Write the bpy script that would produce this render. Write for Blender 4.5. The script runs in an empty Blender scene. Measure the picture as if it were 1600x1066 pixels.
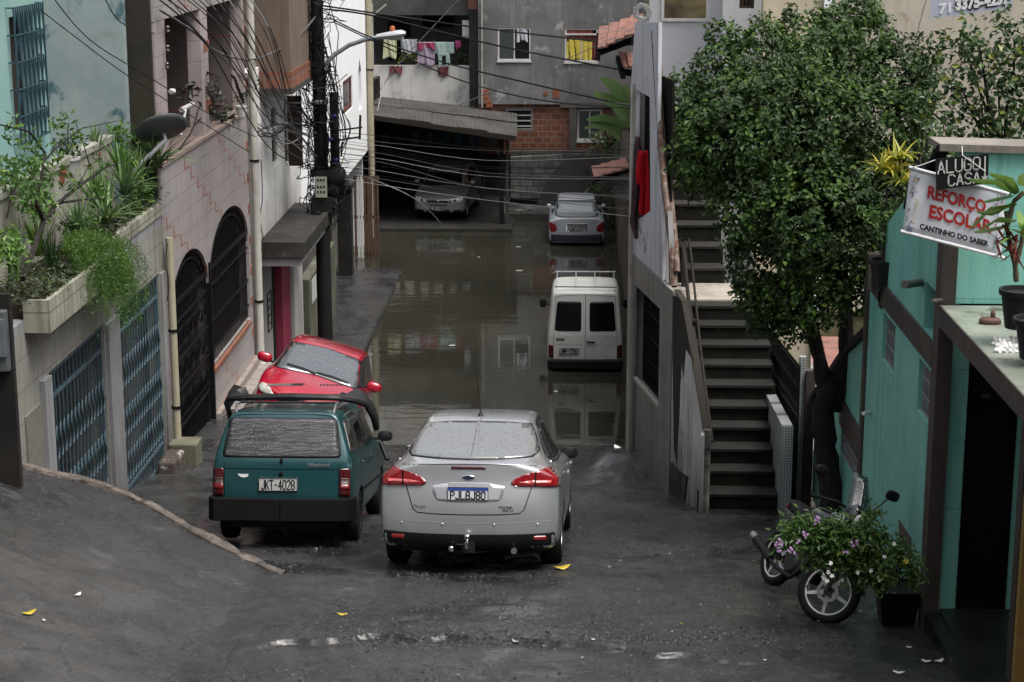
import bpy, bmesh, math, random
import numpy as np
from mathutils import Vector, Matrix, noise
from mathutils.bvhtree import BVHTree
from mathutils.geometry import tessellate_polygon
R = math.radians
C = bpy.context.scene.collection
sc = bpy.context.scene
# ---------------------------------------------------------------- camera
TH = R(13.25); AZ = R(1.635); F = 2900.0; CH = 9.45
cam_d = bpy.data.cameras.new('camera'); cam = bpy.data.objects.new('camera', cam_d); C.objects.link(cam)
cam.location = (0, 0, CH); cam.rotation_euler = (R(90)-TH, 0, AZ)
cam_d.lens = 36*F/1600; cam_d.sensor_width = 36; cam_d.clip_start = .1; cam_d.clip_end = 600
sc.camera = cam
# ---------------------------------------------------------------- sky, sun, exposure
SUN_EL, SUN_AZ = 66, 122
w = bpy.data.worlds.new("World"); sc.world = w; w.use_nodes = True
nt = w.node_tree; bg = nt.nodes['Background']
sky = nt.nodes.new('ShaderNodeTexSky'); sky.sky_type = 'NISHITA'; sky.sun_disc = False
sky.sun_elevation = R(SUN_EL); sky.sun_rotation = R(SUN_AZ); sky.air_density = 1.0; sky.dust_density = 7.0; sky.ozone_density = .6
hs_ = nt.nodes.new('ShaderNodeHueSaturation'); hs_.inputs['Saturation'].default_value = .35   # a thick cloud layer is nearly colourless
nt.links.new(sky.outputs[0], hs_.inputs['Color']); nt.links.new(hs_.outputs[0], bg.inputs[0]); bg.inputs[1].default_value = .1
sl = bpy.data.lights.new('sun', 'SUN'); sun = bpy.data.objects.new('sun', sl); C.objects.link(sun)
sl.energy = 1.3; sl.angle = R(25); sl.color = (1, .97, .92)
sun.rotation_euler = (R(90-SUN_EL), 0, R(180-SUN_AZ)); sun.location = (0, 0, 40)
sc.view_settings.view_transform = 'Standard'; sc.view_settings.look = 'None'; sc.view_settings.gamma = 1
sc.view_settings.exposure = 1.2
# ---------------------------------------------------------------- where a photograph pixel (1600x1066) meets a real plane
_f = Vector((-math.sin(AZ)*math.cos(TH), math.cos(AZ)*math.cos(TH), -math.sin(TH)))
_r = Vector((math.cos(AZ), math.sin(AZ), 0)); _u = _r.cross(_f)
def ray(px, py): return _f*F+_r*(px-800)+_u*(533-py)
def P(px, py, X=None, Y=None, Z=None):
    d = ray(px, py)
    t = X/d.x if X is not None else Y/d.y if Y is not None else (Z-CH)/d.z
    return Vector((d.x*t, d.y*t, CH+d.z*t))
def PW(px, py, a, b):        # on the vertical plane through ground points a, b
    d = ray(px, py); n = Vector((b[1]-a[1], a[0]-b[0], 0))
    t = (Vector((a[0], a[1], 0)).dot(n))/d.dot(n)
    return Vector((d.x*t, d.y*t, CH+d.z*t))
# ---------------------------------------------------------------- objects
def wmat(o):
    m = o.matrix_basis.copy()
    while o.parent: o = o.parent; m = o.matrix_basis @ m
    return m
def tag(o, label=None, cat=None, group=None, kind=None):
    if label: o['label'] = label
    if cat: o['category'] = cat
    if group: o['group'] = group
    if kind: o['kind'] = kind
    return o
def thing(name, label, cat, loc=(0, 0, 0), group=None, rot=(0, 0, 0)):
    o = bpy.data.objects.new(name, None); C.objects.link(o); o.location = loc; o.rotation_euler = rot
    o.empty_display_size = .2
    return tag(o, label, cat, group)
def dup(root, loc=None, rot=None, label=None, group=None):
    def cp(o, par):
        c = o.copy(); C.objects.link(c); c.parent = par
        for k in [k for k in bpy.data.objects if k.parent == o]: cp(k, c)
        return c
    c = cp(root, None)
    if loc is not None: c.location = loc
    if rot is not None: c.rotation_euler = rot
    if label: c['label'] = label
    if group: c['group'] = group
    return c
class MB:
    def __init__(s): s.v = []; s.f = []
    def add(s, vs, fs):
        n = len(s.v); s.v += [tuple(v) for v in vs]; s.f += [tuple(i+n for i in f) for f in fs]; return s
    def box(s, a, b):
        x0, y0, z0 = [min(a[i], b[i]) for i in range(3)]; x1, y1, z1 = [max(a[i], b[i]) for i in range(3)]
        return s.add([(x0,y0,z0),(x1,y0,z0),(x1,y1,z0),(x0,y1,z0),(x0,y0,z1),(x1,y0,z1),(x1,y1,z1),(x0,y1,z1)],
                     [(3,2,1,0),(4,5,6,7),(0,1,5,4),(1,2,6,5),(2,3,7,6),(3,0,4,7)])
    def hexa(s, q, d):       # a quad (4 points) extruded by the vector d
        q = [Vector(p) for p in q]; d = Vector(d)
        return s.add(q+[p+d for p in q], [(0,1,2,3),(7,6,5,4),(0,4,5,1),(1,5,6,2),(2,6,7,3),(3,7,4,0)])
    def bar(s, a, b, w, h=None, up=(0, 0, 1)):
        a = Vector(a); b = Vector(b); h = h or w; d = (b-a).normalized(); u = Vector(up)
        if abs(d.dot(u)) > .95: u = Vector((0, 1, 0))
        x = d.cross(u).normalized()*w/2; y = x.normalized().cross(d).normalized()*h/2
        return s.hexa([a-x-y, a+x-y, a+x+y, a-x+y], b-a)
    def tube(s, pts, r, n=6, caps=True):
        pts = [Vector(p) for p in pts]; rs = r if isinstance(r, (list, tuple)) else [r]*len(pts)
        t0 = (pts[1]-pts[0]).normalized(); up = Vector((0, 0, 1)) if abs(t0.z) < .9 else Vector((0, 1, 0))
        x = t0.cross(up).normalized(); vs = []
        for i, p in enumerate(pts):
            t = (pts[min(i+1, len(pts)-1)]-pts[max(i-1, 0)]).normalized()
            x = (x-t*x.dot(t)).normalized(); y = t.cross(x)
            for k in range(n):
                a = 2*math.pi*k/n; vs.append(p+(x*math.cos(a)+y*math.sin(a))*rs[i])
        fs = [(i*n+k, i*n+(k+1) % n, (i+1)*n+(k+1) % n, (i+1)*n+k) for i in range(len(pts)-1) for k in range(n)]
        if caps: fs += [tuple(range(n))[::-1], tuple((len(pts)-1)*n+k for k in range(n))]
        return s.add(vs, fs)
    def lathe(s, prof, o=(0, 0, 0), ax='Z', n=24, closed=False):
        vs = []; o = Vector(o)
        for (r, h) in prof:
            for k in range(n):
                a = 2*math.pi*k/n; c, q = r*math.cos(a), r*math.sin(a)
                vs.append(o+Vector({'Z': (c, q, h), 'X': (h, c, q), 'Y': (c, h, q)}[ax]))
        m = len(prof); fs = [(i*n+k, i*n+(k+1) % n, ((i+1) % m)*n+(k+1) % n, ((i+1) % m)*n+k) for i in range(m if closed else m-1) for k in range(n)]
        if not closed: fs += [tuple(range(n))[::-1], tuple((m-1)*n+k for k in range(n))]
        return s.add(vs, fs)
    def plate(s, loops, fn, d):   # 2D loops (outer, holes...) mapped by fn(u,v), extruded by d
        d = Vector(d); loops = [[tuple(p) for p in l] for l in loops]; flat = [p for l in loops for p in l]
        tri = tessellate_polygon([[Vector((p[0], p[1], 0)) for p in l] for l in loops]); n = len(flat)
        A = [Vector(fn(*p)) for p in flat]; fs = [tuple(t) for t in tri]+[tuple(i+n for i in t[::-1]) for t in tri]; k = 0
        for l in loops:
            m = len(l); fs += [(k+i, k+(i+1) % m, k+(i+1) % m+n, k+i+n) for i in range(m)]; k += m
        return s.add(A+[p+d for p in A], fs)
    def build(s, name, mat, parent=None, smooth=False, recalc=True, bevel=0, label=None):
        me = bpy.data.meshes.new(name); vs = s.v
        if parent is not None:
            im = wmat(parent).inverted(); vs = [tuple(im @ Vector(v)) for v in vs]
        return mk(name, vs, s.f, mat, parent, smooth, recalc, bevel, label)
def mk(name, vs, fs, mat, parent=None, smooth=False, recalc=True, bevel=0, label=None):
    me = bpy.data.meshes.new(name); me.from_pydata(vs, [], fs)
    if recalc:
        bm = bmesh.new(); bm.from_mesh(me); bmesh.ops.recalc_face_normals(bm, faces=bm.faces); bm.to_mesh(me); bm.free()
    if mat: me.materials.append(mat)
    o = bpy.data.objects.new(name, me); C.objects.link(o); o.parent = parent
    if smooth: me.shade_smooth()
    if smooth == 'auto':
        me.set_sharp_from_angle(angle=R(40))
    if bevel:
        b = o.modifiers.new('b', 'BEVEL'); b.width = bevel; b.segments = 2; b.limit_method = 'ANGLE'
    if label: o['label'] = label
    return o
def rectl(u0, v0, u1, v1): return [(u0, v0), (u1, v0), (u1, v1), (u0, v1)]
def text_geo(txt, size, fn, parent, name, mat, shear=0, xs=1, bold=.0, align='LEFT'):
    cu = bpy.data.curves.new('t', 'FONT'); cu.body = txt; cu.size = size; cu.align_x = align; cu.offset = bold; cu.shear = shear
    cu.resolution_u = 3
    o = bpy.data.objects.new('t', cu); C.objects.link(o); bpy.context.view_layer.update()
    me = bpy.data.meshes.new_from_object(o)
    vs = [fn(v.co.x*xs, v.co.y) for v in me.vertices]; fs = [tuple(p.vertices) for p in me.polygons]
    bpy.data.objects.remove(o); bpy.data.curves.remove(cu); bpy.data.meshes.remove(me)
    mb = MB(); mb.add(vs, fs); return mb.build(name, mat, parent, recalc=False)
# ---------------------------------------------------------------- materials
class NT:
    def __init__(s, name):
        s.m = bpy.data.materials.new(name); s.m.use_nodes = True; s.t = s.m.node_tree; s.b = s.t.nodes['Principled BSDF']
    def n(s, ty, ins={}, **kw):
        nd = s.t.nodes.new('ShaderNode'+ty)
        for k, v in kw.items(): setattr(nd, k, v)
        for k, v in ins.items():
            if isinstance(v, bpy.types.NodeSocket): s.t.links.new(v, nd.inputs[k])
            else: nd.inputs[k].default_value = v
        return nd
    def l(s, a, b): s.t.links.new(a, b)
    def pos(s, obj=False, scale=(1, 1, 1)):
        o = s.n('TexCoord').outputs['Object'] if obj else s.n('NewGeometry').outputs['Position']
        return s.n('VectorMath', {0: o, 1: scale}, operation='MULTIPLY').outputs[0]
    def noise(s, vec, scale, detail=6, rough=.6, dist=0):
        return s.n('TexNoise', {'Vector': vec, 'Scale': scale, 'Detail': detail, 'Roughness': rough, 'Distortion': dist}).outputs[0]
    def ramp(s, fac, lo, hi):
        return s.n('MapRange', {0: fac, 1: lo, 2: hi}, clamp=True).outputs[0]
    def mul(s, a, b): return s.n('Math', {0: a, 1: b}, operation='MULTIPLY').outputs[0]
    def mix(s, fac, a, b):
        nd = s.t.nodes.new('ShaderNodeMix'); nd.data_type = 'RGBA'
        for i, v in ((0, fac), (6, a), (7, b)):
            if isinstance(v, bpy.types.NodeSocket): s.l(v, nd.inputs[i])
            else: nd.inputs[i].default_value = v if i == 0 else (*v[:3], 1)
        return nd.outputs[2]
BRIGHT = ('white_plaster', 'clean_white_plaster', 'mouldy_white_wall', 'beige_wall', 'weathered_beige_wall', 'grey_white_wall', 'turquoise_paint', 'turquoise_paint_front', 'peeling_lilac_white', 'peeling_side_wall', 'vinyl_white', 'wet_wood_landing')   # walls kept as light as they are
def surf(name, c1, c2=None, sc_=1.5, rough=.8, bump=.15, bsc=25, streak=None, grime=None, low=None, tile=None, spots=None, obj=False, metal=0, spec=.3, rvar=.1, coat=0, tilebump=.3):
    if not obj and name not in BRIGHT: c1 = tuple(x*.80 for x in c1); c2 = c2 and tuple(x*.80 for x in c2)
    N = NT(name); pos = N.pos(obj); c2 = c2 or tuple(x*.75 for x in c1)
    col = N.mix(N.ramp(N.noise(pos, sc_, 8), .35, .65), c1, c2); hgt = N.noise(pos, bsc, 6)
    if tile:
        uv = N.n('SeparateXYZ', {0: pos}); o = {'X': 0, 'Y': 1, 'Z': 2}
        v = N.n('CombineXYZ', {0: uv.outputs[o[tile['ax'][0]]], 1: uv.outputs[o[tile['ax'][1]]]}).outputs[0]
        b = N.n('TexBrick', {'Vector': v, 'Color1': (1, 1, 1, 1), 'Color2': (tile.get('var', .9),)*3+(1,), 'Mortar': (0, 0, 0, 1), 'Scale': 1, 'Mortar Size': tile.get('m', .006), 'Mortar Smooth': .2, 'Brick Width': tile['w'], 'Row Height': tile['h']}, offset=tile.get('off', 0))
        br = N.n('SeparateColor', {0: b.outputs[0]}).outputs[0]
        vc = N.t.nodes.new('ShaderNodeMix'); vc.data_type = 'RGBA'; vc.blend_type = 'MULTIPLY'; vc.inputs[0].default_value = 1
        N.l(col, vc.inputs[6]); N.l(b.outputs[0], vc.inputs[7]); col = vc.outputs[2]
        col = N.mix(b.outputs[1], col, tile.get('mc', (.12, .11, .1)))
    if streak:
        s_ = N.ramp(N.noise(N.pos(obj, (5, 5, .35)), 1.3, 6, .65), streak[1], streak[1]+.2)
        col = N.mix(N.mul(s_, streak[2]), col, streak[0])
    if spots:
        s_ = N.ramp(N.noise(pos, spots[3], 10, .7), spots[1], spots[1]+.06)
        col = N.mix(N.mul(s_, spots[2]), col, spots[0])
    if grime:
        g = N.ramp(N.noise(pos, grime[3] if len(grime) > 3 else .7, 9, .65, .4), grime[1], grime[1]+.25)
        col = N.mix(N.mul(g, grime[2]), col, grime[0])
    if low:   # damp and mould rising from the foot of the wall: (colour, z foot, z top)
        z = N.n('SeparateXYZ', {0: pos}).outputs[2]
        q = N.n('Math', {0: z, 1: N.mul(N.noise(N.pos(obj, (3, 3, .8)), 1.2, 6), (low[2]-low[1])*1.6)}, operation='SUBTRACT').outputs[0]
        g = N.ramp(q, low[2]-(low[2]-low[1])*.8, low[1]-(low[2]-low[1])*.8)
        col = N.mix(N.mul(g, low[3] if len(low) > 3 else .8), col, low[0])
    N.l(col, N.b.inputs['Base Color'])
    rn = N.n('MapRange', {0: N.noise(pos, 3, 5), 1: .3, 2: .7, 3: max(rough-rvar, .02), 4: min(rough+rvar, 1)}).outputs[0]
    N.l(rn, N.b.inputs['Roughness']); N.b.inputs['Metallic'].default_value = metal
    N.b.inputs['Specular IOR Level'].default_value = spec
    if coat: N.b.inputs['Coat Weight'].default_value = coat; N.b.inputs['Coat Roughness'].default_value = .06
    bp = N.n('Bump', {'Height': hgt, 'Strength': bump, 'Distance': .02})
    if tile:
        b2 = N.n('Bump', {'Height': b.outputs[1], 'Strength': tilebump, 'Distance': .01, 'Normal': bp.outputs[0]}); b2.invert = True; bp = b2
    N.l(bp.outputs[0], N.b.inputs['Normal'])
    return N.m
def plain(name, c, rough=.5, metal=0, coat=0, spec=None):
    if spec is None: spec = .5 if max(c) > .03 or coat else .18
    return surf(name, c, tuple(x*.8 for x in c), 8, rough, .03, 60, obj=True, metal=metal, coat=coat, spec=spec, rvar=.05)
def leafmat(name, c1, c2, c3=None, rough=.45, trans=.25):
    N = NT(name); rnd = N.n('NewGeometry').outputs['Random Per Island']
    col = N.mix(N.ramp(rnd, .0, .8), c1, c2)
    if c3: col = N.mix(N.ramp(rnd, .80, .98), col, c3)
    n2 = N.ramp(N.noise(N.pos(), 1.5, 3), .36, .60); col = N.mix(N.mul(n2, .8), col, c2)
    N.l(col, N.b.inputs['Base Color']); N.b.inputs['Roughness'].default_value = rough
    tr = N.n('BsdfTranslucent', {'Color': col}); ms = N.n('MixShader', {0: trans, 1: N.b.outputs[0], 2: tr.outputs[0]})
    out = N.t.nodes['Material Output']; N.l(ms.outputs[0], out.inputs[0]); return N.m
# ================================================================ THE SETTING
def vn(x, y, s=0):           # value noise
    xi = np.floor(x).astype(np.int64); yi = np.floor(y).astype(np.int64); fx = x-xi; fy = y-yi
    fx = fx*fx*(3-2*fx); fy = fy*fy*(3-2*fy)
    def h(a, b):
        n = (a*374761393+b*668265263+s*982451653) & 0x7fffffff; n = ((n ^ (n >> 13))*1274126177) & 0x7fffffff
        return ((n ^ (n >> 16)) & 0xffff)/65535.
    return (h(xi, yi)*(1-fx)+h(xi+1, yi)*fx)*(1-fy)+(h(xi, yi+1)*(1-fx)+h(xi+1, yi+1)*fx)*fy
def fbm(x, y, o=4, s=0): return sum(vn(x*2**i, y*2**i, s+i)*.5**i for i in range(o))/2-.48
def sst(a, b, x): t = np.clip((x-a)/(b-a), 0, 1); return t*t*(3-2*t)
def base(Y):
    Y = np.asarray(Y, float)
    return np.where(Y < 17, 3.085+.09*(17-np.maximum(Y, 8)), np.maximum(3.085-.206*(Y-17), -.3-.0*Y))
def side(Y): return np.interp(Y, [20, 25, 28.5, 33, 38, 48, 50], [2.5, 1.78, 1.5, 1.2, .12, .03, -.2])
def gh(X, Y, detail=True):
    X = np.asarray(X, float); Y = np.asarray(Y, float); z = base(Y)
    wob = .25*fbm(X*1.3, Y*1.3, 3, 5)
    sw = side(Y); m = sst(-4.15, -4.3, X+wob*.3)
    z = np.where(Y > 20, z*(1-m)+np.maximum(sw, z)*m, z)
    m2 = sst(-4.35, -4.75, X+1.6*wob+.05)*sst(39.5, 41.5, Y+wob*4)*sst(49, 47.5, Y+wob*4); z = z*(1-m2)+.035*m2
    z = z+.36*sst(.1, .75, X)*sst(25.6, 26.8, Y)*sst(28.6, 27.6, Y)
    if detail:
        z = z+.05*fbm(X*.7, Y*.7, 3, 1)+.03*fbm(X*3, Y*3, 4, 2)+.012*np.abs(fbm(X*7, Y*5, 4, 3))
        rough = sst(-.2, .6, X)*sst(17.5, 19, Y)+.25*sst(1.2, 2.2, X)
        z = z+rough*.10*np.abs(fbm(X*2.2, Y*1.6, 4, 9))-rough*.02
        rough2 = sst(15, 19, Y); z = z+.02*rough2*np.abs(fbm(X*6, Y*6, 3, 12))
        ye = 14.72+.28*np.sin(X*1.1+2.6)+.35*fbm(X*2.5, Y*.5, 4, 21)      # the broken edge of an old patch
        z = z+.05*sst(0, .02, Y-ye+.1*fbm(X*9, Y*9, 3, 44))*sst(1.1, .2, Y-ye)*sst(-3.0, -2.3, X)*sst(2.4, .8, X)
    return z
def up(X, Y):
    X = np.asarray(X, float); Y = np.asarray(Y, float); q = -X-2.75
    bump = .33*np.log1p(np.exp(q*6))/6
    return 3.07+.06*(17-Y)+bump-.09*np.maximum(X+2.7, 0)-.03+.05*fbm(X*.6, Y*.6, 3, 31)+.014*fbm(X*4, Y*4, 4, 33)+.006*fbm(X*14, Y*14, 3, 35)
def grid_mesh(name, xs, ys, fn, mat, keep=None):
    XX, YY = np.meshgrid(xs, ys); ZZ = fn(XX, YY); n = len(xs)
    vs = np.stack([XX, YY, ZZ], -1).reshape(-1, 3); i = np.arange((len(ys)-1)*n).reshape(-1, n)[:, :-1].ravel()
    q = np.stack([i, i+1, i+n+1, i+n], -1)
    if keep is not None:
        k = keep(XX, YY).ravel(); q = q[k[q].all(1)]
    o = mk(name, vs.tolist(), q.tolist(), mat, smooth=True, recalc=False); return o
def asphalt(name):
    N = NT(name); p = N.pos(); sx = N.n('SeparateXYZ', {0: p})
    c = N.mix(N.ramp(N.noise(p, .9, 8, .6), .38, .62), (.009, .0095, .0105), (.036, .0365, .040))
    c = N.mix(N.mul(N.ramp(N.noise(p, 36, 5, .8), .54, .60), .9), c, (.12, .12, .122)); c = N.mix(N.mul(N.ramp(N.noise(p, 6, 9, .75), .5, .57), .6), c, (.045, .0445, .045)); wet = N.ramp(N.noise(p, 1.7, 9, .72, .5), .47, .56); c = N.mix(N.mul(wet, .8), c, (.008, .008, .009))  # pale specks in the colour stand in for glints off the wet grain
    c = N.mix(N.mul(N.ramp(N.noise(p, 60, 3, .7), .58, .66), .8), c, (.012, .012, .013))
    # dried mud and dust washed over the top of the side road
    d = N.n('Math', {0: N.ramp(sx.outputs[0], -2.4, -4.2), 1: N.ramp(sx.outputs[1], 17.1, 15.6)}, operation='MULTIPLY').outputs[0]
    dd = N.mul(d, N.ramp(N.noise(N.pos(scale=(1, 1.6, 1)), 1.1, 8, .6, .6), .36, .62)); c = N.mix(N.mul(dd, .7), c, (.085, .075, .066))
    g = N.ramp(N.noise(p, .8, 9, .7, .8), .54, .66); c = N.mix(N.mul(g, .45), c, (.065, .06, .05))
    k = N.ramp(N.noise(p, 2.2, 10, .72, 1.2), .60, .64); c = N.mix(N.mul(k, .5), c, (.12, .115, .105))
    cr = N.n('TexVoronoi', {'Vector': N.n('VectorMath', {0: p, 1: N.n('VectorMath', {0: N.n('TexNoise', {'Vector': p, 'Scale': 2, 'Detail': 5}).outputs[1], 1: (.5, .5, .5)}, operation='MULTIPLY').outputs[0]}, operation='ADD').outputs[0], 'Scale': .9}, feature='DISTANCE_TO_EDGE').outputs[0]
    crk = N.mul(N.ramp(cr, .016, .004), N.ramp(N.noise(p, .45, 3), .46, .54)); c = N.mix(N.mul(crk, .8), c, (.008, .008, .008))
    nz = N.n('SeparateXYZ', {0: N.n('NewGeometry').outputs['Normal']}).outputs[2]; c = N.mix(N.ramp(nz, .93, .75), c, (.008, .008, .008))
    N.l(c, N.b.inputs['Base Color'])
    r = N.n('MapRange', {0: N.noise(p, 1.3, 7, .65), 1: .35, 2: .65, 3: .12, 4: .5}).outputs[0]
    r = N.n('Math', {0: r, 1: N.mul(dd, .35)}, operation='ADD').outputs[0]
    N.l(r, N.b.inputs['Roughness']); N.b.inputs['Specular IOR Level'].default_value = .45
    h = N.n('Math', {0: N.noise(p, 45, 6, .75), 1: N.mul(N.noise(p, 7, 8, .7), 1.6)}, operation='ADD').outputs[0]
    bp = N.n('Bump', {'Height': h, 'Strength': .9, 'Distance': .04}); N.l(bp.outputs[0], N.b.inputs['Normal'])
    N.l(N.n('MapRange', {0: wet, 1: 0, 2: 1, 3: .25, 4: 1}).outputs[0], N.b.inputs['Coat Weight']); N.l(N.n('MapRange', {0: wet, 1: 0, 2: 1, 3: .32, 4: .15}).outputs[0], N.b.inputs['Coat Roughness']); b2 = N.n('Bump', {'Height': N.noise(p, 9, 8, .7), 'Strength': .3, 'Distance': .03}); N.l(b2.outputs[0], N.b.inputs['Coat Normal']); return N.m
ASPH = asphalt('wet_asphalt')
lin = lambda a, b, s: list(np.arange(a, b, s))
xs = [-200, -120, -60, -30, -15, -9, -7]+lin(-6.2, 4.5, .045)+[4.6, 5.5, 7, 10, 16, 30, 60, 120, 200]
ys = [-120, -60, -20, 0, 6, 10, 12]+lin(12.8, 14.2, .045)+lin(14.2, 15.5, .014)+lin(15.5, 34, .045)+lin(34, 50, .2)+[50, 52, 55, 60, 70, 90, 140, 220, 320]
tag(grid_mesh('ground', xs, ys, gh, ASPH), kind='structure')
# kerb that holds the side road above the sunken forecourt
kpx = [(18, 709, 4.02), (30, 712, 4.0), (75, 724, 3.9), (120, 736, 3.8), (165, 751, 3.68), (205, 768, 3.58), (250, 797, 3.44), (300, 826, 3.34), (345, 850, 3.24), (390, 873, 3.15), (425, 891, 3.08), (445, 902, 3.03)]
kp = [P(a, b, Z=z) for a, b, z in kpx]
kx = [p.x for p in kp]; ky = [p.y for p in kp]
kp.insert(0, Vector((-9, kp[0].y+.3, 4.9)))
def keep(X, Y): return Y < np.interp(X, kx+[-2.2, -1.2], ky+[16.2, 13])-.03*0
SR = grid_mesh('side_road', lin(-9, -1.2, .045), lin(6, 19.5, .045), up, ASPH, keep); tag(SR, kind='structure')
mb = MB(); fine = []
for a, b in zip(kp[:-1], kp[1:]):
    n = max(2, int((b-a).length/.12))
    fine += [a.lerp(b, i/n) for i in range(n)]
fine.append(kp[-1]); random.seed(4); vs = []; fs = []; K = len(fine)
for i, p in enumerate(fine):
    t = (fine[min(i+1, K-1)]-fine[max(i-1, 0)]); t.z = 0; t.normalize(); nn = Vector((t.y, -t.x, 0))
    if nn.y < 0: nn = -nn
    j = lambda s=.02: random.uniform(-s, s)
    zt = float(up(p.x, p.y-.1)) if p.x > -6 else p.z
    zt = max(zt, p.z-.12)
    prof = [(-.075, zt-.05), (-.055+j(.012), zt+.03+j(.012)), (.0+j(), zt+.045+j(.015)), (.05+j(.012), zt+.02+j(.02)), (.07+j(.01), zt-.08), (.06, zt-1.6)]
    vs += [(p.x+nn.x*o, p.y+nn.y*o, z) for o, z in prof]
m = 6
for i in range(K-1):
    for k in range(m-1): fs.append((i*m+k, (i+1)*m+k, (i+1)*m+k+1, i*m+k+1))
KERB = surf('kerb_stone', (.17, .14, .12), (.07, .06, .055), 5, .75, .9, 22, spots=((.025, .022, .02), .52, .9, 7), grime=((.04, .035, .03), .5, .8, 3))
tag(mk('kerb', vs, fs, KERB), kind='structure')
# flood water
N = NT('flood_water'); p = N.pos()
c = N.mix(N.ramp(N.noise(p, .35, 4), .4, .6), (.032, .0305, .0225), (.024, .0235, .018))
c = N.mix(N.mul(N.ramp(N.noise(p, 3.2, 10, .75, 1), .67, .72), .35), c, (.10, .095, .08)); N.l(c, N.b.inputs['Base Color'])
N.b.inputs['Roughness'].default_value = .035; N.b.inputs['IOR'].default_value = 1.36; N.b.inputs['Specular IOR Level'].default_value = .5
wv = N.n('TexNoise', {'Vector': N.pos(scale=(1, 2.2, 1)), 'Scale': 1.4, 'Detail': 4, 'Roughness': .45, 'Distortion': .5}).outputs[0]
wm = N.ramp(N.noise(p, .22, 2), .42, .62)
bp = N.n('Bump', {'Height': wv, 'Strength': N.n('MapRange', {0: wm, 1: 0, 2: 1, 3: .03, 4: .16}).outputs[0], 'Distance': .05}); N.l(bp.outputs[0], N.b.inputs['Normal'])
WATER = N.m
tag(grid_mesh('flood_water', [-6.2, 4.4], [29.5, 64], lambda X, Y: X*0, WATER), kind='structure')
# ================================================================ wall materials
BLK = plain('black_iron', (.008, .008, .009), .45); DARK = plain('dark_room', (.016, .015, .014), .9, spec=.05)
GLASSD = plain('dark_pane', (.012, .013, .015), .08); WHITEP = plain('white_paint', (.62, .62, .6), .5)
TILEW = surf('white_tile_wall', (.36, .36, .33), (.27, .27, .245), 1.2, .45, .1, 30, streak=((.12, .115, .09), .5, .75), grime=((.16, .15, .11), .5, .5), tile=dict(ax='YZ', w=.17, h=.33, m=.008, mc=(.16, .15, .13)), low=((.10, .09, .075), 1.6, 3.6, .7))
PLANTERW = surf('planter_tile', (.44, .43, .36), (.33, .32, .26), 2, .5, .1, 30, streak=((.07, .065, .045), .5, .85), grime=((.10, .10, .06), .5, .6), tile=dict(ax='YZ', w=.16, h=.45, m=.009, mc=(.15, .14, .11)))
SOIL = surf('soil', (.03, .024, .017), (.018, .014, .01), 8, .95, 1, 20)
GREYW = surf('grey_plaster', (.30, .30, .31), (.22, .22, .225), 1.2, .8, .2, 20, streak=((.10, .10, .10), .5, .6), low=((.06, .055, .05), 2.0, 3.4, .8))
TEALP = surf('pale_teal_paint', (.30, .48, .46), (.25, .42, .40), 1.0, .7, .08, 20, grime=((.20, .34, .33), .55, .5), streak=((.22, .36, .35), .56, .35))
PALEW = surf('peeling_pale_wall', (.36, .42, .42), (.27, .33, .34), .9, .8, .15, 15, streak=((.18, .20, .19), .53, .5), spots=((.03, .09, .11), .56, .85, 1.05), grime=((.10, .10, .09), .56, .7, 1.6))
MOULD = surf('black_mould_wall', (.02, .018, .015), (.045, .038, .028), 1.5, .9, .2, 15)
PINKT = None
def pink_tile():
    N = NT('pink_tile_wall'); p = N.pos(); s = N.n('SeparateXYZ', {0: p}); y, z = s.outputs[1], s.outputs[2]
    M_ = lambda op, a, b=0: N.n('Math', {0: a, 1: b}, operation=op).outputs[0]
    c = N.mix(N.ramp(N.noise(p, 1, 8), .35, .65), (.37, .345, .345), (.31, .29, .29))
    v = N.n('CombineXYZ', {0: y, 1: z}).outputs[0]
    b = N.n('TexBrick', {'Vector': v, 'Color1': (1, 1, 1, 1), 'Color2': (.93, .93, .93, 1), 'Mortar': (0, 0, 0, 1), 'Scale': 1, 'Mortar Size': .004, 'Brick Width': .2, 'Row Height': .3}, offset=0)
    vc = N.t.nodes.new('ShaderNodeMix'); vc.data_type = 'RGBA'; vc.blend_type = 'MULTIPLY'; vc.inputs[0].default_value = 1
    N.l(c, vc.inputs[6]); N.l(b.outputs[0], vc.inputs[7]); c = N.mix(N.mul(b.outputs[1], .45), vc.outputs[2], (.27, .23, .22))
    # stepped terracotta bands: short upright dashes, each column one step lower
    w_ = .45; col = M_('FLOOR', M_('DIVIDE', y, w_)); fy = M_('FRACT', M_('DIVIDE', y, w_))
    zz = M_('ADD', z, M_('MULTIPLY', col, .20)); fz = M_('FRACT', M_('DIVIDE', zz, 1.25))
    up_ = M_('MULTIPLY', M_('LESS_THAN', fz, .15), M_('LESS_THAN', fy, .16))
    hz = M_('MULTIPLY', M_('LESS_THAN', M_('ABSOLUTE', M_('SUBTRACT', fz, .008)), .008), M_('LESS_THAN', fy, .8))
    dd = M_('MAXIMUM', up_, hz)
    c = N.mix(N.mul(dd, 1.0), c, (.26, .08, .05))
    st = N.ramp(N.noise(N.pos(scale=(5, 5, .35)), 1.3, 6, .65), .5, .72); c = N.mix(N.mul(st, .45), c, (.18, .14, .13))
    g = N.ramp(N.noise(p, .7, 8, .65), .5, .75); c = N.mix(N.mul(g, .3), c, (.2, .17, .15))
    N.l(c, N.b.inputs['Base Color']); N.b.inputs['Roughness'].default_value = .35
    bp = N.n('Bump', {'Height': b.outputs[1], 'Strength': .3, 'Distance': .01}); bp.invert = True; N.l(bp.outputs[0], N.b.inputs['Normal']); return N.m
PINKT = pink_tile()
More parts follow.
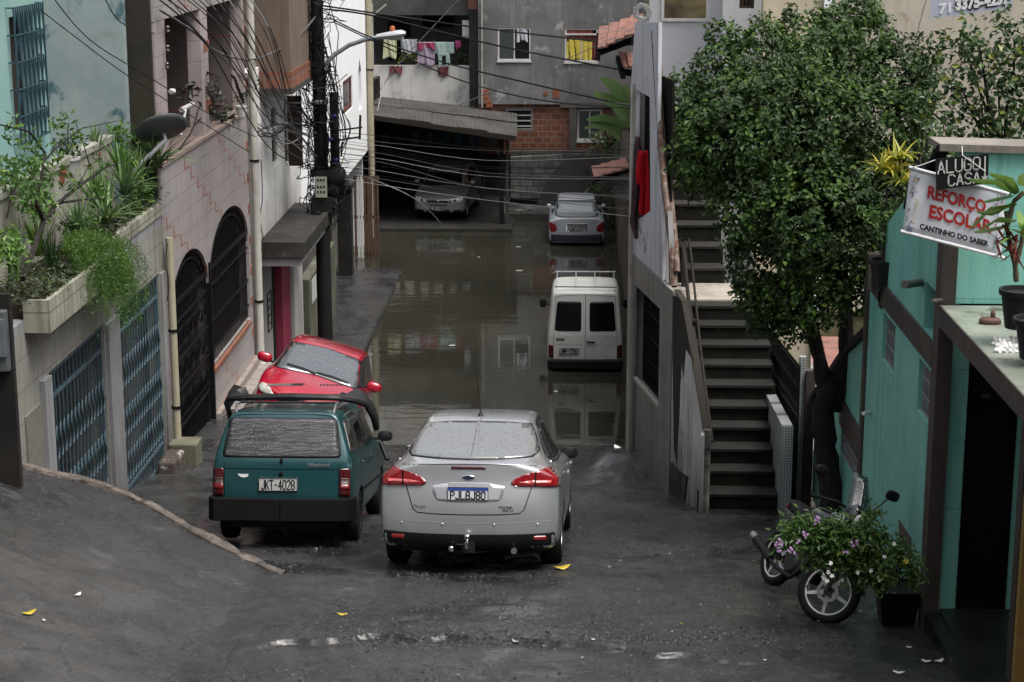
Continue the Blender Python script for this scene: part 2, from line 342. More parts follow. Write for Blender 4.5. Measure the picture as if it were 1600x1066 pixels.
PINKC = surf('pink_tile_column', (.52, .45, .445), (.44, .38, .375), 1, .35, .05, 30, streak=((.2, .15, .14), .5, .4), tile=dict(ax='YZ', w=.4, h=.31, m=.006, mc=(.25, .19, .18)))
TERRA = surf('terracotta_tile', (.33, .15, .10), (.26, .12, .08), 4, .5, .1, 30, grime=((.1, .06, .05), .5, .5, 3))
WHITEW = surf('white_plaster', (.72, .72, .70), (.62, .62, .61), 1, .8, .1, 15, streak=((.28, .27, .25), .52, .55), grime=((.25, .22, .17), .58, .6), low=((.12, .10, .08), 3.3, 4.3, .6))
WHITEC = surf('clean_white_plaster', (.84, .85, .86), (.80, .81, .83), 1, .8, .06, 15, streak=((.42, .42, .42), .55, .35))
BROWNW = surf('brown_stucco', (.21, .155, .12), (.16, .12, .095), 1.2, .85, .3, 20, streak=((.07, .05, .04), .5, .6))
BRICK = surf('red_hollow_brick', (.34, .13, .075), (.25, .10, .06), 3, .85, .4, 30, grime=((.08, .05, .04), .5, .6, 1.2), tile=dict(ax='XZ', w=.29, h=.19, m=.016, mc=(.22, .17, .14), var=.55, off=.5), tilebump=.8)
SLABC = surf('stained_concrete', (.05, .047, .042), (.022, .02, .018), 1.5, .7, .5, 15, spots=((.25, .24, .22), .62, .7, 9), grime=((.015, .014, .012), .45, .8, 1))
CONC = surf('rough_cement', (.24, .24, .235), (.15, .15, .148), .9, .85, .35, 12, streak=((.09, .09, .088), .48, .75), spots=((.42, .42, .41), .57, .55, 1.3), grime=((.06, .058, .055), .52, .75, .5))
CONCD = surf('dark_cement', (.07, .068, .065), (.04, .04, .038), 1, .85, .4, 12, streak=((.02, .02, .02), .5, .6))
MOULDYW = surf('mouldy_white_wall', (.66, .65, .62), (.54, .53, .50), 1.2, .85, .2, 14, streak=((.16, .15, .13), .54, .5), grime=((.05, .05, .045), .56, .85, 1.3))
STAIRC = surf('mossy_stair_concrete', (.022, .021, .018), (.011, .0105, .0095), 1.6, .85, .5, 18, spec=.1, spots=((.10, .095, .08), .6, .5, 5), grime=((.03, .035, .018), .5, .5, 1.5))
GARAGET = surf('grey_garage_tile', (.33, .325, .30), (.27, .265, .245), 1.2, .4, .1, 30, streak=((.10, .095, .085), .5, .7), tile=dict(ax='YZ', w=.30, h=.45, m=.008, mc=(.11, .10, .09)), low=((.07, .065, .055), 1.2, 2.4, .6))
PEELW = surf('peeling_side_wall', (.62, .61, .59), (.50, .49, .47), 2, .85, .3, 12, streak=((.06, .05, .04), .56, .85), spots=((.04, .038, .033), .58, .9, 2.2), low=((.022, .02, .017), 1.4, 3.0, .9))
MOSAIC = surf('white_mosaic', (.50, .52, .53), (.42, .44, .45), 2, .35, .05, 30, grime=((.12, .12, .11), .55, .7, 2), tile=dict(ax='XZ', w=.035, h=.035, m=.004, mc=(.10, .11, .115), off=0))
MOSAICY = surf('white_mosaic_side', (.50, .52, .53), (.42, .44, .45), 2, .35, .05, 30, grime=((.12, .12, .11), .52, .8, 2), tile=dict(ax='YZ', w=.035, h=.035, m=.004, mc=(.10, .11, .115), off=0))
TEAL = surf('turquoise_paint', (.23, .52, .455), (.20, .47, .41), .8, .5, .06, 15, streak=((.05, .24, .21), .5, .5), grime=((.035, .16, .14), .57, .5), tile=dict(ax='YZ', w=1.15, h=.62, m=.005, mc=(.16, .42, .37), var=1, off=.5), tilebump=.5)
TEALF = surf('turquoise_paint_front', (.23, .52, .455), (.20, .47, .41), .8, .5, .06, 15, streak=((.05, .24, .21), .5, .5), grime=((.035, .16, .14), .57, .5), tile=dict(ax='XZ', w=1.15, h=.62, m=.005, mc=(.12, .36, .31), var=1, off=.5), tilebump=.5)
BROWNB = surf('brown_painted_band', (.088, .072, .062), (.07, .058, .05), 1.5, .55, .1, 20, streak=((.035, .03, .027), .5, .6))
SLATE = surf('dark_slate_tiles', (.028, .031, .032), (.018, .021, .022), 2, .35, .15, 20, tile=dict(ax='XY', w=.6, h=.42, m=.006, mc=(.012, .012, .012), var=.7, off=.5))
SLABW = surf('weathered_slab_top', (.30, .33, .28), (.19, .21, .17), 2.2, .4, .2, 15, spots=((.05, .055, .04), .56, .9, 3), grime=((.5, .5, .48), .6, .6, 2))
BEIGE = surf('beige_wall', (.52, .46, .34), (.46, .40, .30), .8, .85, .1, 12, streak=((.22, .18, .13), .54, .4), grime=((.24, .17, .11), .6, .5, .9))
BEIGE2 = surf('weathered_beige_wall', (.50, .46, .38), (.42, .38, .31), .8, .85, .15, 12, streak=((.20, .17, .13), .52, .5), spots=((.22, .14, .10), .60, .6, 1.6), grime=((.16, .14, .12), .58, .6, .8))
GREYWH = surf('grey_white_wall', (.52, .53, .56), (.45, .46, .49), .8, .85, .08, 12, streak=((.3, .28, .24), .56, .4))
ROOFT = surf('clay_roof_tile', (.33, .16, .125), (.24, .12, .10), 2.5, .75, .4, 20, spots=((.10, .08, .07), .55, .8, 5), grime=((.05, .045, .04), .5, .6, 2))
CORR = surf('weathered_fibre_cement', (.085, .082, .077), (.05, .048, .045), 1.2, .85, .4, 20, grime=((.03, .03, .028), .5, .8, 1.2), streak=((.2, .19, .18), .6, .5))
BLUEP = plain('blue_grey_iron', (.055, .095, .12), .5); PVC = surf('old_white_pipe', (.50, .49, .45), (.42, .41, .37), 3, .45, .03, 30, grime=((.12, .1, .08), .55, .7, 2))
CREAMP = surf('cream_pipe', (.44, .40, .29), (.36, .33, .24), 3, .5, .03, 30, grime=((.12, .1, .07), .55, .7, 2))

# loose gravel and broken aggregate on the road
rg_ = np.random.default_rng(12); n = 17000
gx = np.concatenate([rg_.uniform(-3.2, 3.2, n), rg_.normal(.7, .7, 7000), rg_.uniform(-3, 2.6, 6000)]); gy = np.concatenate([13.2+rg_.random(n)**1.3*9, rg_.uniform(18.5, 25, 7000), 14.8+np.abs(rg_.normal(0, .35, 6000))])
m_ = fbm(gx*1.1, gy*1.1, 4, 71)+.35*rg_.random(len(gx)) > .12; gx, gy = gx[m_], gy[m_]; gz = np.maximum(gh(gx, gy), np.where((gx < -1.3) & (gy < 17.5), up(gx, gy), -9)); gs = rg_.uniform(.004, .011, len(gx))*(1+(rg_.random(len(gx)) > .97)*1.2)
dd_ = rg_.normal(0, 1, (len(gx), 5, 3))*.28; tet = np.array([(1, 0, .1), (-.2, 1, 0), (-.9, -.3, .15), (.2, -1, 0), (0, 0, .5)]); gv = (tet[None]+dd_)*gs[:, None, None]+np.stack([gx, gy, gz+.001], -1)[:, None]
gi = np.arange(len(gx))[:, None]*5; gf = np.concatenate([gi+np.array([a, b, 4]) for a, b in ((0, 1), (1, 2), (2, 3), (3, 0))])
N = NT('wet_gravel'); rnd = N.n('NewGeometry').outputs['Random Per Island']; N.l(N.mix(N.ramp(rnd, .35, 1), (.008, .008, .009), (.034, .033, .033)), N.b.inputs['Base Color']); N.b.inputs['Roughness'].default_value = .5
tag(mk('gravel', gv.reshape(-1, 3).tolist(), gf.tolist(), N.m), kind='stuff')
# ================================================================ LEFT SIDE
XL = -5.5
fX = lambda X: (lambda u, v: (X, u, v))
fY = lambda Y: (lambda u, v: (u, Y, v))
def wallX(mb, X, y0, z0, y1, z1, holes=(), t=-.2): return mb.plate([rectl(y0, z0, y1, z1)]+list(holes), fX(X), (t, 0, 0))
def wallY(mb, Y, x0, z0, x1, z1, holes=(), t=.2): return mb.plate([rectl(x0, z0, x1, z1)]+list(holes), fY(Y), (0, t, 0))
def frame(mb, fn, d, u0, v0, u1, v1, w=.05):
    mb.plate([rectl(u0, v0, u1, v1), rectl(u0+w, v0+w, u1-w, v1-w)], fn, d)
def window(root, fn, d, u0, v0, u1, v1, fm, gm, w=.05, mull=1, rec=.06):
    m = MB(); frame(m, fn, d, u0, v0, u1, v1, w); dv = Vector(d)
    for i in range(mull):
        uc = u0+(u1-u0)*(i+1)/(mull+1); m.plate([rectl(uc-w*.35, v0+w, uc+w*.35, v1-w)], lambda a, b: Vector(fn(a, b))+dv*.2, dv*.6)
    fo = m.build('window', fm, root)
    g = MB().plate([rectl(u0+w, v0+w, u1-w, v1-w)], lambda a, b: Vector(fn(a, b))+dv*.4, dv*.1)
    g.build('pane', gm, fo); return fo
# ---- garage house with planter terrace
th = thing('terrace_house', 'white tiled garage with blue barred gates and a planter terrace on top', 'house', (XL, 18, 2.5))
mb = MB()
holes = [rectl(19.08, 1.5, 21.5, 4.57), rectl(22.12, 1.5, 24.6, 4.57)]
wallX(mb, XL, 17.75, 1.2, 24.9, 5.2, [h for h in holes])
mb.box((-9, 24.7, 1.2), (XL-.2, 24.9, 5.2)); mb.box((-9, 17.75, 1.2), (XL-.2, 17.95, 5.2)); mb.box((-9.2, 17.75, 1.2), (-9, 24.9, 5.2))
mb.build('wall', TILEW, th)
for a_, b_ in (((XL-.19, 19.0, 1.2), (XL+.06, 18.72, 4.57)), ((XL-.15, 21.53, 1.2), (XL+.05, 22.09, 4.555)), ((XL-.1, 24.63, 1.2), (XL+.03, 24.86, 4.555))): MB().box(a_, b_).build('pillar', GREYW, th)
MB().box((XL+.002, 18.12, 1.5), (XL+.02, 18.7, 4.35)).build('recess_panel', plain('brown_grey_plaster', (.15, .14, .12), .8), th)
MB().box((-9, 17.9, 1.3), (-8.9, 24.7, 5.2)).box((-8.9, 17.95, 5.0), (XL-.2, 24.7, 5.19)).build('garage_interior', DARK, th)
mb = MB().box((-9, 17.75, 5.2), (XL, 24.9, 5.32)); mb.build('terrace_floor', GREYW, th)
mb = MB(); z0, z1 = 5.19, 5.53
mb.box((XL, 18.3, z0), (XL+.27, 21.15, z0+.05)); mb.box((XL+.22, 18.3, z0+.05), (XL+.27, 21.15, z1)); mb.box((XL, 18.3, z0+.05), (XL+.22, 18.36, z1)); mb.box((XL, 21.09, z0+.05), (XL+.22, 21.15, z1))
mb.box((XL-.06, 21.16, z0+.14), (XL+.02, 24.9, 5.5)); mb.build('planter', PLANTERW, th)
mb = MB().box((XL-.45, 18.36, 5.33), (XL+.215, 21.085, 5.47)); mb.box((XL-.45, 21.17, 5.33), (XL-.065, 24.88, 5.46)); mb.build('soil_bed', SOIL, th)
mb = MB().box((XL-.55, 16.6, 5.33), (XL-.45, 24.2, 6.42)); mb.box((XL-.58, 16.6, 6.42), (XL-.42, 24.2, 6.5)); mb.build('parapet', surf('dirty_parapet', (.40, .39, .34), (.30, .29, .25), 1.5, .7, .1, 20, streak=((.1, .1, .07), .5, .7), tile=dict(ax='YZ', w=.25, h=.4, m=.006, mc=(.2, .19, .15))), th)
def scroll_gate(root, y0, y1, z0, z1, X, mat):
    m = MB(); frame(m, fX(X), (-.03, 0, 0), y0, z0, y1, z1, .035); n = int((y1-y0)/.15); s = (y1-y0)/n
    for i in range(1, n): m.box((X-.022, y0+i*s-.007, z0+.03), (X-.008, y0+i*s+.007, z1-.03))
    for z in (z0+.2*(z1-z0), z0+.52*(z1-z0), z0+.9*(z1-z0)): m.box((X-.028, y0+.03, z-.02), (X-.002, y1-.03, z+.02))
    m.build('gate', mat, root)
    for zc in (z0+.07*(z1-z0), z0+.3*(z1-z0), z0+.5*(z1-z0), z0+.72*(z1-z0)):     # the S scrolls between the bars
        m = MB()
        for i in range(n):
            yc = y0+(i+.5)*s
            pts = [(X+.006, yc+.045*math.sin(t*math.pi*2), zc-.19+.38*t) for t in [k/10 for k in range(11)]]
            m.tube(pts, .012, 4)
        m.build('scrollwork', mat, root)
g1 = thing('barred_gate', 'blue scrollwork gate of the tiled garage, the nearer one beside the kerb', 'gate', (XL, 20.2, 1.7), 'blue garage gates')
scroll_gate(g1, 19.12, 21.48, 1.6, 4.54, XL-.03, BLUEP)
g2 = thing('barred_gate', 'blue scrollwork gate of the tiled garage, next to the cream drainpipe', 'gate', (XL, 23.3, 1.7), 'blue garage gates')
scroll_gate(g2, 22.15, 24.6, 1.6, 4.54, XL-.03, BLUEP)
# ---- pale teal house behind the terrace
t2 = thing('teal_house', 'pale teal house behind the terrace plants with a peeling side wall', 'house', (-6.9, 22, 5.3))
a = P(12, 30, X=-6.9); b = P(66, 200, X=-6.9)
wy0, wy1, wz0, wz1 = P(18, 100, X=-6.9).y, P(56, 100, X=-6.9).y, P(40, 205, X=-6.9).z, P(40, 22, X=-6.9).z
yk = P(78, 200, X=-6.9).y
mb = MB(); wallX(mb, -6.9, 15, 5.0, yk, 11, [rectl(wy0, wz0, wy1, wz1)]); mb.box((-12, yk-.2, 5), (-7.1, yk, 11)); mb.box((-12, 15, 5), (-7.1, 15.2, 11)); mb.build('wall', TEALP, t2)
MB().box((-12, 15, 11), (-6.8, yk+.1, 11.15)).build('roof', GREYW, t2)
mb = MB(); mb.box((-6.898, yk, 5.0), (P(200, 200, Y=yk).x, yk+.15, 11)); mb.build('side_wall', PALEW, t2, label='weathered pale side wall with peeling blue patches')
MB().box((-7.2, wy0-.05, wz0-.05), (-7.12, wy1+.05, wz1+.05)).build('curtain', plain('brown_curtain', (.05, .035, .03), .8), t2)
m = MB(); X = -6.97; y0, y1, z0, z1 = wy0-.12, wy1+.12, wz0-.1, wz1+.12     # projecting window grille
for i in range(8): y = y0+(y1-y0)*i/7; m.box((X+.16, y-.008, z0), (X+.18, y+.008, z1))
for i in range(6): z = z0+(z1-z0)*i/5; m.box((X+.155, y0, z-.009), (X+.185, y1, z+.009)); m.box((X-.06, y0-.01, z-.009), (X+.17, y0+.01, z+.009)); m.box((X-.06, y1-.01, z-.009), (X+.17, y1+.01, z+.009))
for i in range(7):
    for k in range(5):
        ya = y0+(y1-y0)*i/7; yb = y0+(y1-y0)*(i+1)/7; za = z0+(z1-z0)*k/5; zb = z0+(z1-z0)*(k+1)/5
        m.bar((X+.17, ya, za), (X+.17, (ya+yb)/2, zb), .012); m.bar((X+.17, (ya+yb)/2, zb), (X+.17, yb, za), .012)
m.build('window_grille', plain('petrol_iron', (.02, .055, .075), .5), t2)
# ---- pink tiled house
ph = thing('pink_house', 'pink tiled house with black arched gates and a columned balcony', 'house', (XL, 28.5, 1.5))
def arch(y0, y1, zb, zs, za, n=20):
    pts = [(y0, zb), (y1, zb), (y1, zs)]
    for i in range(1, n): t = math.pi*i/n; pts.append(((y0+y1)/2+math.cos(t)*(y1-y0)/2, zs+math.sin(t)*(za-zs)))
    return pts+[(y0, zs)]
A1 = arch(25.2, 28.05, 1.5, 3.7, 4.5); A2 = arch(28.1, 31.75, 2.36, 3.75, 4.6)
mb = MB(); wallX(mb, XL, 24.95, 1.0, 32.0, 5.95, [A1, A2]); mb.box((-9.5, 31.8, 1), (XL-.2, 32, 10)); mb.box((-9.7, 24.95, 1), (-9.5, 32, 10)); mb.build('wall', PINKT, ph)
mb = MB().box((-9.5, 24.95, 1), (XL-.2, 25.15, 10.2)); mb.box((-9.5, 24.86, 5.56), (XL-.03, 24.948, 10.2)); mb.build('end_wall', MOULD, ph, label='end wall black with mould')
mb = MB().box((XL-.24, 24.95, 5.95), (XL+.03, 32.0, 6.0)); mb.box((XL-.2, 24.95, 5.6), (-9.5, 31.8, 5.7)); mb.build('parapet_cap', surf('cap_tile', (.45, .36, .33), None, 2, .4, .05, 20, tile=dict(ax='YX', w=.12, h=.4, m=.012, mc=(.12, .06, .05))), ph)
cz = P(263, 28, X=XL).z
for i, (pa, pb) in enumerate([(252, 262), (317, 328), (382, 396)]):
    ya = P(pa, 150, X=XL).y; yb = P(pb, 150, X=XL).y
    if i == 0: ya = 24.96
    w_ = .3
    MB().box((XL-.21, ya, 6.0), (XL-.004, min(yb, 31.98), cz+.01)).build('column', PINKC, ph)
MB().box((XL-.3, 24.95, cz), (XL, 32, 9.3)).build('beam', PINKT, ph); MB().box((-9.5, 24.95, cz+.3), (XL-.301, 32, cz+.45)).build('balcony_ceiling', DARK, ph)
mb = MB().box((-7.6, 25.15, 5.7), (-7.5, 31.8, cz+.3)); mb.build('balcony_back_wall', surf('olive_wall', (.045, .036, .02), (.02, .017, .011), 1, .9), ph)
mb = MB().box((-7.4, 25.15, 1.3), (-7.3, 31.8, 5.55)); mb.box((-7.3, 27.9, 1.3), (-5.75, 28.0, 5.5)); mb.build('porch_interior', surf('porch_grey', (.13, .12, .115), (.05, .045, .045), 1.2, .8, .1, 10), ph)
mb = MB(); mb.box((XL-.02, 28.08, 2.30), (XL+.05, 31.5, 2.36)); mb.build('window_sill', TERRA, ph)
mb = MB(); mb.box((XL-.1, 28.1, 1.0), (XL+.10, 32.1, 1.62)); mb.box((XL+.10, 28.1, 1.0), (XL+.30, 32.1, 1.48)); mb.build('base_step', surf('step_tile', (.36, .33, .3), None, 2, .5, .1, 20, tile=dict(ax='YX', w=.35, h=.5, m=.015, mc=(.2, .09, .06))), ph)
for z in (2.0, 2.55, 3.1, 3.65, 4.2, 4.75, 5.3): MB().box((XL+.001, 31.8, z), (XL+.008, 31.97, z+.16)).build('terracotta_inset', TERRA, ph)
for ya, yb in ((P(319, 100, X=XL).y, P(329, 100, X=XL).y), (P(383, 100, X=XL).y, P(393, 100, X=XL).y)):
    for z in (6.35, 7.25): MB().box((XL-.212, ya-.003, z), (XL+.002, yb-.05, z+.17)).build('terracotta_inset', TERRA, ph)
MB().box((XL-.05, 28.045, 1.55), (XL+.03, 28.125, 4.05)).build('gate_post', BLK, ph)
# black gates in the arches
def arch_bars(name, y0, y1, zb, zs, za, label, sp, X=XL-.06, inner=True):
    g = thing('arched_gate', label, 'gate', (X, (y0+y1)/2, zb), 'black arched gates')
    m = MB(); top = lambda y: zs+(za-zs)*math.sqrt(max(0, 1-((y-(y0+y1)/2)/((y1-y0)/2))**2)); n = int((y1-y0)/sp)
    for i in range(n+1): y = y0+(y1-y0)*i/n; m.box((X-.008, y-.008, zb), (X+.008, y+.008, max(top(y), zs)))
    m.build('bars', BLK, g)
    m = MB()
    for r_, w_ in ((1, .03), (.86, .035)):
        pts = [(X+.01, (y0+y1)/2+math.cos(t)*(y1-y0)/2*r_, zs+math.sin(t)*(za-zs)*r_-.01) for t in [math.pi*k/24 for k in range(25)]]; m.tube(pts, w_*.5, 5)
    m.build('arch_band', BLK, g)
    for z, h in ((3.9, .07), (3.62, .03), (3.05, .03), (2.6, .03), (2.05, .03)):
        if z > zb: MB().box((X+.012, y0, z-h/2), (X+.04, y1, z+h/2)).build('rail', BLK, g)
    if inner:
        m = MB(); m.box((X-.03, y0, zb), (X-.012, y1, zb+.75)); m.build('kick_plate', BLK, g)
        m = MB()
        for k in range(int((y1-y0)/.16)):
            yc = y0+.1+k*.16
            for zc in (2.3, 2.85, 3.35): m.tube([(X+.025, yc+.05*math.sin(q*6.283), zc-.15+.3*q) for q in [j/8 for j in range(9)]], .008, 4)
        m.build('scrollwork', BLK, g)
    return g
arch_bars('a', 25.22, 28.03, 1.5, 3.7, 4.48, 'black barred gate under the nearer rounded arch of the pink house', .12)
arch_bars('b', 28.12, 31.73, 2.37, 3.75, 4.58, 'black barred grille under the farther arch above the pink tiled sill', .12, inner=False)
# pipes
def pipe(pts, r, mat, label, clamps=(), name='drainpipe'):
    g = thing(name, label, 'pipe', pts[0]); MB().tube(pts, r, 10).build('pipe', mat, g, smooth='auto')
    if clamps:
        m = MB()
        for c_ in clamps: m.lathe([(r+.012, -.02), (r+.012, .02)], c_, n=10)
        m.build('clamp', BLK, g)
xp = XL+.09
pipe([(xp, 24.92, 1.62), (xp, 24.92, 5.0)], .055, CREAMP, 'cream drainpipe between the blue gates and the black arched gate', [(xp, 24.92, 2.6), (xp, 24.92, 3.7)])
MB_ = MB().box((XL+.02, 24.6, 1.5), (XL+.42, 25.0, 2.15)); o = MB_.build('pipe_block', surf('mossy_concrete', (.16, .155, .11), (.10, .1, .07), 3, .8), bevel=.02); tag(o, 'mossy concrete block at the foot of the cream drainpipe', 'concrete block')
xq = XL+.10; yq = 32.05
pipe([(xq, yq, 9.5), (xq, yq, 1.55), (xq+.02, yq-.03, 1.45), (xq+.12, yq-.15, 1.38)], .07, PVC, 'white drainpipe at the far corner of the pink house', [(xq, yq, 2.6), (xq, yq, 5.1)])
# ---- white house with the brown overhanging storey
wh = thing('white_house', 'stained white house with a brown plaster storey jutting over the street', 'house', (XL, 35, .5))
yy = lambda px: P(px, 300, X=XL).y
zz = lambda px, py: P(px, py, X=XL).z
wn = [(427, 437, 165, 262), (447, 457, 150, 262), (463, 469, 172, 258)]
hs = [rectl(yy(a), zz(a, d), yy(b), zz(a, c)) for a, b, c, d in wn]
dr = rectl(yy(420), .6, yy(449), 2.95)
mb = MB(); wallX(mb, XL, 32.2, 0, 38.2, 6.6, hs+[dr]); mb.box((-9, 32.2, 0), (XL-.2, 32.4, 6.6)); mb.box((-9, 38, 0), (XL-.2, 38.2, 6.6)); mb.build('wall', WHITEW, wh)
mb = MB().box((-7.6, 32.4, 0), (-7.5, 38, 6.5)); mb.box((-7.5, 32.4, 3.1), (-5.7, 38, 3.2)); mb.build('interior', DARK, wh)
for (a, b, c, d) in wn: window(wh, fX(XL-.02), (-.06, 0, 0), yy(a)+.01, zz(a, d)+.01, yy(b)-.01, zz(a, c)-.01, WHITEP, GLASSD, .05, 0)
m = MB().box((XL+.02, yy(451), zz(447, 262)), (XL+.30, yy(451)+.05, zz(447, 150))); m.build('shutter', plain('brown_wood', (.045, .025, .018), .6), wh)
mb = MB().box((-9, 33.4, 6.52), (-4.93, 36.4, 10)); mb.build('upper_storey', BROWNW, wh)
mb = MB().box((-9, 33.38, 6.22), (-4.91, 36.42, 6.52)); mb.build('brick_course', surf('brick_edge', (.30, .12, .07), (.22, .09, .06), 3, .85, .5, 20, grime=((.08, .06, .05), .5, .5, 2), tile=dict(ax='XZ', w=.3, h=.2, m=.015, mc=(.15, .12, .1), var=.6)), wh)
mb = MB().box((-9, 33.36, 6.12), (-4.9, 36.44, 6.22)); mb.build('floor_slab', CONCD, wh)
zt = P(405, 385, Y=32.35).z
mb = MB().box((XL+.01, 32.35, zt-.22), (-4.66, 37.3, zt)); mb.box((XL+.01, 32.30, zt-.2), (-4.62, 32.38, zt+.08)); mb.box((-4.72, 32.35, zt-.2), (-4.62, 37.3, zt+.05)); mb.build('canopy_slab', SLABC, wh)
mb = MB().box((XL+.015, 32.36, zt-.36), (-4.7, 37.2, zt-.222)); mb.build('canopy_underside', plain('lilac_grey', (.30, .29, .31), .8), wh)
mb = MB().box((XL-.12, yy(433), .6), (XL+.04, yy(446), 2.94)); mb.build('door_frame', plain('pink_paint', (.30, .04, .08), .5), wh)
MB().box((XL-.15, yy(421), .6), (XL-.1, yy(433)-.02, 2.94)).build('door', plain('dark_green_door', (.01, .03, .018), .5), wh)
mb = MB().box((XL+.005, yy(450), .3), (XL+.06, yy(456), 2.95)); mb.build('door_pilaster', plain('white_paint2', (.55, .56, .54), .6), wh)
m = MB()
for k in range(2): m.bar((XL+.16, 32.6+k*.4, 1.9), (XL+.16, 32.6+k*.4, 2.6), .02)
for k in range(6): m.bar((XL+.16, 32.6, 1.9+k*.14), (XL+.16, 33.0, 1.9+k*.14), .015)
m.build('wall_grille', BLK, wh)
# ---- long white building past the pole
wb = thing('white_building', 'tall bright white building past the utility pole with an arched slit window', 'building', (XL, 45, 3))
zb_ = P(545, 272, X=XL).z
yb = lambda px: P(px, 150, X=XL).y
hs = [rectl(yb(536), P(536, 182, X=XL).z, yb(551), P(536, 128, X=XL).z)]
ys0, ys1 = yb(560.5), yb(565); zs0, zs1 = P(562, 172, X=XL).z, P(562, 112, X=XL).z
hs.append([(ys0, zs0), (ys1, zs0), (ys1, zs1), ((ys0+ys1)/2, zs1+.35), (ys0, zs1)])
mb = MB(); wallX(mb, XL, 38.3, zb_, 52, 12, hs); mb.box((-10, 38.3, zb_), (XL-.2, 38.5, 12)); mb.box((-10, 51.8, 0), (XL-.2, 52, 12)); mb.box((-10, 38.3, 11.8), (XL-.2, 52, 12)); mb.box((-10, 38.5, zb_), (XL-.2, 51.8, zb_+.1)); mb.build('wall', WHITEC, wb)
mb = MB().box((-6.3, 38.3, -.3), (-6.1, 52, zb_)); mb.build('lower_wall', surf('grimy_lower_wall', (.20, .19, .17), (.12, .115, .1), 1.4, .85, .3, 12, grime=((.02, .02, .018), .48, .85, .9), spots=((.35, .33, .28), .6, .7, 2)), wb)
MB().box((-6.1, 38.5, zb_), (-6.0, 51.8, 11.8)).build('interior', DARK, wb)
for h in hs[:1]: window(wb, fX(XL-.03), (-.06, 0, 0), h[0][0]+.01, h[0][1]+.01, h[2][0]-.01, h[2][1]-.01, plain('brick_red_frame', (.13, .05, .04), .6), GLASSD, .12, 0)
pipe([(XL+.1, 51.5, 12), (XL+.1, 51.5, .3)], .09, CREAMP, 'tall cream drainpipe at the far end of the bright white building', [(XL+.1, 51.5, 5)])
# low garden wall with posters, under the white building
lw = thing('roadside_wall', 'low grimy wall with torn posters behind the utility pole', 'wall', (-5.3, 41, 0))
MB().box((-5.62, 38.4, -.2), (-5.4, 43, 1.7)).build('wall', surf('grimy_wall', (.16, .17, .12), (.09, .09, .07), 1.6, .85, .3, 12, grime=((.02, .02, .018), .48, .8, 1)), lw)
m = MB(); m.box((-5.398, 38.8, 1.1), (-5.39, 39.5, 1.6)); m.box((-5.398, 40, .5), (-5.39, 40.5, 1.0)); m.build('poster', plain('poster_paper', (.45, .46, .45), .8), lw)
# dark pillar and slatted gate at the water
q0, q1 = P(528, 400, Y=47.2).x, P(550, 400, Y=47.2).x
o = MB().box((q0, 47.2, -.2), (q1, 47.6, 2.3)).box((q0-.03, 47.15, 2.3), (q1+.03, 47.65, 2.42)).build('gate_pillar', surf('black_pillar', (.02, .019, .018), (.012, .012, .011), 2, .9, .3, 12)); tag(o, 'black mouldy square pillar rising from the flooded edge', 'pillar')
fg = thing('slatted_gate', 'tall wooden slatted gate standing in the flood water beside the shed', 'gate', (P(570, 360, Y=50).x, 50, 0))
xa, xb = P(553, 300, Y=50).x, P(590, 300, Y=50).x; zt_, zb2 = P(570, 276, Y=50).z, -.1
WOOD = surf('weathered_wood', (.14, .085, .055), (.09, .055, .038), 3, .75, .3, 20, streak=((.04, .025, .02), .5, .6))
m = MB(); wslat = MB()
for i in range(8):
    x = xa+(xb-xa)*i/7.4; (wslat if i in (1, 2) else m).box((x, 50, zb2), (x+.06, 50.03, zt_-.02*random.random()))
m.build('slats', WOOD, fg); wslat.build('white_slats', plain('white_slat', (.6, .6, .58), .6), fg)
for z in (zb2+.15, (zt_+zb2)/2, zt_-.08): MB().box((xa-.02, 50.032, z), (xb+.04, 50.06, z+.09)).build('rail', WOOD, fg)
# near-left dark post with meter boxes
ax, by = P(0, 600, Y=17.2).x, P(25, 600, Y=17.2).x
nm = thing('meter_post', 'black mouldy post with electric meter boxes at the left edge', 'post', (ax-.1, 17.3, 4))
MB().box((ax-.5, 17.25, 3.3), (by-.03, 17.33, P(10, 462, Y=17.2).z)).build('post', surf('sooty_wall', (.02, .017, .014), (.01, .009, .008), 2, .9), nm)
MB().box((ax-.3, 17.16, P(5, 580, Y=17.2).z), (P(11, 500, Y=17.2).x, 17.25, P(5, 485, Y=17.2).z)).build('meter_box', plain('meter_grey', (.09, .1, .105), .3), nm, bevel=.015)
MB().box((ax-.3, 17.12, P(5, 555, Y=17.2).z), (P(9, 500, Y=17.2).x, 17.16, P(5, 497, Y=17.2).z)).build('meter_glass', plain('meter_glass', (.12, .14, .15), .1), nm)
# ================================================================ FAR END
def fx(px, Y): return P(px, 300, Y=Y).x
def fz(py, Y): return P(800, py, Y=Y).z
def R_(Y, x0, y0, x1, y1): return rectl(fx(x0, Y), fz(y1, Y), fx(x1, Y), fz(y0, Y))
